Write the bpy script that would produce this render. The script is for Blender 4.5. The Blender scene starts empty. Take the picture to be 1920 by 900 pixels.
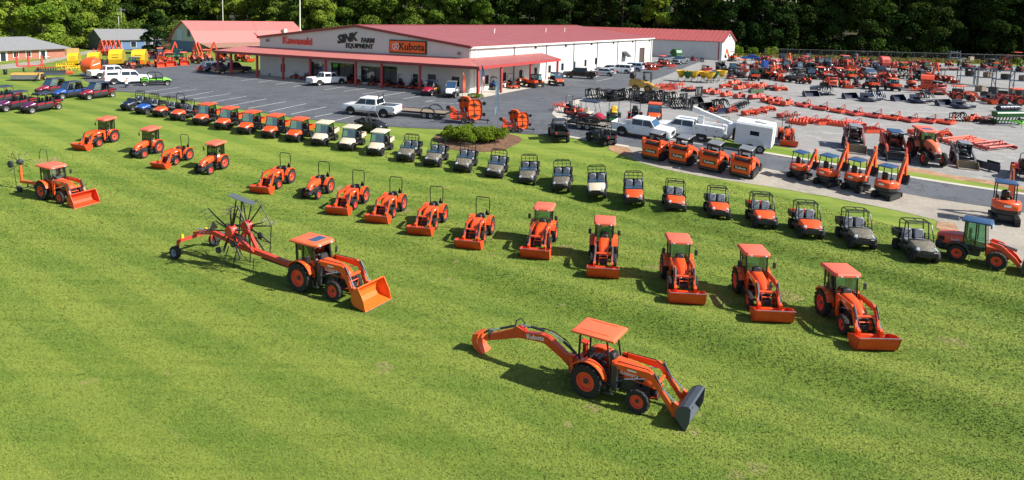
import bpy, bmesh, math, random
import numpy as np
from mathutils import Vector, Matrix
from mathutils.geometry import tessellate_polygon

R = math.radians
rnd = random.Random(7)
SC = bpy.context.scene
COL = SC.collection

# ------------------------------------------------------------------ camera
CAM_H, PITCH, ROLL, FPX = 14.0, R(6.0), R(1.4), 1300.0
PX0, PY0 = 960.0, 30.0 + FPX * math.tan(R(6.0))      # principal point of the uncropped photograph
_f = Vector((0, math.cos(PITCH), -math.sin(PITCH)))
_u0 = Vector((0, math.sin(PITCH), math.cos(PITCH)))
_r0 = Vector((1, 0, 0))
_r = _r0 * math.cos(ROLL) + _u0 * math.sin(ROLL)
_u = -_r0 * math.sin(ROLL) + _u0 * math.cos(ROLL)
cd = bpy.data.cameras.new('camera')
cam = bpy.data.objects.new('camera', cd); COL.objects.link(cam)
cam.matrix_world = Matrix(((_r.x, _u.x, -_f.x, 0), (_r.y, _u.y, -_f.y, 0), (_r.z, _u.z, -_f.z, CAM_H), (0, 0, 0, 1)))
cd.sensor_fit = 'HORIZONTAL'; cd.sensor_width = 36.0
cd.lens = 36.0 * FPX / 1920.0
cd.shift_y = (PY0 - 450.0) / 1920.0
cd.clip_start = 0.3; cd.clip_end = 6000.0
SC.camera = cam

# ------------------------------------------------------------------ light
SUN_AZ = Vector((0.96, -0.28, 0)).normalized()   # horizontal direction towards the sun
SUN_EL = R(40.0)
w = bpy.data.worlds.new('World'); SC.world = w; w.use_nodes = True
nt = w.node_tree; bg = nt.nodes['Background']
sky = nt.nodes.new('ShaderNodeTexSky'); sky.sky_type = 'NISHITA'; sky.sun_disc = False
sky.sun_elevation = SUN_EL
sky.sun_rotation = math.atan2(SUN_AZ.x, SUN_AZ.y)
sky.air_density = 1.0; sky.dust_density = 0.8; sky.ozone_density = 1.0
nt.links.new(sky.outputs[0], bg.inputs[0]); bg.inputs[1].default_value = 0.078
sl = bpy.data.lights.new('sun', 'SUN'); sl.energy = 4.9; sl.angle = R(0.53); sl.color = (1.0, 0.95, 0.86)
so = bpy.data.objects.new('sun', sl); COL.objects.link(so)
sd = Vector((SUN_AZ.x * math.cos(SUN_EL), SUN_AZ.y * math.cos(SUN_EL), math.sin(SUN_EL)))
so.rotation_euler = sd.to_track_quat('Z', 'Y').to_euler(); so.location = (60, -40, 80)
SC.view_settings.view_transform = 'Standard'; SC.view_settings.look = 'None'
SC.view_settings.exposure = 0.84; SC.view_settings.gamma = 1.0
SC.view_settings.use_curve_mapping = False

# ------------------------------------------------------------------ terrain
def sst(a, b, x):
    t = max(0.0, min(1.0, (x - a) / (b - a))); return t * t * (3 - 2 * t)
_PR = [(-60, 0), (36, 0), (46, .15), (54, .5), (62, 1.3), (72, 2.3), (82, 2.7), (100, 3.0), (150, 3.6), (200, 4.3), (320, 9), (700, 30), (4000, 60)]
def _prof(y):
    n = len(_PR)
    if y <= _PR[0][0]: return _PR[0][1]
    for i in range(n - 1):
        if y <= _PR[i + 1][0]:
            x0, z0 = _PR[i]; x1, z1 = _PR[i + 1]; h = x1 - x0; t = (y - x0) / h
            def sl_(k):
                if k <= 0 or k >= n - 1: return 0.0
                a = (_PR[k][1] - _PR[k-1][1]) / (_PR[k][0] - _PR[k-1][0]); b = (_PR[k+1][1] - _PR[k][1]) / (_PR[k+1][0] - _PR[k][0])
                return 0.0 if a * b <= 0 else 2 * a * b / (a + b)
            m0, m1 = sl_(i) * h, sl_(i + 1) * h
            return (2*t**3-3*t*t+1)*z0 + (t**3-2*t*t+t)*m0 + (-2*t**3+3*t*t)*z1 + (t**3-t*t)*m1
    return _PR[-1][1]
_tabY = np.arange(-60, 4000, 0.5); _tabZ = np.array([_prof(v) for v in _tabY])
def _flat(px, py):
    d = _f + _r * ((px - PX0) / FPX) + _u * ((PY0 - py) / FPX); t = -CAM_H / d.z; return d.x * t, d.y * t
def _line(a, b):
    (x0, y0), (x1, y1) = _flat(*a), _flat(*b); k = (y1 - y0) / (x1 - x0); return k, y0 - k * x0
SW1, SW2 = _line((1218, 628), (1912, 832)), _line((1500, 484), (1900, 588))     # the two ditch lines across the lawn
def _bump(d, wd): return math.exp(-(d / wd) ** 2)
def gz(x, y):
    z = float(np.interp(y, _tabY, _tabZ))
    z -= 2.6 * sst(-62, -105, x) * sst(95, 140, y) * (1 - sst(190, 260, y))
    # the right end of the upper lawn and the drive fall away to the right
    z -= 0.55 * sst(12, 40, x) * sst(40, 60, y) * (1 - sst(68, 95, y))
    # two shallow mown-over swales that cross the lower lawn
    if -12 < x < 60 and 5 < y < 60:
        f = sst(-12, 4, x)
        d1 = (y - (SW1[0] * x + SW1[1])); z += f * (-0.34 * _bump(d1, 1.5) + 0.24 * _bump(d1 - 2.6, 1.4))
        d2 = (y - (SW2[0] * x + SW2[1])); z += f * (-0.30 * _bump(d2, 1.4) + 0.20 * _bump(d2 - 2.5, 1.4))
    return z
def gzv(x, y):
    z = np.interp(y, _tabY, _tabZ); s3 = lambda a, b, v: (lambda t: t*t*(3-2*t))(np.clip((v-a)/(b-a), 0, 1))
    z = z - .55 * s3(12, 40, x) * s3(40, 60, y) * (1 - s3(68, 95, y))
    f = s3(-12, 4, x) * ((x > -12) & (x < 60) & (y > 5) & (y < 60)); d1 = y - (SW1[0]*x + SW1[1]); d2 = y - (SW2[0]*x + SW2[1]); b = lambda d, w_: np.exp(-(d/w_)**2)
    return z + f*(-.34*b(d1, 1.5) + .24*b(d1-2.6, 1.4) - .30*b(d2, 1.4) + .20*b(d2-2.5, 1.4))
def ray(px, py):
    return (_f + _r * ((px - PX0) / FPX) + _u * ((PY0 - py) / FPX))
def P(px, py, h=0.0):
    """point on the ground (plus h) seen at a photograph pixel"""
    d = ray(px, py); t0, t = 4.0, 4.0
    while t < 900:
        x, y, z = d.x * t, d.y * t, CAM_H + d.z * t
        if z <= gz(x, y) + h:
            a, b = t0, t
            for _ in range(24):
                m = (a + b) / 2
                if CAM_H + d.z * m <= gz(d.x * m, d.y * m) + h: b = m
                else: a = m
            t = b; break
        t0 = t; t += 0.4 + t * 0.004
    return Vector((d.x * t, d.y * t, gz(d.x * t, d.y * t)))
def G(x, y): return Vector((x, y, gz(x, y)))
def PIX(v):
    d = Vector(v) - Vector((0, 0, CAM_H)); k = d.dot(_f)
    return PX0 + FPX * d.dot(_r) / k, PY0 - FPX * d.dot(_u) / k

# ------------------------------------------------------------------ materials
MATS = {}
def mat(name, col, rough=0.5, metal=0.0, var=0.0, vs=3.0, bump=0.0, bs=30.0, spec=0.5, col2=None, coat=0.0, emit=None):
    if name in MATS: return MATS[name]
    m = bpy.data.materials.new(name); m.use_nodes = True; MATS[name] = m
    n = m.node_tree.nodes; l = m.node_tree.links; b = n['Principled BSDF']
    b.inputs['Roughness'].default_value = rough; b.inputs['Metallic'].default_value = metal
    b.inputs['Specular IOR Level'].default_value = spec
    if coat: b.inputs['Coat Weight'].default_value = coat; b.inputs['Coat Roughness'].default_value = 0.15
    c = tuple(col) + (1,)
    b.inputs['Base Color'].default_value = c
    if emit:
        b.inputs['Emission Color'].default_value = c; b.inputs['Emission Strength'].default_value = emit
    if var or col2:
        g = n.new('ShaderNodeNewGeometry'); t = n.new('ShaderNodeTexNoise'); t.inputs['Scale'].default_value = vs
        t.inputs['Detail'].default_value = 6; t.inputs['Roughness'].default_value = .65
        l.new(g.outputs['Position'], t.inputs['Vector'])
        mx = n.new('ShaderNodeMix'); mx.data_type = 'RGBA'
        ra = n.new('ShaderNodeMapRange'); ra.inputs[1].default_value = .35; ra.inputs[2].default_value = .65
        l.new(t.outputs['Fac'], ra.inputs[0]); l.new(ra.outputs[0], mx.inputs['Factor'])
        mx.inputs['A'].default_value = c
        mx.inputs['B'].default_value = (tuple(col2) + (1,)) if col2 else tuple(v * (1 - var) for v in col) + (1,)
        l.new(mx.outputs['Result'], b.inputs['Base Color'])
        rr = n.new('ShaderNodeMapRange'); rr.inputs[3].default_value = max(.05, rough - .08); rr.inputs[4].default_value = min(1, rough + .12)
        l.new(t.outputs['Fac'], rr.inputs[0]); l.new(rr.outputs[0], b.inputs['Roughness'])
    if bump:
        g2 = n.new('ShaderNodeNewGeometry'); t2 = n.new('ShaderNodeTexNoise'); t2.inputs['Scale'].default_value = bs; t2.inputs['Detail'].default_value = 4
        l.new(g2.outputs['Position'], t2.inputs['Vector'])
        bp = n.new('ShaderNodeBump'); bp.inputs['Strength'].default_value = bump; bp.inputs['Distance'].default_value = .03
        l.new(t2.outputs['Fac'], bp.inputs['Height']); l.new(bp.outputs['Normal'], b.inputs['Normal'])
    return m
def glassmat(name, tint, mixf=0.25, rough=0.02):
    if name in MATS: return MATS[name]
    m = bpy.data.materials.new(name); m.use_nodes = True; MATS[name] = m
    n = m.node_tree.nodes; l = m.node_tree.links; n.remove(n['Principled BSDF']); out = n['Material Output']
    tr = n.new('ShaderNodeBsdfTransparent'); tr.inputs[0].default_value = tuple(tint) + (1,)
    gl = n.new('ShaderNodeBsdfGlossy'); gl.inputs['Roughness'].default_value = rough
    fr = n.new('ShaderNodeFresnel'); fr.inputs[0].default_value = 1.45
    ad = n.new('ShaderNodeMath'); ad.operation = 'MULTIPLY_ADD'; ad.inputs[1].default_value = 1.0; ad.inputs[2].default_value = mixf * .3
    mx = n.new('ShaderNodeMixShader'); l.new(fr.outputs[0], ad.inputs[0]); l.new(ad.outputs[0], mx.inputs[0])
    l.new(tr.outputs[0], mx.inputs[1]); l.new(gl.outputs[0], mx.inputs[2]); l.new(mx.outputs[0], out.inputs[0])
    return m
ORANGE = mat('orange paint', (.76, .088, .013), .38, var=.12, vs=1.3, coat=.25)
ORANGEF = mat('orange plastic roof', (.80, .14, .055), .5, var=.08, vs=2)
PINKROOF = mat('sun-faded orange roof', (.78, .13, .075), .55, var=.08, vs=2)
BUCKETR = mat('red bucket paint', (.66, .062, .014), .45, var=.15, vs=3)
RIMR = mat('red-orange rim', (.78, .075, .035), .45)
RED = mat('faded red paint', (.58, .07, .05), .45, var=.25, vs=1.5)
REDO = mat('orange-red implement paint', (.72, .085, .03), .45, var=.2, vs=1.5)
DKRED = mat('dark red paint', (.28, .018, .02), .4, var=.2, vs=2)
RUBBER = mat('tyre rubber', (.019, .018, .017), .85, bump=.25, bs=60)
BLACK = mat('black plastic', (.013, .013, .015), .5, var=.2, vs=5)
BLACKM = mat('black satin metal', (.01, .011, .013), .38, var=.2, vs=4)
CHAR = mat('charcoal metal', (.035, .038, .045), .42, var=.25, vs=3)
NAVY = mat('dark navy plastic', (.012, .02, .05), .35, var=.2, vs=3)
GREY = mat('grey metal', (.22, .23, .25), .45, metal=.3, var=.25, vs=4)
LGREY = mat('pale grey seat vinyl', (.19, .205, .24), .5, var=.15, vs=6)
STEEL = mat('bright steel rod', (.62, .64, .66), .22, metal=.9)
SILVER = mat('silver alloy', (.5, .5, .52), .3, metal=.7)
WHITE = mat('white paint', (.78, .79, .8), .35, var=.05, vs=2, coat=.3)
CREAM = mat('cream plastic', (.62, .52, .38), .5, var=.08, vs=3)
CAMO = mat('camouflage plastic', (.21, .185, .145), .55, vs=9, col2=(.055, .05, .036))
YELLOW = mat('yellow paint', (.80, .48, .02), .4, var=.1, vs=2)
TANY = mat('ochre yellow paint', (.55, .32, .06), .45, var=.2, vs=2)
GREEN = mat('green paint', (.012, .10, .022), .4, var=.15, vs=2)
LIME = mat('lime green paint', (.16, .62, .03), .35)
BLUE = mat('blue paint', (.02, .09, .38), .35, var=.15, vs=2)
BLUEC = mat('sky-tinted dark canopy top', (.022, .065, .15), .4, var=.15, vs=3)  # sky reflected in the dark roof is put into this blue base
PURPLE = mat('plum purple paint', (.10, .012, .065), .3, coat=.3)
CRIM = mat('crimson paint', (.30, .010, .03), .3, coat=.3)
LENS = mat('headlamp lens', (.34, .39, .45), .12, spec=.8)
TAIL = mat('tail lamp red', (.45, .01, .012), .2)
WOOD = mat('weathered wood deck', (.27, .21, .15), .8, var=.3, vs=4)
GLASS = glassmat('tinted cab glass', (.66, .84, .78), .25)
GLASSB = glassmat('blue-tinted windscreen', (.52, .72, .78), .5)
GLASSD = mat('dark window glass', (.012, .02, .03), .06, spec=.8)
SKYGLASS = mat('reflecting windscreen', (.03, .08, .16), .08, spec=.9)

# ------------------------------------------------------------------ mesh builder (x forward, y left, z up)
class MB:
    def __init__(s): s.v = []; s.f = []
    def add(s, vs, fs):
        o = len(s.v); s.v += [tuple(p) for p in vs]; s.f += [tuple(i + o for i in q) for q in fs]; return s
    def box(s, c, d, rot=None, ch=0.0):
        hx, hy, hz = d[0] / 2, d[1] / 2, d[2] / 2
        if ch:
            ch = min(ch, hx * .9, hy * .9, hz * .9); vs = []
            for sx in (-1, 1):
                for sy in (-1, 1):
                    for sz in (-1, 1):
                        vs += [(sx*(hx-ch), sy*(hy-ch), sz*hz), (sx*(hx-ch), sy*hy, sz*(hz-ch)), (sx*hx, sy*(hy-ch), sz*(hz-ch))]
            bm = bmesh.new()
            for p in vs: bm.verts.new(p)
            r = bmesh.ops.convex_hull(bm, input=bm.verts)
            bmesh.ops.dissolve_limit(bm, angle_limit=.02, verts=bm.verts, edges=bm.edges)
            bm.verts.index_update(); vs = [v.co.copy() for v in bm.verts]; fs = [[v.index for v in f.verts] for f in bm.faces]; bm.free()
        else:
            vs = [(sx*hx, sy*hy, sz*hz) for sx in (-1, 1) for sy in (-1, 1) for sz in (-1, 1)]
            fs = [(0,1,3,2), (4,6,7,5), (0,4,5,1), (2,3,7,6), (0,2,6,4), (1,5,7,3)]
        m = Matrix.Identity(3)
        if rot: m = Matrix.Rotation(R(rot[2]), 3, 'Z') @ Matrix.Rotation(R(rot[1]), 3, 'Y') @ Matrix.Rotation(R(rot[0]), 3, 'X')
        c = Vector(c)
        return s.add([m @ Vector(p) + c for p in vs], fs)
    def bb(s, x0, x1, y0, y1, z0, z1, ch=0.0):
        return s.box(((x0+x1)/2, (y0+y1)/2, (z0+z1)/2), (abs(x1-x0), abs(y1-y0), abs(z1-z0)), None, ch)
    def bar(s, a, b, w_, h_=None, up=(0, 0, 1)):
        a, b = Vector(a), Vector(b); h_ = h_ or w_; d = (b - a)
        if d.length < 1e-6: return s
        d.normalize(); upv = Vector(up)
        if abs(d.dot(upv)) > .97: upv = Vector((1, 0, 0))
        sd_ = d.cross(upv).normalized(); uu = sd_.cross(d)
        vs = [p + sd_*(i*w_/2) + uu*(j*h_/2) for p in (a, b) for i, j in ((-1,-1),(1,-1),(1,1),(-1,1))]
        return s.add(vs, [(3,2,1,0), (4,5,6,7), (0,1,5,4), (1,2,6,5), (2,3,7,6), (3,0,4,7)])
    def tube(s, pts, r, n=6, close=False):
        pts = [Vector(p) for p in pts]; k = len(pts); rings = []
        for i in range(k):
            a = pts[i-1] if (i > 0 or close) else pts[i]; b = pts[(i+1) % k] if (i < k-1 or close) else pts[i]
            d = (b - a).normalized(); up = Vector((0, 0, 1)) if abs(d.z) < .9 else Vector((0, 1, 0))
            e1 = d.cross(up).normalized(); e2 = d.cross(e1)
            rr = r[i] if isinstance(r, (list, tuple)) else r
            rings.append([pts[i] + e1*(rr*math.cos(2*math.pi*j/n)) + e2*(rr*math.sin(2*math.pi*j/n)) for j in range(n)])
        # keep ring orientation continuous
        for i in range(1, k):
            best = min(range(n), key=lambda q: (rings[i][q] - rings[i-1][0]).length - 0)
            rings[i] = rings[i][best:] + rings[i][:best]
        vs = [p for q in rings for p in q]; fs = []
        m = k if close else k - 1
        for i in range(m):
            j0, j1 = i*n, ((i+1) % k)*n
            for j in range(n): fs.append((j0+j, j0+(j+1) % n, j1+(j+1) % n, j1+j))
        if not close: fs += [tuple(range(n-1, -1, -1)), tuple(range((k-1)*n, k*n))]
        return s.add(vs, fs)
    def cyl(s, a, b, r, n=10, r2=None): return s.tube([a, b], [r, r if r2 is None else r2], n)
    def lathe(s, prof, o, ax='y', n=20, cap=True):
        """prof = [(radius, along)]"""
        k = len(prof); vs = []; fs = []; o = Vector(o)
        for rr, t in prof:
            for j in range(n):
                c_, s_ = math.cos(2*math.pi*j/n)*rr, math.sin(2*math.pi*j/n)*rr
                vs.append(o + Vector({'y': (c_, t, s_), 'x': (t, c_, s_), 'z': (c_, s_, t)}[ax]))
        for i in range(k-1):
            for j in range(n): fs.append((i*n+j, i*n+(j+1) % n, (i+1)*n+(j+1) % n, (i+1)*n+j))
        if cap and prof[0][0] > 1e-4: fs.append(tuple(range(n-1, -1, -1)))
        if cap and prof[-1][0] > 1e-4: fs.append(tuple(range((k-1)*n, k*n)))
        return s.add(vs, fs)
    def prism(s, pts, y0, y1):
        """xz outline extruded across y"""
        n = len(pts); vs = [(x, y0, z) for x, z in pts] + [(x, y1, z) for x, z in pts]
        return s.add(vs, [tuple(range(n)), tuple(range(2*n-1, n-1, -1))] + [(i, (i+1) % n, n+(i+1) % n, n+i) for i in range(n)])
    def prismx(s, pts, x0, x1):
        n = len(pts); vs = [(x0, y, z) for y, z in pts] + [(x1, y, z) for y, z in pts]
        return s.add(vs, [tuple(range(n)), tuple(range(2*n-1, n-1, -1))] + [(i, (i+1) % n, n+(i+1) % n, n+i) for i in range(n)])
    def loft(s, secs, cap=True):
        """secs = [[points]] rings of equal length"""
        n = len(secs[0]); vs = [p for q in secs for p in q]; fs = []
        for i in range(len(secs)-1):
            for j in range(n): fs.append((i*n+j, i*n+(j+1) % n, (i+1)*n+(j+1) % n, (i+1)*n+j))
        if cap: fs += [tuple(range(n-1, -1, -1)), tuple(range((len(secs)-1)*n, len(secs)*n))]
        return s.add(vs, fs)
    def quad(s, a, b, c, d, th=0.012):
        a, b, c, d = map(Vector, (a, b, c, d)); nn = (b-a).cross(d-a).normalized()*th
        vs = [a, b, c, d, a+nn, b+nn, c+nn, d+nn]
        return s.add(vs, [(3,2,1,0), (4,5,6,7), (0,1,5,4), (1,2,6,5), (2,3,7,6), (3,0,4,7)])
    def xf(s, m): s.v = [tuple(m @ Vector(p)) for p in s.v]; return s
    def build(s, name, material, parent=None, smooth=True, ang=38):
        me = bpy.data.meshes.new(name); me.from_pydata([tuple(p) for p in s.v], [], s.f)
        bm = bmesh.new(); bm.from_mesh(me); bmesh.ops.recalc_face_normals(bm, faces=bm.faces); bm.to_mesh(me); bm.free()
        me.materials.append(material)
        if smooth:
            me.polygons.foreach_set('use_smooth', [True]*len(me.polygons)); me.set_sharp_from_angle(angle=R(ang))
        o = bpy.data.objects.new(name, me); COL.objects.link(o)
        if parent is not None: o.parent = parent
        return o
def ringsec(x, w_, z0, z1, c=0.08, c2=None):
    """rounded-top cross-section in the yz plane at x"""
    h = w_/2; c2 = c if c2 is None else c2
    return [(x, -h, z0), (x, -h, z1-c2), (x, -h+c*.35, z1-c2*.35), (x, -h+c, z1), (x, h-c, z1), (x, h-c*.35, z1-c2*.35), (x, h, z1-c2), (x, h, z0)]
def part(name, m, parent, *calls, smooth=True):
    b = MB()
    for c in calls: getattr(b, c[0])(*c[1:])
    return b.build(name, m, parent, smooth)
def thing(name, loc=(0, 0, 0), rz=0.0):
    o = bpy.data.objects.new(name, None); o.empty_display_size = .3; COL.objects.link(o); o.location = loc; o.rotation_euler[2] = R(rz); return o
def tag(o, label, cat, group=None, kind=None):
    o['label'] = label; o['category'] = cat
    if group: o['group'] = group
    if kind: o['kind'] = kind
    return o
CH = {}
def kids(o): return CH.get(o.name) or [c for c in bpy.data.objects if c.parent == o]
def dup(root, parent=None):
    c = root.copy(); COL.objects.link(c)
    if parent is not None: c.parent = parent
    for ch in TREE[root]: dup2(ch, c)
    return c
def dup2(o, parent):
    c = o.copy(); COL.objects.link(c); c.parent = parent
    for ch in TREE.get(o, ()): dup2(ch, c)
TREE = {}
def index_tree(root):
    by = {}
    for o in bpy.data.objects:
        if o.parent is not None: by.setdefault(o.parent, []).append(o)
    def walk(o):
        TREE[o] = by.get(o, [])
        for c in TREE[o]: walk(c)
    walk(root)
PROTO = {}
def inst(builder, *a, **k):
    """first call builds the thing, later calls copy it with its parts and sub-parts"""
    key = (builder.__name__, a, tuple(sorted((q, str(v)) for q, v in k.items())))
    if key not in PROTO:
        root = builder(*a, **k); index_tree(root); PROTO[key] = root; return root
    return dup(PROTO[key])
ALIGN = True
def seat(root, pt, heading, scale=1.0):
    """stand a thing on the ground, following the slope under it"""
    c, s_ = math.cos(R(heading)), math.sin(R(heading)); x, y = pt[0], pt[1]
    zc = gz(x, y)
    L = 2.2
    fx = (gz(x + c*L, y + s_*L) - gz(x - c*L, y - s_*L)) / (2*L); fy = (gz(x - s_*L, y + c*L) - gz(x + s_*L, y - c*L)) / (2*L)
    ax = Vector((c, s_, fx)).normalized(); ay = Vector((-s_, c, fy)); az = ax.cross(ay).normalized(); ay = az.cross(ax)
    z = zc + GROUND_LIFT
    root.matrix_world = Matrix(((ax.x*scale, ay.x*scale, az.x*scale, x), (ax.y*scale, ay.y*scale, az.y*scale, y), (ax.z*scale, ay.z*scale, az.z*scale, z), (0, 0, 0, 1)))
    return root
GROUND_LIFT = 0.02
_ORD = ['first', 'second', 'third', 'fourth', 'fifth', 'sixth', 'seventh', 'eighth', 'ninth', 'tenth', 'eleventh', 'twelfth', 'thirteenth', 'fourteenth']
_NUM = ['zero', 'one', 'two', 'three', 'four', 'five', 'six', 'seven', 'eight', 'nine', 'ten', 'eleven', 'twelve', 'thirteen', 'fourteen', 'fifteen', 'sixteen', 'seventeen', 'eighteen', 'nineteen', 'twenty', 'twenty-one', 'twenty-two', 'twenty-three', 'twenty-four', 'twenty-five', 'twenty-six', 'twenty-seven', 'twenty-eight', 'twenty-nine', 'thirty', 'thirty-one', 'thirty-two', 'thirty-three', 'thirty-four', 'thirty-five', 'thirty-six']
def text_mesh(name, s, size, m, parent, mtx, extrude=.012, shear=0.0, bold=0.0, sx=1.0):
    cu = bpy.data.curves.new(name, 'FONT'); cu.body = s; cu.size = size; cu.extrude = extrude; cu.offset = bold; cu.shear = shear
    cu.align_x = 'CENTER'; cu.align_y = 'CENTER'; cu.resolution_u = 2
    t = bpy.data.objects.new('t_', cu); COL.objects.link(t)
    dg = bpy.context.evaluated_depsgraph_get(); me = bpy.data.meshes.new_from_object(t.evaluated_get(dg))
    bpy.data.objects.remove(t); bpy.data.curves.remove(cu)
    me.name = name; me.materials.clear(); me.materials.append(m)
    if sx != 1.0: me.transform(Matrix.Diagonal((sx, 1, 1, 1)))
    me.transform(mtx)
    o = bpy.data.objects.new(name, me); COL.objects.link(o); o.parent = parent
    return o
def frame_mtx(o, right, up):
    r_ = Vector(right).normalized(); u_ = Vector(up); n_ = r_.cross(u_).normalized(); u_ = n_.cross(r_)
    return Matrix(((r_.x, u_.x, n_.x, o[0]), (r_.y, u_.y, n_.y, o[1]), (r_.z, u_.z, n_.z, o[2]), (0, 0, 0, 1)))
# ------------------------------------------------------------------ ground materials
def ground_mat(name, stops, scales, bump=0.3, bscale=25.0, rough=0.9, extra=None, up=False):
    m = bpy.data.materials.new(name); m.use_nodes = True
    n = m.node_tree.nodes; l = m.node_tree.links; b = n['Principled BSDF']
    b.inputs['Roughness'].default_value = rough; b.inputs['Specular IOR Level'].default_value = .25
    g = n.new('ShaderNodeNewGeometry')
    def noise(sc, det=6, rough_=.6, vec=None):
        t = n.new('ShaderNodeTexNoise'); t.inputs['Scale'].default_value = sc; t.inputs['Detail'].default_value = det; t.inputs['Roughness'].default_value = rough_
        l.new(vec or g.outputs['Position'], t.inputs['Vector']); return t.outputs['Fac']
    def mrange(src, a, c, lo=0., hi=1.):
        r_ = n.new('ShaderNodeMapRange'); r_.inputs[1].default_value = a; r_.inputs[2].default_value = c; r_.inputs[3].default_value = lo; r_.inputs[4].default_value = hi
        l.new(src, r_.inputs[0]); return r_.outputs[0]
    def mix(f, a, c):
        x = n.new('ShaderNodeMix'); x.data_type = 'RGBA'
        if hasattr(f, 'links'): l.new(f, x.inputs['Factor'])
        else: x.inputs['Factor'].default_value = f
        for k, q in (('A', a), ('B', c)):
            if hasattr(q, 'links'): l.new(q, x.inputs[k])
            else: x.inputs[k].default_value = tuple(q) + (1,)
        return x.outputs['Result']
    cur = stops[0]
    for (col, sc, a, c) in scales: cur = mix(mrange(noise(sc), a, c), cur, col)
    if extra: cur = extra(n, l, g, noise, mrange, mix, cur)
    if up:
        cur = mix(mrange(noise(23.0, 2, .5), .35, .65, 0, .45), cur, (.235, .292, .062))
        l.new(cur, b.inputs['Base Color']); vm = n.new('ShaderNodeVectorMath'); vm.operation = 'MULTIPLY_ADD'; vm.inputs[1].default_value = (.45, .45, .45); vm.inputs[2].default_value = (0, 0, 1); l.new(g.outputs['Normal'], vm.inputs[0])
        vn = n.new('ShaderNodeVectorMath'); vn.operation = 'NORMALIZE'; l.new(vm.outputs[0], vn.inputs[0]); l.new(vn.outputs[0], b.inputs['Normal']); return m
    l.new(cur, b.inputs['Base Color'])
    bp = n.new('ShaderNodeBump'); bp.inputs['Strength'].default_value = bump; bp.inputs['Distance'].default_value = .06
    l.new(noise(bscale, 8, .7), bp.inputs['Height']); l.new(bp.outputs['Normal'], b.inputs['Normal'])
    return m
def lawn_extra(n, l, g, noise, mrange, mix, cur):
    # mowing stripes: long soft bands that follow the rows across the field
    mp = n.new('ShaderNodeMapping'); mp.inputs['Rotation'].default_value = (0, 0, -math.atan(SW1[0])); mp.inputs['Scale'].default_value = (.022, .42, 1)
    l.new(g.outputs['Position'], mp.inputs['Vector'])
    cur = mix(mrange(noise(1.0, 4, .5, mp.outputs[0]), .42, .60, 0, .65), cur, (.195, .245, .038))
    mp2 = n.new('ShaderNodeMapping'); mp2.inputs['Rotation'].default_value = (0, 0, -math.atan(SW1[0])); mp2.inputs['Scale'].default_value = (.04, 1.1, 1)
    l.new(g.outputs['Position'], mp2.inputs['Vector'])
    cur = mix(mrange(noise(1.0, 3, .5, mp2.outputs[0]), .48, .66, 0, .6), cur, (.074, .145, .013))
    # mower passes, light and dark by turns
    mp3 = n.new('ShaderNodeMapping'); mp3.inputs['Rotation'].default_value = (0, 0, -math.atan(SW1[0])); l.new(g.outputs['Position'], mp3.inputs['Vector'])
    wv = n.new('ShaderNodeTexWave'); wv.wave_type = 'BANDS'; wv.bands_direction = 'Y'; wv.inputs['Scale'].default_value = .095; wv.inputs['Distortion'].default_value = 3.2; wv.inputs['Detail'].default_value = 2; wv.inputs['Detail Scale'].default_value = .35; l.new(mp3.outputs[0], wv.inputs['Vector'])
    cur = mix(mrange(wv.outputs['Fac'], .35, .65, 0, .32), cur, (.235, .28, .045)); cur = mix(mrange(wv.outputs['Fac'], .65, .35, 0, .25), cur, (.085, .16, .014))
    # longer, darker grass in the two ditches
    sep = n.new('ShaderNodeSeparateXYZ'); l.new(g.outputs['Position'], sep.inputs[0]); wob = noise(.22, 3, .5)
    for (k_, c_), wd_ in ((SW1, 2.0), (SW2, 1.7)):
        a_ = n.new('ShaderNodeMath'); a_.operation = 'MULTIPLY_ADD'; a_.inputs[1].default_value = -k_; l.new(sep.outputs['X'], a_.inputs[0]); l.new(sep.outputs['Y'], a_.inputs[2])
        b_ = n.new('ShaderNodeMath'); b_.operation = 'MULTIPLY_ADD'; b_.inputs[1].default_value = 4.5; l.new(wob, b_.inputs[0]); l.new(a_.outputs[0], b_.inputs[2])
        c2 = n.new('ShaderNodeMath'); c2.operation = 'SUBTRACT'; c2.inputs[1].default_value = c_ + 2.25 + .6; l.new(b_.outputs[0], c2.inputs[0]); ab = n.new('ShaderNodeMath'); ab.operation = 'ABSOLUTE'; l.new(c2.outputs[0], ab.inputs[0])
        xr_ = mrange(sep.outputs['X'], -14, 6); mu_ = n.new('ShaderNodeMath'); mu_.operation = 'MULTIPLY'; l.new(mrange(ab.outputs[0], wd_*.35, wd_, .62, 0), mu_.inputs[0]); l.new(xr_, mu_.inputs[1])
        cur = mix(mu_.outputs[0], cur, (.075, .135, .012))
    # worn straw patches
    return mix(mrange(noise(.8, 5, .6), .66, .75, 0, .75), cur, (.30, .24, .11))
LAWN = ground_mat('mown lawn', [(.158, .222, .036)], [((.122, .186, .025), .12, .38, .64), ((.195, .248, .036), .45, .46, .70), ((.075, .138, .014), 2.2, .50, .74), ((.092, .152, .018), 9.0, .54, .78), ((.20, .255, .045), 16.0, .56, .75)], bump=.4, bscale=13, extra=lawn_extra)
LAWNB = ground_mat('grass blades', [(.158, .222, .036)], [((.122, .186, .025), .12, .38, .64), ((.195, .248, .036), .45, .46, .70), ((.075, .138, .014), 2.2, .50, .74), ((.092, .152, .018), 9.0, .54, .78), ((.20, .255, .045), 16.0, .56, .75)], bump=.4, bscale=13, extra=lawn_extra, up=True)
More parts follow.
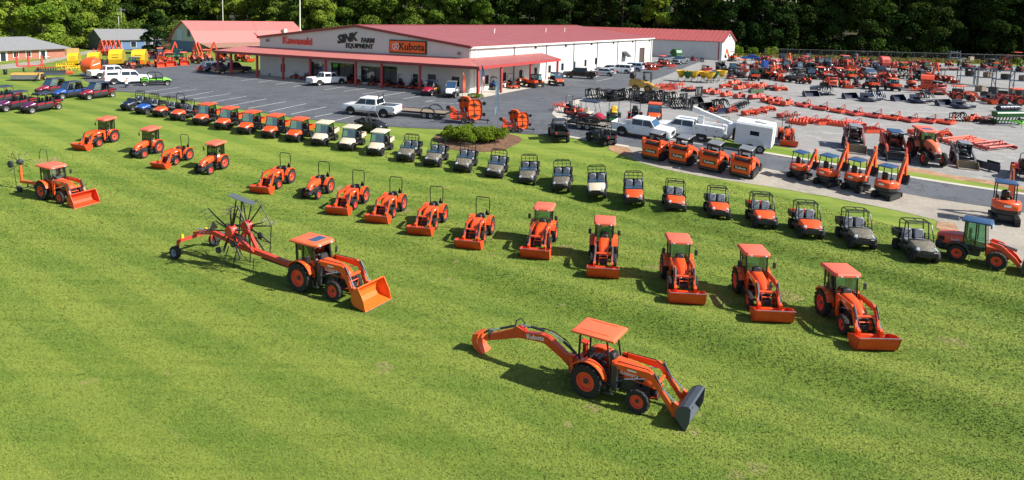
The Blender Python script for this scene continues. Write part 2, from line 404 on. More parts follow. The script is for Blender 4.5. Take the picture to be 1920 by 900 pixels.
def asph_extra(n, l, g, noise, mrange, mix, cur):
    mp = n.new('ShaderNodeMapping'); mp.inputs['Rotation'].default_value = (0, 0, R(-57)); mp.inputs['Scale'].default_value = (.05, .6, 1)
    l.new(g.outputs['Position'], mp.inputs['Vector'])
    cur = mix(mrange(noise(1.0, 4, .6, mp.outputs[0]), .45, .7, 0, .5), cur, (.135, .142, .158))
    cur = mix(mrange(noise(.35, 6, .65), .60, .72, 0, .6), cur, (.07, .072, .078))
    for sc_ in (.17, .43):
        nn = noise(sc_, 7, .62); a_ = n.new('ShaderNodeMath'); a_.operation = 'SUBTRACT'; a_.inputs[1].default_value = .5; l.new(nn, a_.inputs[0]); b_ = n.new('ShaderNodeMath'); b_.operation = 'ABSOLUTE'; l.new(a_.outputs[0], b_.inputs[0])
        cur = mix(mrange(b_.outputs[0], .002, .008, .75, 0), cur, (.045, .046, .05))
    return mix(mrange(noise(1.1, 3, .5), .70, .76, 0, .7), cur, (.05, .05, .052))
ASPH = ground_mat('worn asphalt', [(.098, .105, .120)], [((.078, .084, .097), .25, .4, .65), ((.125, .130, .142), 6.0, .55, .75)], bump=.25, bscale=40, extra=asph_extra)
def gravel_extra(n, l, g, noise, mrange, mix, cur):
    mp = n.new('ShaderNodeMapping'); mp.inputs['Rotation'].default_value = (0, 0, R(30)); mp.inputs['Scale'].default_value = (.03, .75, 1); l.new(g.outputs['Position'], mp.inputs['Vector'])
    cur = mix(mrange(noise(1.0, 5, .6, mp.outputs[0]), .50, .66, 0, .6), cur, (.22, .215, .21))
    return mix(mrange(noise(1.0, 5, .6, mp.outputs[0]), .40, .30, 0, .6), cur, (.38, .37, .35))
GRAVEL = ground_mat('grey gravel', [(.27, .267, .262)], [((.24, .235, .225), .10, .42, .62), ((.37, .36, .345), .6, .5, .72), ((.20, .18, .155), .35, .58, .74), ((.14, .14, .135), 7.0, .5, .72)], bump=.5, bscale=22, extra=gravel_extra)
SHOULD = ground_mat('pale gravel shoulder', [(.34, .31, .26)], [((.27, .245, .205), .3, .42, .62), ((.40, .37, .32), 1.2, .5, .72), ((.20, .18, .15), 8.0, .5, .72)], bump=.5, bscale=22)
CLAY = ground_mat('bare clay soil', [(.36, .21, .12)], [((.25, .14, .08), .7, .4, .6), ((.42, .29, .19), 3.0, .5, .7)], bump=.5, bscale=14)
CONC = ground_mat('pale concrete', [(.46, .43, .37)], [((.38, .355, .30), .5, .4, .65), ((.52, .49, .43), 5., .5, .75)], bump=.15, bscale=40)
MULCH = ground_mat('brown mulch', [(.20, .115, .07)], [((.12, .065, .04), 3., .4, .6)], bump=.8, bscale=14)
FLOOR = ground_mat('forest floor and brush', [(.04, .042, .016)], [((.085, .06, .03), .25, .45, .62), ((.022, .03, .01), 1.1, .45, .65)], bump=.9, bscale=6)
STRIPE = mat('white road paint', (.62, .62, .6), .7, var=.35, vs=2.5)

# ------------------------------------------------------------------ ground sheet and paved sheets
def axis(lo, hi, fine_lo, fine_hi, fs, cs):
    a = list(np.arange(fine_lo, fine_hi + 1e-6, fs)); x = fine_lo; st = cs
    while x > lo: x -= st; a.insert(0, max(x, lo)); st *= 1.25
    x = fine_hi; st = cs
    while x < hi: x += st; a.append(min(x, hi)); st *= 1.25
    return a
XS, YS = axis(-2500, 2500, -110, 130, 1.0, 3.0), axis(-300, 3500, 8, 250, 1.0, 3.0)
XS, YS = sorted(set(XS + [v + .5 for v in XS if -16 <= v < 44])), sorted(set(YS + [v + .5 for v in YS if 14 <= v < 58]))
def ground_sheet():
    vs = [(x, y, gz(x, y)) for y in YS for x in XS]; nx = len(XS); fs = []
    for j in range(len(YS) - 1):
        for i in range(nx - 1): fs.append((j*nx+i, j*nx+i+1, (j+1)*nx+i+1, (j+1)*nx+i))
    me = bpy.data.meshes.new('lawn_ground'); me.from_pydata(vs, [], fs); me.materials.append(LAWN)
    me.polygons.foreach_set('use_smooth', [True]*len(me.polygons))
    o = bpy.data.objects.new('lawn_ground', me); COL.objects.link(o); o['kind'] = 'structure'; return o
ground_sheet()
def smooth_poly(pts, it=1):
    for _ in range(it):
        q = []
        for i, a in enumerate(pts):
            b = pts[(i+1) % len(pts)]; q += [a*.75 + b*.25, a*.25 + b*.75]
        pts = q
    return pts
def sheet(name, pts, m, lift, step=1.0, wob=0.0, kind='structure'):
    pts = [Vector((p[0], p[1], 0)) for p in pts]
    if wob:
        q = []
        for i, a in enumerate(pts):
            b = pts[(i+1) % len(pts)]; k = max(1, int((b-a).length / 1.2)); nn = Vector((-(b-a).y, (b-a).x, 0)).normalized()
            for j in range(k): q.append(a.lerp(b, j/k) + nn * rnd.uniform(-wob, wob))
        pts = q
    bm = bmesh.new(); bv = [bm.verts.new(p) for p in pts]
    for t_ in tessellate_polygon([pts]):
        try: bm.faces.new([bv[i] for i in t_])
        except ValueError: pass
    x0, x1 = min(p.x for p in pts), max(p.x for p in pts); y0, y1 = min(p.y for p in pts), max(p.y for p in pts)
    for x in XS:
        if x0 < x < x1: bmesh.ops.bisect_plane(bm, geom=bm.verts[:]+bm.edges[:]+bm.faces[:], plane_co=(x, 0, 0), plane_no=(1, 0, 0), dist=1e-5)
    for y in YS:
        if y0 < y < y1: bmesh.ops.bisect_plane(bm, geom=bm.verts[:]+bm.edges[:]+bm.faces[:], plane_co=(0, y, 0), plane_no=(0, 1, 0), dist=1e-5)
    for v in bm.verts: v.co.z = gz(v.co.x, v.co.y) + lift
    bmesh.ops.recalc_face_normals(bm, faces=bm.faces)
    me = bpy.data.meshes.new(name); bm.to_mesh(me); bm.free(); me.materials.append(m)
    if me.polygons and me.polygons[0].normal.z < 0: me.flip_normals()
    o = bpy.data.objects.new(name, me); COL.objects.link(o)
    if kind: o['kind'] = kind
    return o
def PP(*pix): return [P(a, b) for a, b in pix]
# lines shared by the paved areas, read off the photograph
DRIVE_LOW = [(1067, 255), (1122, 265), (1180, 274), (1240, 283), (1330, 298), (1440, 317), (1560, 339), (1685, 361), (1850, 388), (2010, 412)]
DRIVE_UP = [(1035, 214), (1058, 229), (1100, 240), (1150, 249), (1230, 260), (1330, 274), (1440, 289), (1560, 309), (1690, 331), (1850, 356), (2010, 378)]
BACKLOT = [P(1086, 184), P(1150, 172), P(1200, 158), P(1245, 143), P(1296, 122), P(1330, 109)]
far_pts = [G(62, 196), G(80, 196), G(125, 186), G(165, 176), G(165, 60)]
sheet('gravel_lot', PP(*DRIVE_UP[::-1]) + BACKLOT + far_pts, GRAVEL, .012)
sheet('gravel_yard', [P(1180, 128), P(1330, 110), P(1352, 106), G(64, 206), G(10, 206), G(-10, 150)], GRAVEL, .008)
sheet('asphalt_lot', PP((205, 171), (270, 175), (324, 184), (376, 192), (457, 206), (530, 217), (610, 228), (690, 235), (790, 241), (900, 246), (980, 251), (1030, 254)) + PP(*DRIVE_LOW) + PP(*DRIVE_UP[::-1]) + BACKLOT + [P(1215, 117)] + PP((1120, 128), (960, 150), (880, 168), (480, 138), (430, 122), (330, 117), (230, 122), (150, 138), (160, 152)), ASPH, .035, wob=.10)
sheet('gravel_shoulder', PP(*[(a, b - 3) for a, b in DRIVE_LOW[2:]]) + PP((2010, 560), (1920, 505), (1860, 468), (1800, 440), (1752, 411), (1690, 396), (1590, 376), (1440, 349), (1350, 336), (1270, 322), (1200, 306), (1160, 287), (1138, 272)), SHOULD, .02, wob=.22)
sheet('clay_patch', PP((1145, 268), (1175, 275), (1190, 292), (1165, 290), (1140, 280)), CLAY, .028, wob=.2)
sheet('clay_patch', PP((1755, 415), (1785, 418), (1800, 436), (1778, 440), (1757, 428)), CLAY, .028, wob=.2)
sheet('clay_verge', PP((1580, 288), (1700, 312), (1810, 333), (1930, 352), (1930, 366), (1800, 345), (1690, 326), (1600, 309)), CLAY, .02, wob=.3)
sheet('verge_grass', PP((1330, 259), (1452, 272), (1560, 296), (1690, 317), (1690, 327), (1560, 306), (1440, 286), (1330, 271)), LAWN, .03, wob=.3)
sheet('verge_grass', PP((1700, 322), (1800, 338), (1930, 358), (1930, 361), (1800, 350), (1700, 330)), LAWN, .032, wob=.25)
# concrete gutter along the drive and the kerb apron of the gravel lot
def ribbon(name, pix, wd, m, lift, side=1):
    a = PP(*pix); out = []
    for i, p in enumerate(a):
        d = (a[min(i+1, len(a)-1)] - a[max(i-1, 0)]).normalized(); out.append(p + Vector((-d.y, d.x, 0)) * wd * side)
    return sheet(name, a + out[::-1], m, lift)
ribbon('concrete_gutter', DRIVE_UP[5:], .55, CONC, .045, 1)
ribbon('concrete_gutter', [(1030, 254)] + DRIVE_LOW[:3], .55, CONC, .045, -1)
ribbon('concrete_apron', [(1086, 186), (1052, 197), (1038, 206), (1035, 214), (1045, 223), (1058, 229), (1075, 234)], 1.6, CONC, .05, 1)
sheet('mulch_bed', smooth_poly([P(895, 264) + Vector((4.3*math.cos(a)*(1+.12*math.sin(3*a)), 3.6*math.sin(a), 0)) for a in np.linspace(0, 2*math.pi, 16)[:-1]]), MULCH, .03)
sheet('forest_floor', [G(-260, 205), G(-120, 196), G(-60, 205), G(20, 215), G(58, 212), G(70, 200), G(118, 197), G(190, 186), G(420, 180), G(900, 900), G(-900, 900)], FLOOR, .04)
sheet('far_lawn_track', PP((0, 130), (36, 128), (90, 118), (200, 93), (178, 92), (80, 113), (0, 122)), SHOULD, .03)
# painted stall lines
stripes = [((265,174),(337,164)), ((295,178),(368,168)), ((335,184),(400,172)), ((360,187),(432,176)), ((394,193),(462,181)), ((430,199),(500,186)),
           ((466,204),(536,191)), ((505,210),(574,195)), ((545,215),(612,201)), ((590,220),(645,209)), ((628,227),(664,218)),
           ((480,149),(506,147)), ((483,155),(534,147)), ((517,159),(564,152)), ((550,163),(575,159)), ((608,169),(660,161)), ((644,172),(695,165)), ((680,177),(730,169)), ((715,181),(766,172)), ((756,186),(792,180)),
           ((440,146),(478,142)), ((452,152),(486,147)), ((1060,150),(1096,152)), ((1118,153),(1150,146)), ((798,191),(815,188)), ((798,191),(850,195)), ((850,195),(905,189))]
for a, b in stripes:
    pa, pb = P(*a), P(*b); d = (pb-pa).normalized(); nn = Vector((-d.y, d.x, 0)) * .07
    s_ = sheet('stall_line', [pa-nn, pb-nn, pb+nn, pa+nn], STRIPE, .048)

# ------------------------------------------------------------------ buildings
def rib_mat(name, col, axis_rot, spacing, rough=.5, depth=.02, metal=0.0, var=.08, strength=.6):
    m = mat(name, col, rough, metal, var=var, vs=.4)
    n = m.node_tree.nodes; l = m.node_tree.links; b = n['Principled BSDF']
    g = n.new('ShaderNodeNewGeometry'); mp = n.new('ShaderNodeMapping'); mp.inputs['Rotation'].default_value = (0, 0, axis_rot)
    wv = n.new('ShaderNodeTexWave'); wv.wave_type = 'BANDS'; wv.bands_direction = 'X'; wv.wave_profile = 'SIN'; wv.inputs['Scale'].default_value = .314 / spacing
    l.new(g.outputs['Position'], mp.inputs['Vector']); l.new(mp.outputs[0], wv.inputs['Vector'])
    pw = n.new('ShaderNodeMath'); pw.operation = 'POWER'; pw.inputs[1].default_value = 6.0; l.new(wv.outputs['Fac'], pw.inputs[0])
    bp = n.new('ShaderNodeBump'); bp.inputs['Strength'].default_value = strength; bp.inputs['Distance'].default_value = depth
    l.new(pw.outputs[0], bp.inputs['Height']); l.new(bp.outputs['Normal'], b.inputs['Normal']); return m
Np, Lp, Fp = P(880, 175), P(489, 141), P(1221, 115)
UU = (Lp - Np); UU.z = 0; WF = UU.length; UU.normalize()             # along the front, leftwards
VV = (Fp - Np); VV.z = 0; LS = VV.length; VV.normalize()
ANG = math.atan2(VV.y, VV.x)
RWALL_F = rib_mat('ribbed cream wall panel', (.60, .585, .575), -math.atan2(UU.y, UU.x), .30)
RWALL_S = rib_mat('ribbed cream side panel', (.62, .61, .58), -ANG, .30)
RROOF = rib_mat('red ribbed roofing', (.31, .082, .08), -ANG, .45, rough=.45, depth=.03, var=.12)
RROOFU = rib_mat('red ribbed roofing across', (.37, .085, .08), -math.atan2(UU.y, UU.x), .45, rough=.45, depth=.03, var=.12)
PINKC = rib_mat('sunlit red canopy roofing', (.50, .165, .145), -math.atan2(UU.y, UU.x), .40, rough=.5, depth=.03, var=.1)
MAROON = mat('maroon trim', (.26, .035, .04), .45, var=.12, vs=2)
REDPOST = mat('red post paint', (.40, .045, .045), .5, var=.12, vs=2)
TRIMW = mat('white trim', (.72, .72, .70), .5)
def solve_h(pt, py):
    lo, hi = 0.0, 20.0
    for _ in range(30):
        m = (lo+hi)/2
        if PIX(pt + Vector((0, 0, m)))[1] > py: lo = m
        else: hi = m
    return lo
EAVE = Np.z + solve_h(Np, 88); APEX = EAVE + 2.3
def bpt(a, d, z): return Np + UU*a + VV*d + Vector((0, 0, z - Np.z))     # a = metres left of the corner, d = metres back
print('BUILD', WF, LS, EAVE - Np.z, [tuple(round(q) for q in PIX(bpt(*t))) for t in ((0,0,Np.z),(WF,0,Lp.z),(0,LS,Fp.z),(0,0,EAVE),(WF,0,EAVE),(0,LS,EAVE),(WF/2,0,APEX),(WF/2,LS,APEX))])
store = thing('farm_equipment_store', Np)
def sp(name, m, *qs, parent=None, th=.10, smooth=False):
    """slabs given by world corner points, stored in the store's own space"""
    b = MB()
    for q in qs:
        if len(q) == 4: b.quad(*[Vector(p) - Np for p in q], th=th)
        else:
            vs = [Vector(p) - Np for p in q]; n = len(vs); nn = (vs[1]-vs[0]).cross(vs[2]-vs[0]).normalized()*th
            b.add(vs + [v+nn for v in vs], [tuple(range(n-1, -1, -1)), tuple(range(n, 2*n))] + [(i, (i+1) % n, n+(i+1) % n, n+i) for i in range(n)])
    return b.build(name, m, parent or store, smooth)
ZB = Np.z - 1.2
# the front wall leaves real openings for the three glazed bays and the windows
def wall_with_holes(b, org, u, z0, z1, a0, a1, holes, th=.12):
    """holes = (a_from, a_to, z_from, z_to); wall runs along u from org"""
    cuts = sorted(set([a0, a1] + [h[0] for h in holes] + [h[1] for h in holes])); nrm = Vector((u.y, -u.x, 0))
    for i in range(len(cuts)-1):
        c0, c1 = cuts[i], cuts[i+1]; zz = z0
        for h in sorted([h for h in holes if h[0] <= c0 + 1e-6 and h[1] >= c1 - 1e-6], key=lambda q: q[2]):
            if h[2] > zz: b.append((c0, c1, zz, h[2]))
            zz = h[3]
        if z1 > zz: b.append((c0, c1, zz, z1))
_q = P(899, 180); CAN_D = 3.6     # canopy depth, outer and wall height
CAN_H0, CAN_H1 = _q.z + solve_h(_q, 124), Np.z + solve_h(Np, 110)
print('CAN', CAN_D, CAN_H0-Np.z, CAN_H1-Np.z, (_q-Np).dot(UU), (_q-Np).dot(VV))
zf = Np.z + .15
front_holes = [(15.2, 19.0, zf+.3, zf+2.75), (19.9, 24.8, zf, zf+2.95), (12.3, 14.9, zf, zf+2.95), (8.6, 9.5, zf+.8, zf+2.1), (5.5, 6.9, zf+.7, zf+2.2), (1.6, 2.9, zf+.7, zf+2.1), (25.6, 28.9, zf+.1, zf+2.9), (WF-5.5, WF-4.5, zf+.9, zf+2.2), (WF-13.5, WF-12.5, zf, zf+2.2)]
front_holes = sorted(front_holes); fh = []
for h in front_holes:
    if not fh or h[0] > fh[-1][1] + .05: fh.append(h)
rects = []; wall_with_holes(rects, Np, UU, ZB, EAVE, 0, WF, fh)
sp('front_wall', RWALL_F, *[(bpt(c0, 0, z0), bpt(c1, 0, z0), bpt(c1, 0, z1), bpt(c0, 0, z1)) for c0, c1, z0, z1 in rects], th=-.12)
sp('front_gable', RWALL_F, (bpt(0, 0, EAVE+.003), bpt(WF, 0, EAVE+.003), bpt(WF/2, 0, APEX)), th=-.12)
DARKIN = mat('dark shop interior', (.02, .02, .022), .8)
for h in fh:
    fr = sp('window_frame', CHAR, *[(bpt(a, -.03, z0), bpt(c, -.03, z0), bpt(c, -.03, z1), bpt(a, -.03, z1)) for a, c, z0, z1 in ((h[0]-.06, h[0], h[2], h[3]), (h[1], h[1]+.06, h[2], h[3]), (h[0]-.06, h[1]+.06, h[3], h[3]+.07))], th=.06)
    k = max(1, int(round((h[1]-h[0]) / 1.3)))
    for i in range(k):
        a0 = h[0] + (h[1]-h[0])*i/k + .03; a1 = h[0] + (h[1]-h[0])*(i+1)/k - .03
        sp('pane', GLASSD, (bpt(a0, .10, h[2]), bpt(a1, .10, h[2]), bpt(a1, .10, h[3]), bpt(a0, .10, h[3])), parent=fr, th=.02)
side_holes = [(4.0+i*5.2, 5.1+i*5.2, Np.z+1.0+.02*i*5.2, Np.z+2.3+.02*i*5.2) for i in range(9)] + [(LS*.885, LS*.93, Np.z+.5, Np.z+4.4)]
side_holes = [h for h in side_holes if h[1] < LS*.86 or h[0] > LS*.87]
rects = []; wall_with_holes(rects, Np, VV, ZB, EAVE, 0, LS, sorted(side_holes))
sp('side_wall', RWALL_S, *[(bpt(0, c0, z0), bpt(0, c1, z0), bpt(0, c1, z1), bpt(0, c0, z1)) for c0, c1, z0, z1 in rects], th=.12)
for h in side_holes[:-1]:
    w_ = sp('window', TRIMW, *[(bpt(-.05, a, z0), bpt(-.05, c, z0), bpt(-.05, c, z1), bpt(-.05, a, z1)) for a, c, z0, z1 in ((h[0]-.09, h[0], h[2]-.09, h[3]+.09), (h[1], h[1]+.09, h[2]-.09, h[3]+.09), (h[0], h[1], h[3], h[3]+.09), (h[0], h[1], h[2]-.09, h[2]))], th=.05)
    sp('pane', GLASSD, (bpt(.09, h[0], h[2]), bpt(.09, h[1], h[2]), bpt(.09, h[1], h[3]), bpt(.09, h[0], h[3])), parent=w_, th=.02)
h = side_holes[-1]; sp('bay_door', mat('dark brown door', (.07, .05, .045), .6), (bpt(.10, h[0], h[2]-.5), bpt(.10, h[1], h[2]-.5), bpt(.10, h[1], h[3]), bpt(.10, h[0], h[3])), th=.03)
sp('back_wall', RWALL_F, (bpt(0, LS, ZB), bpt(WF, LS, ZB), bpt(WF, LS, EAVE), bpt(0, LS, EAVE)), th=.1)
sp('left_wall', RWALL_S, (bpt(WF, 0, ZB), bpt(WF, LS, ZB), bpt(WF, LS, EAVE), bpt(WF, 0, EAVE)), th=-.1)
roof = sp('roof', RROOF, (bpt(-.35, -.35, EAVE-.02), bpt(-.35, LS+.3, EAVE-.02), bpt(WF/2, LS+.3, APEX+.12), bpt(WF/2, -.35, APEX+.12)), (bpt(WF+.35, LS+.3, EAVE-.02), bpt(WF+.35, -.35, EAVE-.02), bpt(WF/2, -.35, APEX+.12), bpt(WF/2, LS+.3, APEX+.12)), th=.12)
sp('ridge_cap', MAROON, (bpt(WF/2-.3, -.4, APEX+.26), bpt(WF/2-.3, LS+.35, APEX+.26), bpt(WF/2+.3, LS+.35, APEX+.26), bpt(WF/2+.3, -.4, APEX+.26)), parent=roof, th=.05)
sp('fascia', MAROON, (bpt(-.36, -.42, EAVE-.22), bpt(WF/2, -.42, APEX-.08), bpt(WF/2, -.42, APEX+.30), bpt(-.36, -.42, EAVE+.16)), (bpt(WF/2, -.42, APEX-.08), bpt(WF+.36, -.42, EAVE-.22), bpt(WF+.36, -.42, EAVE+.16), bpt(WF/2, -.42, APEX+.30)), parent=roof, th=.05)
sp('gutter', TRIMW, (bpt(-.5, -.3, EAVE-.18), bpt(-.5, LS+.3, EAVE-.18), bpt(-.5, LS+.3, EAVE+.02), bpt(-.5, -.3, EAVE+.02)), parent=roof, th=.12)
for i in range(8):
    d = LS*(i+.04)/7.2 + .6
    if d < LS: sp('downspout', GREY if i else TRIMW, (bpt(-.14, d, Np.z-.3), bpt(-.14, d+.16, Np.z-.3), bpt(-.14, d+.16, EAVE-.18), bpt(-.14, d, EAVE-.18)), th=.12)
for d in (.30, .55, .66): part('roof_vent', TRIMW, roof, ('cyl', bpt(WF*.26, LS*d, EAVE+1.1)-Np, bpt(WF*.26, LS*d, EAVE+2.0)-Np, .10, 8), ('cyl', bpt(WF*.26, LS*d, EAVE+2.0)-Np, bpt(WF*.26, LS*d, EAVE+2.12)-Np, .2, 8))
# front canopy with its return along the side
CSD = 22.0
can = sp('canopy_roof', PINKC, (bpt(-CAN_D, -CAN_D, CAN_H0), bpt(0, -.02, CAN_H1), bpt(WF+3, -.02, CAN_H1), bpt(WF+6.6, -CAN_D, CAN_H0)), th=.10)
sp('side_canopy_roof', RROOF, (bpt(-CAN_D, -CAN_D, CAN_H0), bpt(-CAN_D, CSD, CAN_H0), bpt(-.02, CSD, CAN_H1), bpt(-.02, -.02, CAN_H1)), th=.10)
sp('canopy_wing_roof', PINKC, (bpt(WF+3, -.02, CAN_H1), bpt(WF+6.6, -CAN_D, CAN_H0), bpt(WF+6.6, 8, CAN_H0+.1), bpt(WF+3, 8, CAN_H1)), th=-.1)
sp('canopy_edge', MAROON, (bpt(-CAN_D-.03, -CAN_D-.05, CAN_H0-.32), bpt(WF+6.6, -CAN_D-.05, CAN_H0-.32), bpt(WF+6.6, -CAN_D-.05, CAN_H0+.06), bpt(-CAN_D-.03, -CAN_D-.05, CAN_H0+.06)), parent=can, th=.05)
sp('canopy_edge', REDPOST, (bpt(-CAN_D-.06, -CAN_D, CAN_H0-.30), bpt(-CAN_D-.06, CSD, CAN_H0-.30), bpt(-CAN_D-.06, CSD, CAN_H0+.06), bpt(-CAN_D-.06, -CAN_D, CAN_H0+.06)), parent=can, th=.05)
def post(a, d):
    g_ = bpt(a, d, 0); z0 = gz(g_.x, g_.y) - .2; b = MB(); c = bpt(a, d, (z0+CAN_H0-.30)/2) - Np
    b.box(c, (.32, .32, CAN_H0-.30-z0), (0, 0, math.degrees(ANG)), .03); b.build('canopy_post', REDPOST, store)
for a in (-CAN_D+.3, 6.0, 12.6, 17.3, 23.0, 26.0, 31.5, 37.0, WF+3, WF+6): post(a, -CAN_D+.35)
for d in (3.0, 12.0, 21.6): post(-CAN_D+.3, d)
# walk slab under the canopy
sheet('concrete_walk', [bpt(-CAN_D-.4, -CAN_D-.4, 0), bpt(WF+6.6, -CAN_D-.4, 0), bpt(WF+6.6, 1, 0), bpt(1, 1, 0), bpt(1, CSD+6, 0), bpt(-CAN_D-.4, CSD+1, 0)], CONC, .06)
# signs on the gable
def fr_m(a, z, off=.16): return frame_mtx(bpt(a, -off, z) - Np, -UU, (0, 0, 1))
KRED = mat('red sign letters', (.72, .012, .018), .35, coat=.3)
text_mesh('kawasaki_lettering', 'Kawasaki', 1.6, KRED, store, fr_m(WF*.795, EAVE-.36), .10, bold=.035, sx=1.05)
SBLK = mat('black sign letters', (.008, .008, .01), .4)
sm_ = fr_m(WF*.545, EAVE+.42) @ Matrix.Rotation(R(9), 4, 'Z')
text_mesh('store_lettering', 'SINK', 1.75, SBLK, store, sm_, .08, shear=.25, bold=.07)
text_mesh('store_lettering', 'FARM', .98, SBLK, store, fr_m(WF*.445, EAVE+.22), .06, shear=.1, bold=.04)
text_mesh('store_lettering', 'EQUIPMENT', .95, SBLK, store, fr_m(WF*.485, EAVE-.68), .06, shear=.1, bold=.035)
sg_a, sg_z = WF*.26, EAVE-.42
sgn = part('sign_frame', BLACKM, store, ('box', bpt(sg_a, -.18, sg_z)-Np, (6.5, .22, 1.95), (0, 0, math.degrees(math.atan2(UU.y, UU.x)))))
part('sign_face', mat('orange sign face', (.80, .11, .01), .35), sgn, ('box', bpt(sg_a, -.32, sg_z)-Np, (6.15, .06, 1.62), (0, 0, math.degrees(math.atan2(UU.y, UU.x)))))
text_mesh('sign_lettering', 'Kubota', 1.45, SBLK, sgn, fr_m(sg_a-.75, sg_z, .37), .02, bold=.025, sx=1.05)
em = MB(); c = bpt(sg_a+2.05, -.36, sg_z) - Np
for (rx, a0, a1) in ((.58, -60, 110), (.58, 120, 290)):
    em.tube([c - UU*(rx*math.cos(R(t))) + Vector((0, 0, rx*.9*math.sin(R(t)))) for t in range(a0, a1, 15)], .06, 5)
em.tube([c - UU*x_ + Vector((0, 0, z_)) for x_, z_ in ((-.35, -.42), (-.05, -.1), (.0, .32), (.25, .4))], .085, 6)
em.tube([c - UU*x_ + Vector((0, 0, z_)) for x_, z_ in ((-.3, .3), (.02, .05), (.36, -.3))], .07, 6)
em.build('sign_emblem', TRIMW, sgn)
for a, z in ((WF-1.9, EAVE-.5), (1.6, EAVE-1.0)): part('flood_light', GREY, store, ('box', bpt(a, -.3, z)-Np, (.5, .35, .35), (20, 0, 30), .05))
for i in range(6):
    d = LS*(.24 + i*.145); part('wall_light', CHAR, store, ('box', bpt(-.2, d, EAVE-.6)-Np, (.3, .45, .4), (0, 0, math.degrees(ANG)), .05))
aw = bpt(-.1, LS*.76, EAVE-2.6) - Np; b = MB(); b.prismx([(0, 0), (1.3, -1.1), (1.3, -1.2), (0, -.15)], -1.3, 1.3); b.xf(Matrix.Translation(aw) @ Matrix.Rotation(ANG - math.pi, 4, 'Z')); b.build('awning', CHAR, store)
sp('entry_door', TRIMW, (bpt(-.03, LS*.745, Np.z+.5), bpt(-.03, LS*.765, Np.z+.5), bpt(-.03, LS*.765, Np.z+2.8), bpt(-.03, LS*.745, Np.z+2.8)), th=.06)
sp('wall_louver', GREY, (bpt(-.03, LS*.955, EAVE-2.6), bpt(-.03, LS*.975, EAVE-2.6), bpt(-.03, LS*.975, EAVE-.9), bpt(-.03, LS*.955, EAVE-.9)), th=.06)
tag(store, 'long cream metal store building with red roof, red canopy and brand signs', 'building')

# workshop annex behind the store
A0, B0 = P(1309, 111), P(1348, 106)
d0 = (A0 - Np).dot(VV); aR = (A0 - Np).dot(UU); dB = d0 + max(14.0, (B0 - Np).dot(VV) - d0)
EA = A0.z + solve_h(A0, 77); AA = EA + 2.6
annex = thing('workshop_annex', A0)
def ap(name, m, *qs, parent=None, th=.1):
    o = sp(name, m, *qs, parent=parent or annex, th=th)
    o.data.transform(Matrix.Translation(Np - A0)); return o
aL = aR + 46
ap('front_wall', RWALL_F, (bpt(aR, d0, ZB), bpt(aL, d0, ZB), bpt(aL, d0, EA), bpt(aR, d0, EA)), th=-.1)
ap('gable_wall', RWALL_S, (bpt(aR, d0, ZB), bpt(aR, dB, ZB), bpt(aR, dB, EA), bpt(aR, d0, EA)), (bpt(aR, d0, EA), bpt(aR, dB, EA), bpt(aR, (d0+dB)/2, AA)), th=.1)
ap('back_wall', RWALL_F, (bpt(aR, dB, ZB), bpt(aL, dB, ZB), bpt(aL, dB, EA), bpt(aR, dB, EA)))
ar = ap('roof', RROOFU, (bpt(aR-.4, d0-.4, EA-.05), bpt(aL, d0-.4, EA-.05), bpt(aL, (d0+dB)/2, AA+.1), bpt(aR-.4, (d0+dB)/2, AA+.1)), (bpt(aR-.4, dB+.4, EA-.05), bpt(aL, dB+.4, EA-.05), bpt(aL, (d0+dB)/2, AA+.1), bpt(aR-.4, (d0+dB)/2, AA+.1)), th=-.1)
for i in range(26):
    a = aR - .3 + i*1.15
    ap('roof_seam', MAROON if i % 1 else RROOFU, (bpt(a, d0-.4, EA+.07), bpt(a+.14, d0-.4, EA+.07), bpt(a+.14, (d0+dB)/2, AA+.22), bpt(a, (d0+dB)/2, AA+.22)), parent=ar, th=-.1)
ap('fascia', MAROON, (bpt(aR-.45, d0-.4, EA-.25), bpt(aR-.45, (d0+dB)/2, AA-.1), bpt(aR-.45, (d0+dB)/2, AA+.22), bpt(aR-.45, d0-.4, EA+.08)), (bpt(aR-.45, (d0+dB)/2, AA-.1), bpt(aR-.45, dB+.4, EA-.25), bpt(aR-.45, dB+.4, EA+.08), bpt(aR-.45, (d0+dB)/2, AA+.22)), parent=ar, th=.05)
ap('entry_door', mat('pale blue door', (.42, .50, .58), .5), (bpt(aR+2.6, d0-.03, A0.z+.05), bpt(aR+4.4, d0-.03, A0.z+.05), bpt(aR+4.4, d0-.03, A0.z+2.6), bpt(aR+2.6, d0-.03, A0.z+2.6)), th=.05)
for a in (aR+.6, aR+18.5): ap('downspout', MAROON, (bpt(a, d0-.12, ZB), bpt(a+.3, d0-.12, ZB), bpt(a+.3, d0-.12, EA-.1), bpt(a, d0-.12, EA-.1)), th=.1)
ap('gable_light', CHAR, (bpt(aR-.15, (d0+dB)/2-.2, AA-1.5), bpt(aR-.15, (d0+dB)/2+.2, AA-1.5), bpt(aR-.15, (d0+dB)/2+.2, AA-.9), bpt(aR-.15, (d0+dB)/2-.2, AA-.9)), th=.2)
tag(annex, 'cream workshop with red seamed roof behind the far end of the store', 'building')

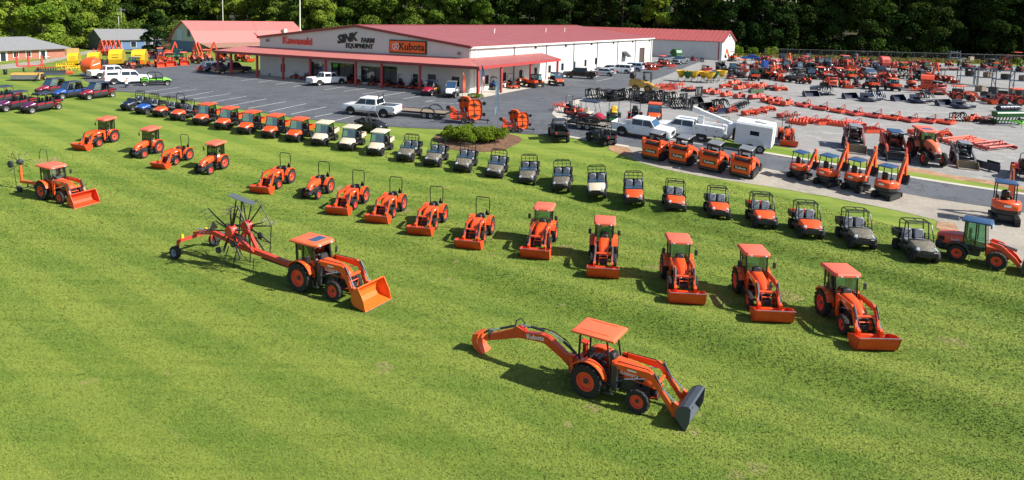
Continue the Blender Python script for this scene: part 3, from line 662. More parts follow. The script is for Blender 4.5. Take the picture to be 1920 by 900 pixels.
# gambrel barn, blue-grey house, brick ranch house
def house_obj(name, base, ang): return thing(name, base, ang)
BARNROOF = rib_mat('faded red barn roofing', (.50, .145, .135), R(30), .6, rough=.5, depth=.02, var=.1)
SIDING = mat('grey-green siding', (.42, .44, .42), .7, var=.1, vs=1)
BLUEWALL = mat('blue painted block', (.10, .17, .31), .7, var=.15, vs=2)
bb_ = G(-86.5, 182); BANG = math.degrees(ANG) - 6
barn = house_obj('gambrel_barn', bb_, BANG)      # local x runs back along the ridge, y to the left
BWd, BL, e1, k1, ap1 = 12.6, 34.0, 3.0, 5.7, 8.1
prof = [(-BWd/2, e1), (-BWd*.315, k1), (0, ap1), (BWd*.315, k1), (BWd/2, e1)]
part('lower_wall', BLUEWALL, barn, ('bb', 0, .3, -BWd/2, BWd/2, -2.5, e1), ('bb', .3, BL, BWd/2-.3, BWd/2, -2.5, e1), smooth=False)
part('side_wall', mat('pale side siding', (.55, .56, .53), .7, var=.1, vs=1), barn, ('bb', .3, BL, -BWd/2, -BWd/2+.3, -2.5, e1), smooth=False)
part('gable_wall', SIDING, barn, ('prismx', prof, .04, .3), smooth=False)
rb = MB()
for i in range(4):
    (y0, z0), (y1, z1) = prof[i], prof[i+1]
    if i == 0: y0 -= .5; z0 -= .55
    if i == 3: y1 += .5; z1 -= .55
    rb.quad((-.5, y0, z0+.06), (BL+.5, y0, z0+.06), (BL+.5, y1, z1+.06), (-.5, y1, z1+.06), th=.14)
brf = rb.build('roof', BARNROOF, barn, False)
part('eave_board', TRIMW, brf, ('bb', -.5, BL+.5, -BWd/2-.62, -BWd/2-.5, e1-.95, e1-.55))
part('chimney', mat('pale chimney block', (.5, .46, .43), .8), brf, ('bb', BL*.80, BL*.80+1.1, -BWd*.44, -BWd*.44+.9, e1+.2, k1+.6))
dr = part('loft_door', mat('pale blue loft door', (.40, .50, .66), .6), barn, ('bb', -.06, .03, .6, 2.9, 3.1, 6.0)); part('window', mat('barn window blue', (.05, .09, .15), .3), barn, ('bb', -.06, .03, -3.3, -2.0, 4.2, 6.0))
for i in range(3): part('side_door', mat('white barn door', (.7, .71, .72), .5), barn, ('bb', BL*(.62+.12*i), BL*(.62+.12*i)+2.6, -BWd/2-.05, -BWd/2+.05, -.3, 2.3))
part('shed_roof', mat('brown shed roof', (.30, .17, .12), .7, var=.2, vs=2), barn, ('box', (BL*.26, -BWd/2-2.6, 2.2), (BL*.5, 5.0, .15), (12, 0, 0)))
tag(barn, 'gambrel barn with faded red roof and blue lower wall behind the lot', 'barn')

bk = G(-118, 196)
bh = house_obj('bungalow', bk, math.degrees(ANG) - 8)
part('wall', BLUEWALL, bh, ('bb', 0, 16, -4.6, 4.6, -2, 3.0), smooth=False)
part('gable_wall', mat('dark slate gable', (.10, .115, .135), .8), bh, ('prismx', [(-4.6, 3.0), (4.6, 3.0), (0, 5.6)], -.05, .2), ('bb', -.05, .05, -4.55, 4.55, -2, 2.99), smooth=False)
SHING = mat('grey shingle roof', (.20, .205, .215), .85, var=.2, vs=3, bump=.3, bs=8)
part('roof', SHING, bh, ('quad', (-.5, -5.2, 2.72), (16.5, -5.2, 2.72), (16.5, 0, 5.7), (-.5, 0, 5.7), .16), ('quad', (16.5, 5.2, 2.72), (-.5, 5.2, 2.72), (-.5, 0, 5.7), (16.5, 0, 5.7), .16), smooth=False)
for x in (3.5, 7.5, 11.5): w_ = part('window', TRIMW, bh, ('bb', x-.1, x+1.5, -4.72, -4.6, .7, 2.4)); part('pane', GLASSD, w_, ('bb', x, x+1.4, -4.76, -4.721, .8, 2.3))
part('porch_post', TRIMW, bh, ('bb', 13.2, 13.4, -5.0, -4.8, -1, 2.6))
tag(bh, 'small blue bungalow with grey shingle roof beyond the yellow balers', 'house')

BRICK = mat('red-brown brick', (.36, .145, .10), .85, vs=1.5, col2=(.30, .125, .09), bump=.2, bs=20)
rk = P(122, 107); _k2 = P(0, 115); rh = house_obj('brick_ranch_house', rk + (rk-_k2).normalized()*(-12), math.degrees(math.atan2((rk-_k2).y, (rk-_k2).x)))          # local x to the right along the long wall, -y towards the yard
part('wall', BRICK, rh, ('bb', -26, 12, 0, 9, -1.5, 2.55), smooth=False)
part('roof', SHING, rh, ('add', [(-27, -.9, 2.45), (13, -.9, 2.45), (13, 10, 2.45), (-27, 10, 2.45), (-21, 4.5, 5.2), (6, 4.5, 5.2), (-27, -.9, 2.25), (13, -.9, 2.25), (13, 10, 2.25), (-27, 10, 2.25)], [(0,1,5,4), (1,2,5), (2,3,4,5), (3,0,4), (6,7,1,0), (7,8,2,1), (8,9,3,2), (9,6,0,3), (9,8,7,6)]), smooth=False)
part('chimney', BRICK, rh, ('bb', -6.2, -5.0, -.95, 0, -1.5, 4.3), smooth=False)
for x in (-10, -1, 2): w_ = part('window', TRIMW, rh, ('bb', x, x+1.3, -.1, .05, .6, 2.1)); part('pane', GLASSD, w_, ('bb', x+.12, x+1.18, -.13, -.101, .72, 1.98))
for x in (-4.2, 5.3): w_ = part('patio_door', TRIMW, rh, ('bb', x, x+1.9, -.1, .05, -.2, 2.1)); part('pane', GLASSD, w_, ('bb', x+.35, x+1.5, -.13, -.101, 0, 1.95))
tag(rh, 'brick ranch house with grey hip roof at the far left', 'house')

# plank fence by the bungalow, one board per part
fen = thing('board_fence', G(-124, 172), 28)
PLK = mat('weathered fence board', (.30, .19, .10), .85, var=.3, vs=2); PLK2 = mat('pale new fence board', (.52, .34, .13), .8, var=.15, vs=2)
me0 = part('board', PLK, fen, ('bb', 0, .28, 0, .04, -1.0, 1.8), smooth=False)
for i in range(1, 46):
    o = me0.copy(); COL.objects.link(o); o.location.x = i*.30
    if i > 36: o.material_slots[0].link = 'OBJECT'; o.material_slots[0].material = PLK2
part('rail', PLK, fen, ('bb', 0, 13.8, .05, .13, .3, .42), ('bb', 0, 13.8, .05, .13, 1.3, 1.42))
tag(fen, 'brown board fence between the brick house and the bungalow', 'fence')

# chain-link fence at the edge of the wood
cf = thing('chain_link_fence', G(72, 197))
GALV = mat('galvanised post', (.16, .17, .18), .55, metal=.3)
pts = [G(72 + i*3.2, 198.5 - .16*i*1.0) for i in range(27)]; base = pts[0]
for p in pts: part('post', GALV, cf, ('cyl', p-base+Vector((0, 0, -.3)), p-base+Vector((0, 0, 2.3)), .05, 6))
part('top_rail', GALV, cf, ('tube', [p-base+Vector((0, 0, 2.25)) for p in pts], .03, 4))
fb = MB()
for i in range(len(pts)-1):
    a, b2 = pts[i]-base, pts[i+1]-base
    for j in range(8):
        t0, t1 = j/8, min(1, (j+2)/8); fb.bar(a.lerp(b2, t0)+Vector((0, 0, .1)), a.lerp(b2, t1)+Vector((0, 0, 2.2)), .012); fb.bar(a.lerp(b2, t1)+Vector((0, 0, .1)), a.lerp(b2, t0)+Vector((0, 0, 2.2)), .012)
fb.build('wire_mesh', GALV, cf, False)['kind'] = 'stuff'
cf.location = base; tag(cf, 'tall chain-link fence along the dark wood at right', 'fence')

# utility poles and wires
POLE = mat('grey pole wood', (.40, .36, .32), .8, var=.2, vs=2); POLEW = mat('pale pole', (.62, .61, .58), .6)
def pole(px, py, h, label, arm=True, m=POLE, dist=None, r=.16):
    b = G((px-960)/FPX*dist, dist) if dist else P(px, py); t = thing('utility_pole', b)
    part('shaft', m, t, ('cyl', (0, 0, -.5), (0, 0, h), r, 8, r*.65))
    if arm:
        part('cross_arm', m, t, ('bb', -1.25, 1.25, -.08, .08, h-.75, h-.6), ('bb', -.9, .9, -.06, .06, h-1.7, h-1.58))
        for x in (-1.1, -.4, .4, 1.1): part('insulator', LENS, t, ('cyl', (x, 0, h-.6), (x, 0, h-.42), .05, 6))
    tag(t, label, 'pole'); return b + Vector((0, 0, h-.5))
w1 = pole(229, 84, 11.2, 'brown utility pole with cross arm beside the bungalow')
w2 = pole(224, 86, 8.8, 'slim pale pole beside the taller cross-arm pole', arm=False, m=POLEW, r=.12)
w3 = pole(561, 60, 15.5, 'white utility pole with transformer behind the store roof', m=POLEW, dist=190, r=.22)
w4 = pole(417, 40, 15.5, 'thin utility pole rising behind the barn ridge', dist=215, m=POLEW)
wi = 0
for a, b2, lab in ((w1, w4, 'sagging overhead wire from the bungalow pole to the barn pole'), (w4, w3, 'overhead wire between the barn pole and the white transformer pole'), (w1, w1 + Vector((-70, -14, -1.5)), 'overhead wire running left from the bungalow pole over the trees'), (w2, w2 + Vector((-75, 14, -1)), 'lower overhead wire running left from the slim pale pole')):
    k = 14; t = MB(); base = a.copy()
    for q in (0, .55):
        t.tube([a.lerp(b2, i/k) - base + Vector((0, 0, -q - 4*1.1*(i/k)*(1-i/k))) for i in range(k+1)], .02, 4)
    o = t.build('overhead_wire', BLACKM, None); o.location = base; tag(o, lab, 'wire')

# ------------------------------------------------------------------ vegetation
def leaf_mat(name, c1, c2, c3, trans=.25, up=False):
    m = bpy.data.materials.new(name); m.use_nodes = True; n = m.node_tree.nodes; l = m.node_tree.links
    n.remove(n['Principled BSDF']); out = n['Material Output']
    g = n.new('ShaderNodeNewGeometry'); oi = n.new('ShaderNodeObjectInfo')
    t = n.new('ShaderNodeTexNoise'); t.inputs['Scale'].default_value = .35; t.inputs['Detail'].default_value = 3; l.new(g.outputs['Position'], t.inputs['Vector'])
    r1 = n.new('ShaderNodeMapRange'); r1.inputs[1].default_value = .38; r1.inputs[2].default_value = .62; l.new(t.outputs['Fac'], r1.inputs[0])
    m1 = n.new('ShaderNodeMix'); m1.data_type = 'RGBA'; m1.inputs['A'].default_value = c1 + (1,); m1.inputs['B'].default_value = c2 + (1,); l.new(r1.outputs[0], m1.inputs['Factor'])
    m2 = n.new('ShaderNodeMix'); m2.data_type = 'RGBA'; m2.inputs['B'].default_value = c3 + (1,); l.new(m1.outputs['Result'], m2.inputs['A'])
    mu = n.new('ShaderNodeMath'); mu.operation = 'MULTIPLY'; mu.inputs[1].default_value = .6; l.new(oi.outputs['Random'], mu.inputs[0]); l.new(mu.outputs[0], m2.inputs['Factor'])
    d = n.new('ShaderNodeBsdfDiffuse'); tr = n.new('ShaderNodeBsdfTranslucent'); mx = n.new('ShaderNodeMixShader'); mx.inputs[0].default_value = trans
    for s_ in (d, tr): l.new(m2.outputs['Result'], s_.inputs[0])
    if up:
        vm = n.new('ShaderNodeVectorMath'); vm.operation = 'MULTIPLY_ADD'; vm.inputs[1].default_value = (.45, .45, .45); vm.inputs[2].default_value = (0, 0, 1); l.new(g.outputs['Normal'], vm.inputs[0])
        vn = n.new('ShaderNodeVectorMath'); vn.operation = 'NORMALIZE'; l.new(vm.outputs[0], vn.inputs[0]); l.new(vn.outputs[0], d.inputs['Normal'])
    l.new(d.outputs[0], mx.inputs[1]); l.new(tr.outputs[0], mx.inputs[2]); l.new(mx.outputs[0], out.inputs[0]); return m
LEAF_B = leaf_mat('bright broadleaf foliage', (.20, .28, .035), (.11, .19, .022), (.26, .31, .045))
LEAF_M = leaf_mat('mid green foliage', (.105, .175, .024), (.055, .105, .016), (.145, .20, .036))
LEAF_D = leaf_mat('shade-toned dark foliage', (.022, .046, .011), (.009, .022, .007), (.045, .075, .016), .12)  # shade of the right-hand wood put into the leaf colour; half-lit copy below
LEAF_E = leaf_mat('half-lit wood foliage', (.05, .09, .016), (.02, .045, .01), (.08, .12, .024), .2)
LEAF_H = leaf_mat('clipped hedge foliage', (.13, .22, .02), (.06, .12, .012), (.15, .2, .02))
BARK = mat('grey-brown bark', (.055, .045, .034), .9, var=.3, vs=4)
def leaves(blobs, count, size, seed, flat=.35):
    """leaf-clump quads scattered through the shells of ellipsoid lobes; blobs = (centre, radii)"""
    g = np.random.default_rng(seed); wts = np.array([b[1][0]*b[1][1] + b[1][2]*b[1][0] for b in blobs]); wts = wts / wts.sum()
    idx = g.choice(len(blobs), count, p=wts); C = np.array([b[0] for b in blobs])[idx]; Rd = np.array([b[1] for b in blobs])[idx]
    d = g.normal(size=(count, 3)); d[:, 2] = np.where(d[:, 2] < -.55, -d[:, 2], d[:, 2]); d /= np.linalg.norm(d, axis=1)[:, None]
    rr = 1 - np.abs(g.normal(0, .17, (count, 1))); p = C + d*Rd*np.clip(rr, .3, 1.05)
    nrm = d*.9 + g.normal(0, .55, (count, 3)); nrm /= np.linalg.norm(nrm, axis=1)[:, None]
    a = np.cross(nrm, g.normal(size=(count, 3))); a /= np.linalg.norm(a, axis=1)[:, None]; b = np.cross(nrm, a)
    s = size*g.uniform(.55, 1.35, (count, 1)); e = g.uniform(.5, .9, (count, 1))
    v = np.stack([p - a*s, p - b*s*e + nrm*s*.15, p + a*s, p + b*s*e + nrm*s*.15], 1).reshape(-1, 3)
    return v
def leaf_object(name, v, m, parent):
    n = len(v)//4; me = bpy.data.meshes.new(name); me.vertices.add(len(v)); me.vertices.foreach_set('co', v.astype(np.float32).ravel())
    me.loops.add(n*4); me.loops.foreach_set('vertex_index', np.arange(n*4, dtype=np.int32)); me.polygons.add(n); me.polygons.foreach_set('loop_start', np.arange(0, n*4, 4, dtype=np.int32))
    me.update(calc_edges=True); me.validate(); me.materials.append(m)
    o = bpy.data.objects.new(name, me); COL.objects.link(o)
    if parent is not None: o.parent = parent
    return o
def tree_proto(kind, seed):
    g = random.Random(seed); t = thing('broadleaf_tree' if kind != 'pine' else 'pine_tree'); H = 20.0
    tb = MB(); pts = [(0, 0, -1)]; x = y = 0
    for k in range(6): x += g.uniform(-.25, .25); y += g.uniform(-.25, .25); pts.append((x, y, 2.6*(k+1)))
    tb.tube(pts, [.34, .29, .25, .21, .17, .12, .06], 7); blobs = []
    if kind == 'pine':
        for k in range(9):
            z = 5.5 + k*1.65; r_ = (3.9 - k*.36)*g.uniform(.8, 1.2)
            for q in range(5 if k < 7 else 3):
                a = g.uniform(0, 6.28); rr = r_*g.uniform(.45, .95); c = (math.cos(a)*rr, math.sin(a)*rr, z+g.uniform(-.6, .6)); blobs.append((c, (1.4, 1.4, .75)))
                tb.tube([(x*.5, y*.5, z-.3), c], [.09, .03], 4)
    else:
        low = {'wide': 1.4, 'tall': 2.6, 'full': .6}[kind]; W = {'wide': 5.4, 'tall': 4.0, 'full': 4.8}[kind]
        for k in range(30):
            z = low + (H-low-1.5)*g.random()**.9; f = (z-low)/(H-low); r_ = W*(math.sin(math.pi*min(.97, .16+.84*f))**.6)
            a = g.uniform(0, 6.28); rr = r_*math.sqrt(g.uniform(.1, .75)); c = (math.cos(a)*rr, math.sin(a)*rr, z); s_ = g.uniform(1.2, 2.3)
            blobs.append((c, (s_*1.15, s_*1.15, s_*.85)))
            if k % 2 == 0: tb.tube([(x*.6, y*.6, max(1.5, z-2.2)), ((c[0])*.5, c[1]*.5, z-.9), c], [.14, .09, .03], 5)
        blobs.append(((0, 0, H-1.6), (1.7, 1.7, 1.6)))
    leaf_object('crown', leaves(blobs, 11500 if kind != 'pine' else 9000, .30, seed), LEAF_M, t)
    tb.build('trunk', BARK, t); index_tree(t); return t
TP = {k: [tree_proto(k, s) for s in ss] for k, ss in {'wide': (1, 2), 'tall': (3, 4), 'full': (5, 6), 'pine': (8, 9)}.items()}
USED = set()
def plant_tree(kind, x, y, h, m, label, group=None):
    protos = TP[kind]; pr = next((q for q in protos if q not in USED), None)
    if pr is not None: USED.add(pr); t = pr
    else: t = dup(rnd.choice(protos))
    s = h/20.0*rnd.uniform(.94, 1.06); sx = s*rnd.uniform(.92, 1.15)
    t.location = G(x, y) - Vector((0, 0, .2)); t.scale = (sx, sx*rnd.uniform(.9, 1.1), s); t.rotation_euler[2] = rnd.uniform(0, 6.28)
    for c in t.children:
        if c.name.startswith('crown'): c.material_slots[0].link = 'OBJECT'; c.material_slots[0].material = m
    return tag(t, label, 'tree', group)
def at(px, dist): return ((px - PX0)/FPX*dist*1.0, dist)
left_trees = [(-30, 190, 21, 'wide', LEAF_B), (25, 182, 20, 'full', LEAF_B), (78, 186, 22, 'wide', LEAF_B), (122, 197, 19, 'full', LEAF_M), (150, 202, 20, 'full', LEAF_B), (188, 216, 22, 'wide', LEAF_B)]
lt = ['at the left edge of the photo', 'behind the brick house roof', 'above the brick house roof end', 'between the brick house and the board fence', 'above the board fence', 'left of the bungalow poles']
for (px, d, h, k, m), q in zip(left_trees, lt): plant_tree(k, *at(px, d), h, m, 'bright leafy tree ' + q, 'bright trees behind the houses')
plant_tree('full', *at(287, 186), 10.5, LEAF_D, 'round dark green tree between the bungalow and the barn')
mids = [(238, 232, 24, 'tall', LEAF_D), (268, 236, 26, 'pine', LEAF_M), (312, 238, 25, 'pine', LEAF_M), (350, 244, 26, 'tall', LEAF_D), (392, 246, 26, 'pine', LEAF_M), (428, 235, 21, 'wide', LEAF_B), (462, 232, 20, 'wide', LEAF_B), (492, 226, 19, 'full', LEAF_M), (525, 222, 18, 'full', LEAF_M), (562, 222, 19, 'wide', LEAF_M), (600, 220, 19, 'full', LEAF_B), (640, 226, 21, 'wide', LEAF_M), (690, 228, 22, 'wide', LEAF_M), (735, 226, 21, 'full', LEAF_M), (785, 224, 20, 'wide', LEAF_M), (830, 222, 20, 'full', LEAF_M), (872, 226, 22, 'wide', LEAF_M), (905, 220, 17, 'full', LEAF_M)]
for i, (px, d, h, k, m) in enumerate(mids):
    nm = {'pine': 'tall pine', 'tall': 'tall dark tree', 'wide': 'spreading green tree', 'full': 'dense green tree'}[k]
    plant_tree(k, *at(px, d), h, m, nm + (' behind the barn' if px < 520 else ' behind the store roof') + ', %s from the left in the mid wood' % (_ORD[i] if i < 14 else ('fifteenth', 'sixteenth', 'seventeenth', 'eighteenth')[i-14]), 'trees behind barn and store')
right = []
x = 935
while x < 1990: right.append((x, 214 + rnd.uniform(-5, 8) + (6 if x < 1340 else 0))); x += rnd.uniform(27, 38)
ro = 0; vine = 0
for px, d in right:
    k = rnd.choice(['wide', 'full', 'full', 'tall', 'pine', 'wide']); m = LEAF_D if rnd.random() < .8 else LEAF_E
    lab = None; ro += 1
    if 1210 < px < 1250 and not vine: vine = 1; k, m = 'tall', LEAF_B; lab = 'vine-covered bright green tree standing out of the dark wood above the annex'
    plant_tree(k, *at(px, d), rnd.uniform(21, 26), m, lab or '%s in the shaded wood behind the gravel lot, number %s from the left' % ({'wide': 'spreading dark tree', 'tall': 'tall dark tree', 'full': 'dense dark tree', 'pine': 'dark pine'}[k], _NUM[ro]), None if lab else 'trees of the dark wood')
# second and third ranks of the wood: one mass
blobs = []; gg = random.Random(3)
for k in range(520):
    px = gg.uniform(-120, 2040); d = gg.uniform(232, 300); X_, Y_ = at(px, d); z = gz(X_, Y_) + gg.uniform(0, 26); s_ = gg.uniform(2.6, 4.6); blobs.append(((X_, Y_, z), (s_*1.2, s_, s_*.9)))
for k in range(200):
    px = gg.uniform(-200, 2140); d = gg.uniform(310, 400); X_, Y_ = at(px, d); z = gz(X_, Y_) + gg.uniform(0, 34); s_ = gg.uniform(6, 9); blobs.append(((X_, Y_, z), (s_*1.3, s_*.6, s_)))
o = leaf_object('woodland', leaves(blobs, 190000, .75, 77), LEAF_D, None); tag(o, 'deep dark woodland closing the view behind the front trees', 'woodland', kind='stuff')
blobs = []
for k in range(300):
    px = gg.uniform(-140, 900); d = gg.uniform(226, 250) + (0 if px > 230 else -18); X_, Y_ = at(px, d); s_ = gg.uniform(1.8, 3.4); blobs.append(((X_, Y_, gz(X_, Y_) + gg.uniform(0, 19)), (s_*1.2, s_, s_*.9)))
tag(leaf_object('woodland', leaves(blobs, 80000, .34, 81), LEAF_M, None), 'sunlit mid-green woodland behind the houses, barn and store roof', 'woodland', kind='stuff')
# undergrowth that closes the foot of the wood
blobs = []; blobs2 = []
for k in range(260):
    px = gg.uniform(900, 2040); d = gg.uniform(207, 226) + (8 if px < 1345 else 0); X_, Y_ = at(px, d); s_ = gg.uniform(1.2, 2.6); blobs.append(((X_, Y_, gz(X_, Y_) + s_*gg.uniform(.4, 2.4)), (s_*1.3, s_, s_)))
for k in range(200):
    px = gg.uniform(-80, 930); d = gg.uniform(203, 232) + (10 if px > 230 else 0); X_, Y_ = at(px, d); s_ = gg.uniform(1.4, 2.8); blobs2.append(((X_, Y_, gz(X_, Y_) + s_*gg.uniform(.4, 2.6)), (s_*1.3, s_, s_)))
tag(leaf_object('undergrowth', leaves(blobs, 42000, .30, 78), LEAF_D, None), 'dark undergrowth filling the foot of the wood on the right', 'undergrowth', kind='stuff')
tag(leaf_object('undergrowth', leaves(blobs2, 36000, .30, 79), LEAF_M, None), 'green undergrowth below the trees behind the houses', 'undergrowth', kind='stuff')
# shrubs and weeds at the wood edge
for i, (px, d, h, m) in enumerate(((1377, 196, 3.2, LEAF_B), (1408, 197, 2.6, LEAF_M), (1441, 196, 3.0, LEAF_B), (1362, 199, 4.4, LEAF_M), (1690, 197, 2.4, LEAF_D), (1905, 182, 2.6, LEAF_M), (115, 184, 5.0, LEAF_B))):
    gq = random.Random(50+i); t = thing('shrub', G(*at(px, d)))
    bl = [((gq.uniform(-.4, .4)*h, gq.uniform(-.4, .4)*h, h*gq.uniform(.25, .7)), (h*.3, h*.3, h*.33)) for _ in range(7)]
    leaf_object('foliage', leaves(bl, 900, .16, 60+i), m, t); part('stem', BARK, t, ('cyl', (0, 0, -.3), (0, 0, h*.5), .06, 5))
    tag(t, ['pale green bush at the corner of the annex', 'low bush beside the annex excavator', 'small bright bush behind the scrap row', 'tall bush against the annex gable', 'dark bush on the bank by the fence', 'green bush at the far right of the fence', 'bright bush at the end of the brick house'][i], 'bush')
gr_ = np.random.default_rng(5); n_ = 9000; px = gr_.uniform(1345, 1960, n_); X_ = (px-PX0)/FPX*196 + gr_.normal(0, 1.5, n_); Y_ = 197.5 - .05*np.maximum(0, X_-72) + gr_.normal(0, 2.6, n_)
keep = X_ > 62; X_, Y_ = X_[keep], Y_[keep]; Zs = np.array([gz(a, b) for a, b in zip(X_, Y_)]); s = gr_.uniform(.12, .42, len(X_)); an = gr_.uniform(0, 6.28, len(X_))
v = np.stack([np.stack([X_-np.cos(an)*s*.5, Y_-np.sin(an)*s*.5, Zs], 1), np.stack([X_+np.cos(an)*s*.5, Y_+np.sin(an)*s*.5, Zs], 1), np.stack([X_+np.cos(an)*s*.8, Y_+np.sin(an)*s*.3, Zs+s*1.7], 1), np.stack([X_-np.cos(an)*s*.2, Y_-np.sin(an)*s*.7, Zs+s*1.8], 1)], 1).reshape(-1, 3)
WEED = leaf_mat('dry weeds', (.24, .19, .06), (.13, .14, .03), (.3, .22, .08))
tag(leaf_object('weeds', v, WEED, None), 'dry yellow weeds along the edge of the gravel lot', 'weeds', kind='stuff')
# island hedge
hp = P(890, 262); hd = thing('island_hedge', hp); gq = random.Random(4); bl = []
for k in range(46):
    a = gq.uniform(0, 6.28); r_ = math.sqrt(gq.random()); bl.append(((3.1*r_*math.cos(a), 2.1*r_*math.sin(a), .55+gq.uniform(-.1, .25)), (.62, .62, .55)))
leaf_object('foliage', leaves(bl, 16000, .085, 21), LEAF_H, hd)
sb = MB()
for k in range(14): a = k*.45; sb.cyl((1.6*math.cos(a), 1.1*math.sin(a), -.1), (2.0*math.cos(a), 1.4*math.sin(a), .7), .04, 5)
sb.build('stem', BARK, hd); tag(hd, 'oval clipped green hedge in a mulch island by the drive', 'hedge')
# short grass standing on the near lawn
def grass():
    g = np.random.default_rng(11); n = 1500000
    Y = 14 + (64-14)*g.random(n)**1.45; X = g.uniform(-1, 1, n)*(Y*.80+1)
    keep = (g.random(n) < np.clip((66-Y)/30, 0, .8)) & (Y < np.interp(X, [-80, 5, 10, 21, 29, 31, 60], [66, 66, 64, 54, 45, 37, 20])); X, Y = X[keep], Y[keep]; n = len(X)
    xa, ya = np.array(XS), np.array(YS); i = np.clip(np.searchsorted(xa, X)-1, 0, len(xa)-2); j = np.clip(np.searchsorted(ya, Y)-1, 0, len(ya)-2); fx = (X-xa[i])/(xa[i+1]-xa[i]); fy = (Y-ya[j])/(ya[j+1]-ya[j])
    gq = lambda a, b: gzv(xa[a], ya[b]); Z = gq(i, j)*(1-fx)*(1-fy) + gq(i+1, j)*fx*(1-fy) + gq(i, j+1)*(1-fx)*fy + gq(i+1, j+1)*fx*fy + .002
    s = g.uniform(.014, .034, n)*(1 + (Y-14)/50); an = g.uniform(0, 6.28, n); lx = g.normal(0, 1.3, n)*s; ly = g.normal(0, 1.3, n)*s; hh = s*g.uniform(.5, 1.25, n)
    A = np.stack([X-np.cos(an)*s*.7, Y-np.sin(an)*s*.7, Z], 1); B = np.stack([X+np.cos(an)*s*.7, Y+np.sin(an)*s*.7, Z], 1); C = np.stack([X+lx, Y+ly, Z+hh], 1)
    v = np.stack([A, B, C], 1).reshape(-1, 3); me = bpy.data.meshes.new('grass_blades'); me.vertices.add(n*3); me.vertices.foreach_set('co', v.astype(np.float32).ravel())
    me.loops.add(n*3); me.loops.foreach_set('vertex_index', np.arange(n*3, dtype=np.int32)); me.polygons.add(n); me.polygons.foreach_set('loop_start', np.arange(0, n*3, 3, dtype=np.int32)); me.update(calc_edges=True)
    me.materials.append(LAWNB); o = bpy.data.objects.new('grass_blades', me); COL.objects.link(o); tag(o, 'short mown grass standing on the near lawn', 'grass', kind='stuff')
grass()
DRY = ground_mat('worn dry turf', [(.25, .215, .085)], [((.17, .20, .045), 2.6, .40, .6), ((.32, .24, .13), 5., .5, .7)], bump=.4, bscale=16)
for i, (px, py, rx, ry) in enumerate(((1112, 763, .30, .22), (1064, 795, .22, .16), (620, 553, .45, .22), (575, 556, .35, .2), (1352, 562, .9, .4), (1236, 502, .8, .35), (1480, 556, .7, .5), (1650, 618, .6, .4), (1790, 640, .8, .4), (1290, 806, .5, .2), (1376, 892, .3, .2), (1420, 878, .4, .2), (720, 690, .5, .3), (1060, 462, .6, .3), (640, 352, .7, .4), (590, 350, .6, .35), (90, 300, 1.0, .6), (760, 395, .5, .3))):
    c = P(px, py); gq = random.Random(i); o = sheet('bare_patch', [c + Vector((rx*1.25*math.cos(a)*gq.uniform(.35, 1.1), ry*1.9*math.sin(a)*gq.uniform(.35, 1.1), 0)) for a in np.linspace(0, 6.283, 12)[:-1]], DRY, .004, wob=.10)
# ------------------------------------------------------------------ wheels
def wheel(root, x, y, r, wd, side, rim, lugs=14, lug_h=.045, rim_f=.56, name='wheel'):
    """side = +1 left, -1 right; the tyre is the part, the rim its sub-part"""
    t = MB(); h = wd/2
    t.lathe([(r*rim_f, -h*.8), (r*.80, -h), (r*.93, -h*.9), (r*.97, -h*.45), (r*.97, h*.45), (r*.93, h*.9), (r*.80, h), (r*rim_f, h*.8)], (x, y, r), 'y', 24, False)
    if lugs:
        for k in range(lugs):
            for s_ in (-1, 1):
                a = 2*math.pi*(k + (.5 if s_ > 0 else 0))/lugs; a2 = a + .22
                p0 = Vector((x + (r-lug_h*.4)*math.cos(a), y + s_*h*.06, r + (r-lug_h*.4)*math.sin(a))); p1 = Vector((x + (r-lug_h*.6)*math.cos(a2), y + s_*h*.95, r + (r-lug_h*.6)*math.sin(a2)))
                t.bar(p0, p1, .035 + r*.05, lug_h, up=(math.cos(a), 0, math.sin(a)))
    o = t.build(name, RUBBER, root)
    m = MB(); e = side*h
    m.lathe([(r*rim_f*1.02, e*.82), (r*rim_f*.94, e*.80), (r*rim_f*.86, e*.15), (r*rim_f*.50, e*.05), (r*rim_f*.40, e*.30), (0.001, e*.34)], (x, y, r), 'y', 18, False)
    m.lathe([(r*rim_f*1.02, -e*.82), (r*rim_f*.9, -e*.7), (.001, -e*.6)], (x, y, r), 'y', 14, False)
    m.build('rim', rim, o)
    part('hub', CHAR, o, ('cyl', (x, y + e*.30, r), (x, y + e*.52, r), r*rim_f*.30, 8))
    return o
def arc(cx, cz, r, a0, a1, n): return [(cx + r*math.cos(R(a0 + (a1-a0)*i/n)), cz + r*math.sin(R(a0 + (a1-a0)*i/n))) for i in range(n+1)]
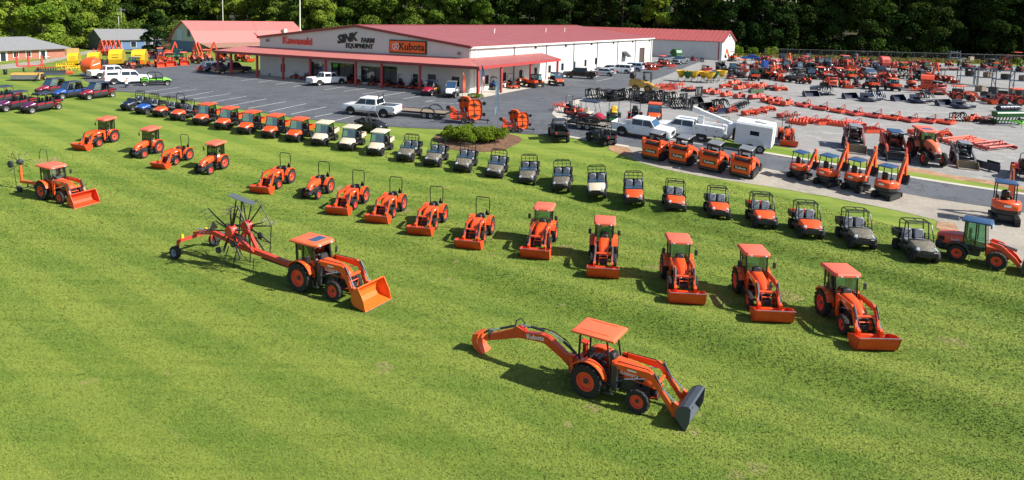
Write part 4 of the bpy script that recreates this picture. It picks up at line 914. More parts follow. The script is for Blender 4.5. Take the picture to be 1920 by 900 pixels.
def bucket_geo(root, name, pos, width, size, rotdeg, m, edge=None, th=.03):
    """loader bucket; local section opens forward with its floor flat at rot 0"""
    s = size; out = [(0, .0), (-.62*s, 0), (-.80*s, .14*s), (-.86*s, .36*s), (-.80*s, .60*s), (-.66*s, .80*s), (-.58*s, .82*s)]
    c, sn = math.cos(R(rotdeg)), math.sin(R(rotdeg))
    tr = lambda p: (pos[0] + p[0]*c - p[1]*sn, pos[1] + p[0]*sn + p[1]*c)
    o = MB(); pts = [tr(p) for p in out]; cx, cz = tr((-.35*s, .4*s)); inn = [(p[0] + (cx-p[0])*th*1.8/s, p[1] + (cz-p[1])*th*1.8/s) for p in pts]
    for i in range(len(pts)-1): o.prism([pts[i], pts[i+1], inn[i+1], inn[i]], -width/2, width/2)
    bk = o.build(name, m, root, True, 25)
    for sd_ in (-1, 1):
        y = sd_*width/2; part('bucket_side', m, bk, ('prism', [tr(p) for p in [(.02*s, 0), (-.62*s, 0), (-.80*s, .14*s), (-.86*s, .36*s), (-.80*s, .60*s), (-.66*s, .80*s), (-.56*s, .82*s), (-.16*s, .38*s)]], y - sd_*.03, y + sd_*.002), smooth=False)
    a, b = tr((.06*s, -.005)), tr((-.16*s, .012*s)); part('cutting_edge', edge or GREY, bk, ('bar', (a[0], -width/2-.005, a[1]), (a[0], width/2+.005, a[1]), .05, .02)); return bk
KUB = mat('white decal', (.75, .75, .75), .4)
def tractor(size='L', top='rops', loader=True, paint=ORANGE, roofm=PINKROOF, bucket='dump', bpaint=None, rims=RIMR, decal=False, bucketm=None, smv=True):
    D = {'S': (.50, .33, 1.48, 1.16, .48, 2.15), 'L': (.56, .38, 1.62, 1.30, .52, 2.32), 'M': (.64, .45, 1.98, 1.46, .60, 2.42), 'X': (.74, .52, 2.22, 1.56, .64, 2.58), 'XX': (.92, .66, 2.65, 1.85, .74, 2.95)}[size]
    rr, fr, wb, tk, hw, H = D; rw = rr*.46; fw = fr*.5; k = rr/.56
    t = thing('farm_tractor'); xr, xf = -wb/2, wb/2
    part('chassis', CHAR, t, ('bb', xr-.25, xf+.30, -.17*k, .17*k, rr*.62, rr*1.12, .03), ('bb', xr-.15*k, xr+.45*k, -.3*k, .3*k, rr*.6, rr*1.25, .05), ('bb', xf-.75*k, xf-.1, -.21*k, .21*k, rr*.75, rr*1.62, .03), ('cyl', (xf-.3*k, -.24*k, rr*1.2), (xf-.3*k, .24*k, rr*1.2), .10*k, 8), ('bb', xf-.02, xf+.28*k, -.19*k, .19*k, rr*1.0, rr*1.5, .02),
         ('cyl', (xr, -tk/2+rw/2, rr), (xr, tk/2-rw/2, rr), .10*k, 8), ('cyl', (xf, -tk*.46, fr), (xf, tk*.46, fr), .06*k, 8), ('bb', xf-.15, xf+.38*k, -.2*k, .2*k, fr*.9, fr*1.2, .02))
    for s in (-1, 1):
        wheel(t, xr, s*tk/2, rr, rw, s, rims, 15, .05*k); wheel(t, xf, s*tk*.45, fr, fw, s, rims, 13, .035*k, .55)
    hz = rr*1.25; ht = rr*2.32
    x0, x1 = xr + wb*.40, xf + .42*k
    b = MB(); L = x1-x0
    b.loft([ringsec(x0, hw, hz*1.18, ht, .10*k), ringsec(x0+L*.45, hw*.98, hz*1.18, ht-.03*k, .11*k), ringsec(x0+L*.78, hw*.90, hz*1.12, ht-.12*k, .12*k), ringsec(x0+L*.94, hw*.80, hz*1.05, ht-.26*k, .12*k), ringsec(x1, hw*.66, hz*1.02, ht-.42*k, .08*k)])
    hood = b.build('hood', paint, t, True, 50)
    part('grille', BLACK, hood, ('bb', x1-.12*k, x1+.02, -hw*.32, hw*.32, hz*.84, ht-.46*k, .02)); part('front_weight', CHAR, t, ('bb', x1-.05*k, x1+.10*k, -hw*.36, hw*.36, fr*.95, hz*.86, .02))
    for s in (-1, 1):
        part('headlight', LENS, hood, ('box', (x1-.05*k, s*hw*.27, ht-.47*k), (.12*k, .12*k, .09*k), (0, -30, s*20), .02))
        part('side_grille', BLACK, hood, ('prism', [(x0+L*.50, hz*1.22), (x0+L*.74, hz*1.20), (x0+L*.76, ht-.34*k), (x0+L*.56, ht-.26*k)], s*hw*.46, s*(hw*.485+.008)), smooth=False); part('side_vent', BLACK, hood, ('bb', x0+.02, x0+L*.30, s*hw*.48, s*(hw*.5+.006), hz*1.22, hz*1.30))
        if decal: text_mesh('decal', 'Kubota', .21*k, KUB, hood, frame_mtx((x0+L*.42, s*(hw/2+.004), hz+.30*k), (-s, 0, 0), (0, 0, 1)), .002, bold=.003)
    # rear fenders
    for s in (-1, 1):
        f = MB(); y0, y1 = s*(tk/2-rw*.75), s*(tk/2+rw*.35)
        o_ = arc(xr, rr, rr*1.20, 22, 150, 10); i_ = arc(xr, rr, rr*1.14, 22, 150, 10)
        f.prism(o_ + i_[::-1], min(y0, y1), max(y0, y1)); f.prism(arc(xr, rr, rr*1.17, 15, 155, 10) + [(xr-.5*k, rr*.95), (xr+.55*k, rr*.75)], y0-.015, y0+.015)
        f.build('fender', paint, t, True, 40)
    part('platform', BLACK, t, ('bb', xr+.30*k, x0+.12*k, -tk*.40, tk*.40, rr*.98, rr*1.06, .02)); 
    for s in (-1, 1): part('step', CHAR, t, ('bb', xr+.55*k, xr+.9*k, s*tk*.40, s*tk*.47, rr*.55, rr*.62), ('bb', xr+.6*k, xr+.64*k, s*tk*.42, s*tk*.45, rr*.6, rr*1.0), ('bb', xr+.81*k, xr+.85*k, s*tk*.42, s*tk*.45, rr*.6, rr*1.0))
    part('dashboard', BLACK, t, ('box', (x0-.05*k, 0, ht-.02*k), (.28*k, hw*.75, .34*k), (0, -18, 0), .06))
    sw = MB(); cs = Vector((x0-.28*k, 0, ht+.12*k)); sw.tube([cs + Vector((.14*k*math.cos(a)*.8, .17*k*math.sin(a), .14*k*math.cos(a)*.55)) for a in np.linspace(0, 6.283, 13)[:-1]], .016*k, 5, True); sw.bar(cs, (x0-.05*k, 0, ht-.05*k), .035)
    sw.build('steering_wheel', BLACKM, t)
    st = part('seat', BLACK, t, ('box', (xr+.12*k, 0, rr*1.55), (.44*k, .46*k, .16*k), None, .06), ('box', (xr-.14*k, 0, rr*1.98), (.15*k, .44*k, .46*k), (0, -12, 0), .06))
    topz = H
    if top == 'rops':
        xp = xr - .28*k; hy = tk*.33
        part('roll_bar', BLACKM, t, ('tube', [(xp, -hy, rr*1.0), (xp, -hy, H*.62), (xp-.03, -hy*1.05, H*.70), (xp-.03, -hy*1.05, H-.14), (xp-.03, -hy*.9, H), (xp-.03, hy*.9, H), (xp-.03, hy*1.05, H-.14), (xp-.03, hy*1.05, H*.70), (xp, hy, H*.62), (xp, hy, rr*1.0)], .032*k, 6))
        if smv: part('slow_vehicle_sign', BLACK, t, ('add', [(xp-.06, hy*.25, rr*2.05), (xp-.06, hy*.95, rr*2.05), (xp-.06, hy*.6, rr*2.05+.42*k), (xp-.09, hy*.25, rr*2.05), (xp-.09, hy*.95, rr*2.05), (xp-.09, hy*.6, rr*2.05+.42*k)], [(0,1,2), (5,4,3), (0,3,4,1), (1,4,5,2), (2,5,3,0)]))
    elif top == 'canopy':
        y_ = tk*.34; xa, xb = xr-.35*k, x0-.08*k
        for s in (-1, 1):
            part('post', BLACKM, t, ('tube', [(xa, s*y_*.9, rr*1.2), (xa-.05, s*y_, H*.6), (xa-.02, s*y_, H-.12)], .04*k, 6)); part('post', BLACKM, t, ('tube', [(xb+.15*k, s*y_, rr*1.0), (xb+.1*k, s*y_, H*.55), (xb-.05*k, s*y_, H-.12)], .035*k, 6))
        b = MB(); xm0, xm1 = xa-.28*k, xb+.26*k; wv = tk*.92
        b.loft([[(xm0+i_, -wv/2+j_, z_), (xm1-i_, -wv/2+j_, z_), (xm1-i_, wv/2-j_, z_), (xm0+i_, wv/2-j_, z_)] for i_, j_, z_ in ((.10, .10, H-.16), (.0, .0, H-.12), (0, 0, H-.05), (.06, .06, H), (.14, .14, H+.015))])
        rf = b.build('canopy', roofm, t, True, 30); part('canopy_rib', roofm, rf, ('bb', xm0+.3, xm1-.3, -wv*.36, -wv*.33, H+.012, H+.035), ('bb', xm0+.3, xm1-.3, wv*.33, wv*.36, H+.012, H+.035))
    else:
        y_ = tk*.37; yt = tk*.36; xa, xb = xr-.32*k, x0+.02*k; zt = H-.16; zb = rr*1.35; xat, xbt = xa-.02, xb-.16*k
        for s in (-1, 1):
            part('cab_pillar', BLACKM, t, ('tube', [(xb, s*y_*.8, zb*.85), (xb-.02, s*y_*.92, zb+.25*k), (xbt, s*yt, zt)], .038*k, 6)); part('cab_pillar', BLACKM, t, ('tube', [(xa, s*y_*.9, zb), (xat, s*yt, zt)], .04*k, 6))
            part('cab_pillar', BLACKM, t, ('tube', [((xa*.62+xb*.38), s*y_*1.03, rr*1.1), ((xa*.62+xb*.38)-.02, s*yt*1.03, zt)], .032*k, 6))
            part('door_glass', GLASS, t, ('quad', ((xa*.62+xb*.38)+.04, s*y_*1.02, rr*1.05), (xb-.03, s*y_*.84, zb*.9), (xbt-.02, s*yt, zt-.02), ((xa*.62+xb*.38)+.03, s*yt*1.02, zt-.02)))
            part('quarter_glass', GLASS, t, ('quad', (xa+.03, s*y_*.92, zb+.05), ((xa*.62+xb*.38)-.04, s*y_*1.02, zb+.05), ((xa*.62+xb*.38)-.05, s*yt*1.02, zt-.02), (xat+.03, s*yt, zt-.02)))
            mr = part('mirror_arm', BLACKM, t, ('tube', [(xbt, s*yt, zt-.15), (xbt+.1, s*(yt+.28*k), zt-.12), (xbt+.1, s*(yt+.28*k), zt-.3)], .014, 5)); part('mirror', BLACK, mr, ('box', (xbt+.1, s*(yt+.30*k), zt-.42*k), (.05, .16*k, .28*k), (0, 0, s*15), .02))
        part('windscreen', GLASSB, t, ('quad', (xb+.01, -y_*.78, zb+.02), (xb+.01, y_*.78, zb+.02), (xbt+.01, yt*.95, zt-.02), (xbt+.01, -yt*.95, zt-.02)))
        part('rear_glass', GLASS, t, ('quad', (xa-.01, y_*.85, zb+.05), (xa-.01, -y_*.85, zb+.05), (xat-.01, -yt*.95, zt-.02), (xat-.01, yt*.95, zt-.02)))
        part('cab_base', BLACK, t, ('bb', xa-.03, xb-.05, -y_*.85, y_*.85, rr*1.05, zb*.98, .04))
        b = MB(); xm0, xm1 = xa-.26*k, xb+.10*k; wv = tk*.90
        b.loft([[(xm0+i_, -wv/2+j_, z_), (xm0+.25*k, -wv/2*.98+j_-.02, z_), (xm1-.2*k, -wv/2+j_, z_), (xm1-i_, -wv/2*.82+j_, z_), (xm1-i_, wv/2*.82-j_, z_), (xm1-.2*k, wv/2-j_, z_), (xm0+.25*k, wv/2*.98-j_+.02, z_), (xm0+i_, wv/2-j_, z_)] for i_, j_, z_ in ((.10, .10, H-.20), (.0, .0, H-.16), (0, 0, H-.08), (.05, .06, H-.015), (.16, .18, H+.02))])
        rf = b.build('cab_roof', roofm, t, True, 30)
        if size in ('X', 'XX'): part('roof_hatch', SKYGLASS, rf, ('box', ((xm1-.42*k), 0, H+.02), (.40*k, wv*.55, .03), (0, 4, 0)))
        for s in (-1, 1): part('work_light', LENS, rf, ('bb', xm1-.06, xm1+.02, s*wv*.28-.07, s*wv*.28+.07, H-.19, H-.10, .02))
    if loader:
        bp = bpaint or paint; yl = max(tk*.34, hw*.62); xt = x0+.18*k; zt_ = rr*2.18; xk, zk = xf+.42*k, rr*2.26; xe, ze = xf+(1.08 if bucket == 'grey' else .80)*k, fr*.75
        for s in (-1, 1):
            y = s*yl; part('loader_tower', bp if (size != 'X' and bucket != 'grey') else CHAR, t, ('bb', xt-.10*k, xt+.10*k, y-.05*k, y+.05*k, rr*.7, zt_+.06, .02), ('bb', xt-.06*k, xt+.06*k, min(0, y), max(0, y), rr*.72, rr*.86))
            am = part('loader_arm', bp, t, ('prism', [(xt-.08*k, zt_+.05*k), (xt, zt_+.11*k), (xk-.10*k, zk+.09*k), (xk+.04*k, zk+.02*k), (xe+.08*k, ze+.08*k), (xe+.02*k, ze-.06*k), (xk-.05*k, zk-.15*k), (xt+.02, zt_-.04*k)], y-.045*k, y+.045*k), smooth=False)
            part('lift_cylinder', CHAR, am, ('cyl', (xt+.03, y-s*.01, rr*1.2), (xt+.36*k, y-s*.01, rr*1.58), .035*k, 8)); part('cylinder_rod', STEEL, am, ('cyl', (xt+.34*k, y-s*.01, rr*1.56), (xk-.1*k, y-s*.01, zk-.12*k), .02*k, 6))
            part('tilt_cylinder', CHAR, am, ('cyl', (xk+.04*k, y, zk+.10*k), (xk+.32*k, y, zk-.34*k), .035*k, 8)); part('cylinder_rod', STEEL, am, ('cyl', (xk+.30*k, y, zk-.30*k), (xe+.10*k, y, ze+.34*k), .02*k, 6))
            part('bucket_link', bp, am, ('prism', [(xe-.02, ze-.1*k), (xe+.16*k, ze-.08*k), (xe+.22*k, ze+.30*k), (xe+.05*k, ze+.38*k)], y-.06*k, y+.06*k), smooth=False)
        for s in (-1, 1): part('loader_hose', BLACK, t, ('tube', [(xt+.1*k, s*(yl-.07*k), rr*1.3), (xt+.1*k, s*(yl-.07*k), zt_+.16*k), (xk-.2*k, s*(yl-.06*k), zk+.13*k), (xk+.1*k, s*(yl-.06*k), zk-.02*k), (xk+.3*k, s*(yl-.06*k), zk-.42*k)], .018*k, 5)); part('arm_decal', KUB, t, ('bb', xt+.45*k, xt+.75*k, s*(yl+.046*k)-.003, s*(yl+.046*k)+.003, zt_+.0*k, zt_+.05*k))
        part('cross_tube', bp, t, ('cyl', (xk+.10*k, -yl, zk-.30*k), (xk+.10*k, yl, zk-.30*k), .055*k, 8)); part('cross_tube', bp, t, ('bb', xe+.02, xe+.12*k, -yl, yl, ze+.0, ze+.12*k, .01))
        part('grille_guard', bp, t, ('tube', [(xf+.3*k, -hw*.4, fr*1.1), (x1+.10*k, -hw*.4, fr*1.2), (x1+.10*k, -hw*.4, hz*1.05), (x1+.10*k, hw*.4, hz*1.05), (x1+.10*k, hw*.4, fr*1.2), (xf+.3*k, hw*.4, fr*1.1)], .03*k, 5))
        W = tk*1.17; s_ = .78*k; bm_ = bucketm or BUCKETR
        if bucket == 'dump': bucket_geo(t, 'bucket', (xe+.92*k, .61*k), W*1.06, s_*1.16, 66, bm_)
        elif bucket == 'grey': bucket_geo(t, 'bucket', (xe+.50*k, .03), W*1.0, s_*.96, -46, bm_)
        else: bucket_geo(t, 'bucket', (xe+.88*k, .03), W*1.03, s_*1.12, -12, bm_)
        if bucket == 'grey':
            for y in (-W*.25, W*.25): part('grab_hook', BLACKM, t, ('tube', [(xe+.42*k, y, .62*k), (xe+.55*k, y, .70*k), (xe+.6*k, y, .60*k)], .02, 5))
    for s in (-1, 1): part('fender_light', mat('amber lamp', (.75, .28, .02), .25), t, ('box', (xr+.35*k, s*(tk/2+rw*.1), rr*2.02), (.10*k, .07*k, .06*k), None, .01)); part('tail_lamp', TAIL, t, ('bb', xr-.62*k, xr-.56*k, s*tk*.42-.05, s*tk*.42+.05, rr*1.75, rr*1.9))
    part('battery_box', BLACK, t, ('bb', xr+.5*k, xr+.85*k, -.36*k, -.2*k, rr*.75, rr*1.1, .02)); part('steering_tie', GREY, t, ('bar', (xf+.08, -tk*.36, fr*1.05), (xf+.08, tk*.36, fr*1.05), .035))
    part('hitch', CHAR, t, ('bar', (xr-.2, -.22*k, rr*.8), (xr-.72*k, -.34*k, rr*.62), .06, .06), ('bar', (xr-.2, .22*k, rr*.8), (xr-.72*k, .34*k, rr*.62), .06, .06), ('bar', (xr-.2, 0, rr*1.2), (xr-.6*k, 0, rr*1.25), .05))
    return t
def add_backhoe(t):
    """folded-out backhoe behind the tractor's rear axle (M size); seated on the same thing"""
    m = mat('deep orange boom paint', (.66, .055, .018), .36, var=.1, vs=2, coat=.2)
    x = -1.75
    part('backhoe_frame', m, t, ('bb', x, x+.55, -.55, .55, .45, .75, .03), ('bb', x+.05, x+.3, -.35, .35, .75, 1.15, .04)); part('swing_post', CHAR, t, ('bb', x-.30, x, -.16, .16, .45, 1.1, .04))
    for s in (-1, 1): part('stabilizer', m, t, ('bar', (x+.1, s*.5, .55), (x+.05, s*.62, 1.35), .14, .16), ('box', (x+.05, s*.64, 1.40), (.35, .25, .06), (s*15, 0, 0), .02))
    q_ = lambda pts: [(x+a_, b_) for a_, b_ in pts]   # outlines are given from the swing post backwards
    bo = MB(); bo.prism(q_([(-.12, .85), (-.7, 1.22), (-1.22, 1.53), (-1.5, 1.56), (-2.2, 1.44), (-2.9, 1.32), (-2.88, 1.10), (-2.2, 1.17), (-1.55, 1.24), (-1.32, 1.20), (-.6, .82), (-.2, .52)]), -.12, .12); bm_ = bo.build('boom', m, t, False)
    text_mesh('decal', 'Kubota', .27, KUB, bm_, frame_mtx((x-1.80, -.124, 1.36), (1, 0, .14), (0, 0, 1)), .003, bold=.006); text_mesh('decal', 'Kubota', .27, KUB, bm_, frame_mtx((x-1.80, .124, 1.36), (-1, 0, -.14), (0, 0, 1)), .003, bold=.006)
    part('dipper', m, t, ('prism', q_([(-2.3, 1.50), (-2.65, 1.60), (-2.95, 1.36), (-4.2, .78), (-4.3, .64), (-4.1, .60), (-2.8, 1.06), (-2.4, 1.2)]), -.135, .135), smooth=False)
    for nm, mm, a_, b_, r_ in (('boom_cylinder', CHAR, (-.05, 1.15), (-.6, 1.48), .055), ('cylinder_rod', STEEL, (-.56, 1.46), (-1.2, 1.72), .03), ('dipper_cylinder', CHAR, (-1.45, 1.68), (-2.05, 1.70), .055), ('cylinder_rod', STEEL, (-2.0, 1.70), (-2.6, 1.64), .03), ('bucket_cylinder', CHAR, (-2.85, 1.52), (-3.5, 1.24), .05), ('cylinder_rod', STEEL, (-3.46, 1.26), (-4.0, 1.04), .028)):
        part(nm, mm, t, ('cyl', (x+a_[0], 0, a_[1]), (x+b_[0], 0, b_[1]), r_, 8))
    part('bucket_linkage', CHAR, t, ('bar', (x-4.0, 0, 1.06), (x-4.28, 0, .86), .16, .07), ('bar', (x-3.98, 0, 1.04), (x-3.95, 0, .74), .30, .06))
    part('hydraulic_hose', BLACK, t, ('tube', [(x-2.38, .06, 1.5), (x-2.44, .06, 1.78), (x-2.6, .06, 1.88), (x-2.78, .06, 1.74), (x-2.86, .06, 1.42)], .026, 6)); part('hydraulic_hose', BLACK, t, ('tube', [(x-.1, .1, 1.1), (x-.5, .14, 1.45), (x-1.0, .14, 1.66), (x-1.5, .12, 1.72), (x-2.3, .1, 1.56)], .022, 5))
    bk = MB(); c = (x-4.42, .50); prof = [(-.05, .42), (.25, .30), (.30, 0), (.18, -.32), (-.12, -.52), (-.30, -.48), (-.05, -.2), (.02, .1)]
    bk.prism([(c[0]-p[0]*1.0-.02, c[1]+p[1]*.9) for p in prof], -.30, .30); bb2 = bk.build('backhoe_bucket', mat('orange digging bucket', (.74, .10, .025), .5, var=.2, vs=4), t, False)
    for y in (-.2, 0, .2): part('tooth', CHAR, bb2, ('bar', (c[0]+.18, y, c[1]-.40), (c[0]+.02, y, c[1]-.50), .05, .03))
    part('operator_seat', BLACK, t, ('box', (x+.95, 0, 1.30), (.4, .44, .14), None, .05)); part('control_lever', BLACKM, t, ('bar', (x+.35, .12, 1.1), (x+.35, .16, 1.65), .025), ('bar', (x+.35, -.12, 1.1), (x+.35, -.16, 1.65), .025))
    return t
def backhoe_tractor(): return add_backhoe(tractor('M', 'canopy', True, ORANGE, ORANGEF, 'grey', decal=True, bucketm=mat('slate blue-grey bucket', (.06, .072, .09), .42, var=.2, vs=3)))

# ------------------------------------------------------------------ utility vehicles
def utv(kind='roof', paint=ORANGE, bedm=None, roofm=None, rim=CHAR, crew=False, tail=False):
    t = thing('utility_vehicle'); L = 3.0 if not crew else 3.7; wb = 2.0 if not crew else 2.7; w_ = 1.5; r = .33; bedm = bedm or paint; roofm = roofm or paint
    xr, xf = -wb/2, wb/2
    for s in (-1, 1): wheel(t, xr, s*.63, r, .27, s, rim, 12, .03, .5); wheel(t, xf, s*.63, r, .25, s, rim, 12, .03, .5)
    part('chassis', BLACK, t, ('bb', xr-.35, xf+.3, -.42, .42, .30, .55, .03), ('bb', xr+.45, xf-.40, -.74, .74, .36, .62, .05))
    hood = MB(); hood.loft([ringsec(xf-.45, 1.34, .66, 1.10, .10), ringsec(xf-.15, 1.30, .66, 1.05, .12), ringsec(xf+.22, 1.20, .66, .93, .12), ringsec(xf+.46, 1.02, .64, .80, .08)])
    hd = hood.build('hood', paint, t, True, 45)
    part('front_fascia', BLACK, t, ('bb', xf-.1, xf+.50, -.61, .61, .40, .73, .06), ('bb', xf+.36, xf+.50, -.34, .34, .62, .80, .03))
    for s in (-1, 1): part('headlight', LENS, hd, ('box', (xf+.33, s*.47, .83), (.26, .17, .09), (0, 24, s*30), .03)); part('fender', BLACK, t, ('prism', arc(xf, r, .47, 10, 170, 8) + arc(xf, r, .40, 170, 10, 8), s*.55 - .16, s*.55 + .16))
    part('bumper_guard', BLACKM, t, ('tube', [(xf+.45, -.5, .42), (xf+.62, -.48, .50), (xf+.64, -.44, .70), (xf+.64, .44, .70), (xf+.62, .48, .50), (xf+.45, .5, .42)], .028, 6), ('bar', (xf+.62, -.48, .5), (xf+.62, .48, .5), .05))
    part('floor', BLACK, t, ('bb', xr+.4, xf-.35, -.68, .68, .56, .60)); part('dashboard', BLACK, t, ('box', (xf-.50, 0, 1.02), (.22, 1.28, .26), (0, -15, 0), .05))
    rows = [xr+.78] if not crew else [xr+.70, xr+1.48]
    for x in rows:
        for s in (-1, 1): part('seat', LGREY if kind != 'roof' else BLACK, t, ('box', (x, s*.33, .86), (.48, .56, .16), None, .05), ('box', (x-.27, s*.33, 1.18), (.14, .54, .54), (0, -10, 0), .06))
    sw = MB(); c = Vector((xf-.68, .34, 1.18)); sw.tube([c + Vector((.11*math.cos(a), .18*math.sin(a), .14*math.cos(a))) for a in np.linspace(0, 6.283, 11)[:-1]], .018, 5, True); sw.bar(c, (xf-.5, .34, 1.05), .03); sw.build('steering_wheel', BLACKM, t)
    # cargo bed: floor, walls, tailgate
    xb0, xb1 = xr-.52, xr+.42
    bd = part('cargo_bed', bedm if kind == 'roof' else BLACK, t, ('bb', xb0, xb1, -.72, .72, .80, .86), ('bb', xb0, xb1, -.74, -.68, .82, 1.18), ('bb', xb0, xb1, .68, .74, .82, 1.18), ('bb', xb1-.06, xb1, -.68, .68, .86, 1.18), smooth=False)
    part('tailgate', bedm if (kind == 'roof' or tail) else BLACK, bd, ('bb', xb0-.05, xb0, -.72, .72, .83, 1.17, .015))
    for s in (-1, 1): part('tail_light', TAIL, bd, ('bb', xb0-.03, xb0+.03, s*.62-.05, s*.62+.05, .66, .78))
    Ht = 1.98; xa, xbp = xr+.42, xf-.42
    if kind == 'roof':
        for s in (-1, 1):
            part('cab_pillar', BLACKM, t, ('tube', [(xbp, s*.68, 1.02), (xbp-.22, s*.62, Ht-.08)], .045, 6)); part('cab_pillar', BLACKM, t, ('tube', [(xa, s*.68, .6), (xa-.02, s*.66, 1.3), (xa+.04, s*.62, Ht-.08)], .05, 6))
            part('roof_rail', BLACKM, t, ('bar', (xbp-.22, s*.64, Ht-.08), (xa+.04, s*.64, Ht-.08), .07, .08)); part('door_bar', BLACKM, t, ('tube', [(xa+.05, s*.73, .62), (xa+.3, s*.74, .95), (xbp-.15, s*.74, .95), (xbp, s*.72, .7)], .028, 5))
        b = MB(); b.loft([[(xa-.20+i_, -.72+j_, z_), (xbp-.02-i_, -.70+j_, z_), (xbp-.02-i_, .70-j_, z_), (xa-.20+i_, .72-j_, z_)] for i_, j_, z_ in ((.05, .05, Ht-.06), (0, 0, Ht-.02), (.02, .02, Ht+.05), (.12, .12, Ht+.09))])
        rf = b.build('roof', roofm, t, True, 30)
        part('windscreen', GLASSB, t, ('quad', (xbp+.02, -.62, 1.10), (xbp+.02, .62, 1.10), (xbp-.20, .58, Ht-.10), (xbp-.20, -.58, Ht-.10))); part('rear_window', GLASSB, t, ('quad', (xa-.02, .60, 1.2), (xa-.02, -.60, 1.2), (xa, -.58, Ht-.10), (xa, .58, Ht-.10)))
    elif kind == 'screen':
        for s in (-1, 1): part('cage_tube', BLACKM, t, ('tube', [(xbp, s*.66, 1.0), (xbp-.05, s*.66, 1.25), (xa+.35, s*.66, 1.42), (xa-.05, s*.66, Ht-.10), (xa-.08, s*.6, Ht)], .028, 6), ('tube', [(xa-.02, s*.68, .6), (xa-.05, s*.68, Ht-.1), (xa-.08, s*.6, Ht)], .034, 6))
        b = MB(); b.bar((xa-.08, -.62, Ht), (xa-.08, .62, Ht), .06); b.bar((xa-.06, -.68, 1.46), (xa-.06, .68, 1.46), .05)
        for i in range(1, 4): b.bar((xa-.07, -.68+i*.34, 1.46), (xa-.07, -.68+i*.34, Ht), .03)
        b.bar((xa-.07, -.66, 1.72), (xa-.07, .66, 1.72), .03); b.bar((xa-.30, -.5, Ht+.03), (xa-.30, .5, Ht+.03), .04); b.bar((xa-.08, -.6, Ht), (xa-.30, -.5, Ht+.03), .04); b.bar((xa-.08, .6, Ht), (xa-.30, .5, Ht+.03), .04)
        b.build('rear_screen', BLACKM, t); part('half_windscreen', GLASSB, t, ('quad', (xbp+.02, -.62, 1.08), (xbp+.02, .62, 1.08), (xbp-.10, .60, 1.36), (xbp-.10, -.60, 1.36)))
    else:   # open tubular cage
        for s in (-1, 1):
            part('cage_tube', BLACKM, t, ('tube', [(xbp+.05, s*.66, .9), (xbp-.02, s*.66, 1.25), (xbp-.30, s*.62, Ht-.08), (xbp-.42, s*.60, Ht), (xa-.10, s*.60, Ht), (xa-.2, s*.64, Ht-.14), (xa-.05, s*.68, .62)], .032, 6))
            if kind == 'cagemid' or crew: part('cage_tube', BLACKM, t, ('tube', [((xa+xbp)/2, s*.68, .62), ((xa+xbp)/2-.06, s*.66, 1.3), ((xa+xbp)/2-.08, s*.61, Ht)], .03, 6))
            part('door_bar', BLACKM, t, ('tube', [(xa+.05, s*.73, .62), (xa+.3, s*.74, 1.0), (xbp-.15, s*.74, 1.0), (xbp, s*.72, .7)], .028, 5))
        b = MB()
        for x in (xbp-.42, (xa+xbp)/2-.1, xa-.10): b.tube([(x, -.60, Ht), (x, -.4, Ht+.03), (x, .4, Ht+.03), (x, .60, Ht)], .03, 6)
        b.tube([(xbp-.42, 0, Ht+.03), (xa-.10, 0, Ht+.03)], .026, 5); b.tube([(xa-.14, -.62, Ht-.3), (xa-.14, .62, Ht-.3)], .026, 5); b.build('roof_tube', BLACKM, t)
    return t
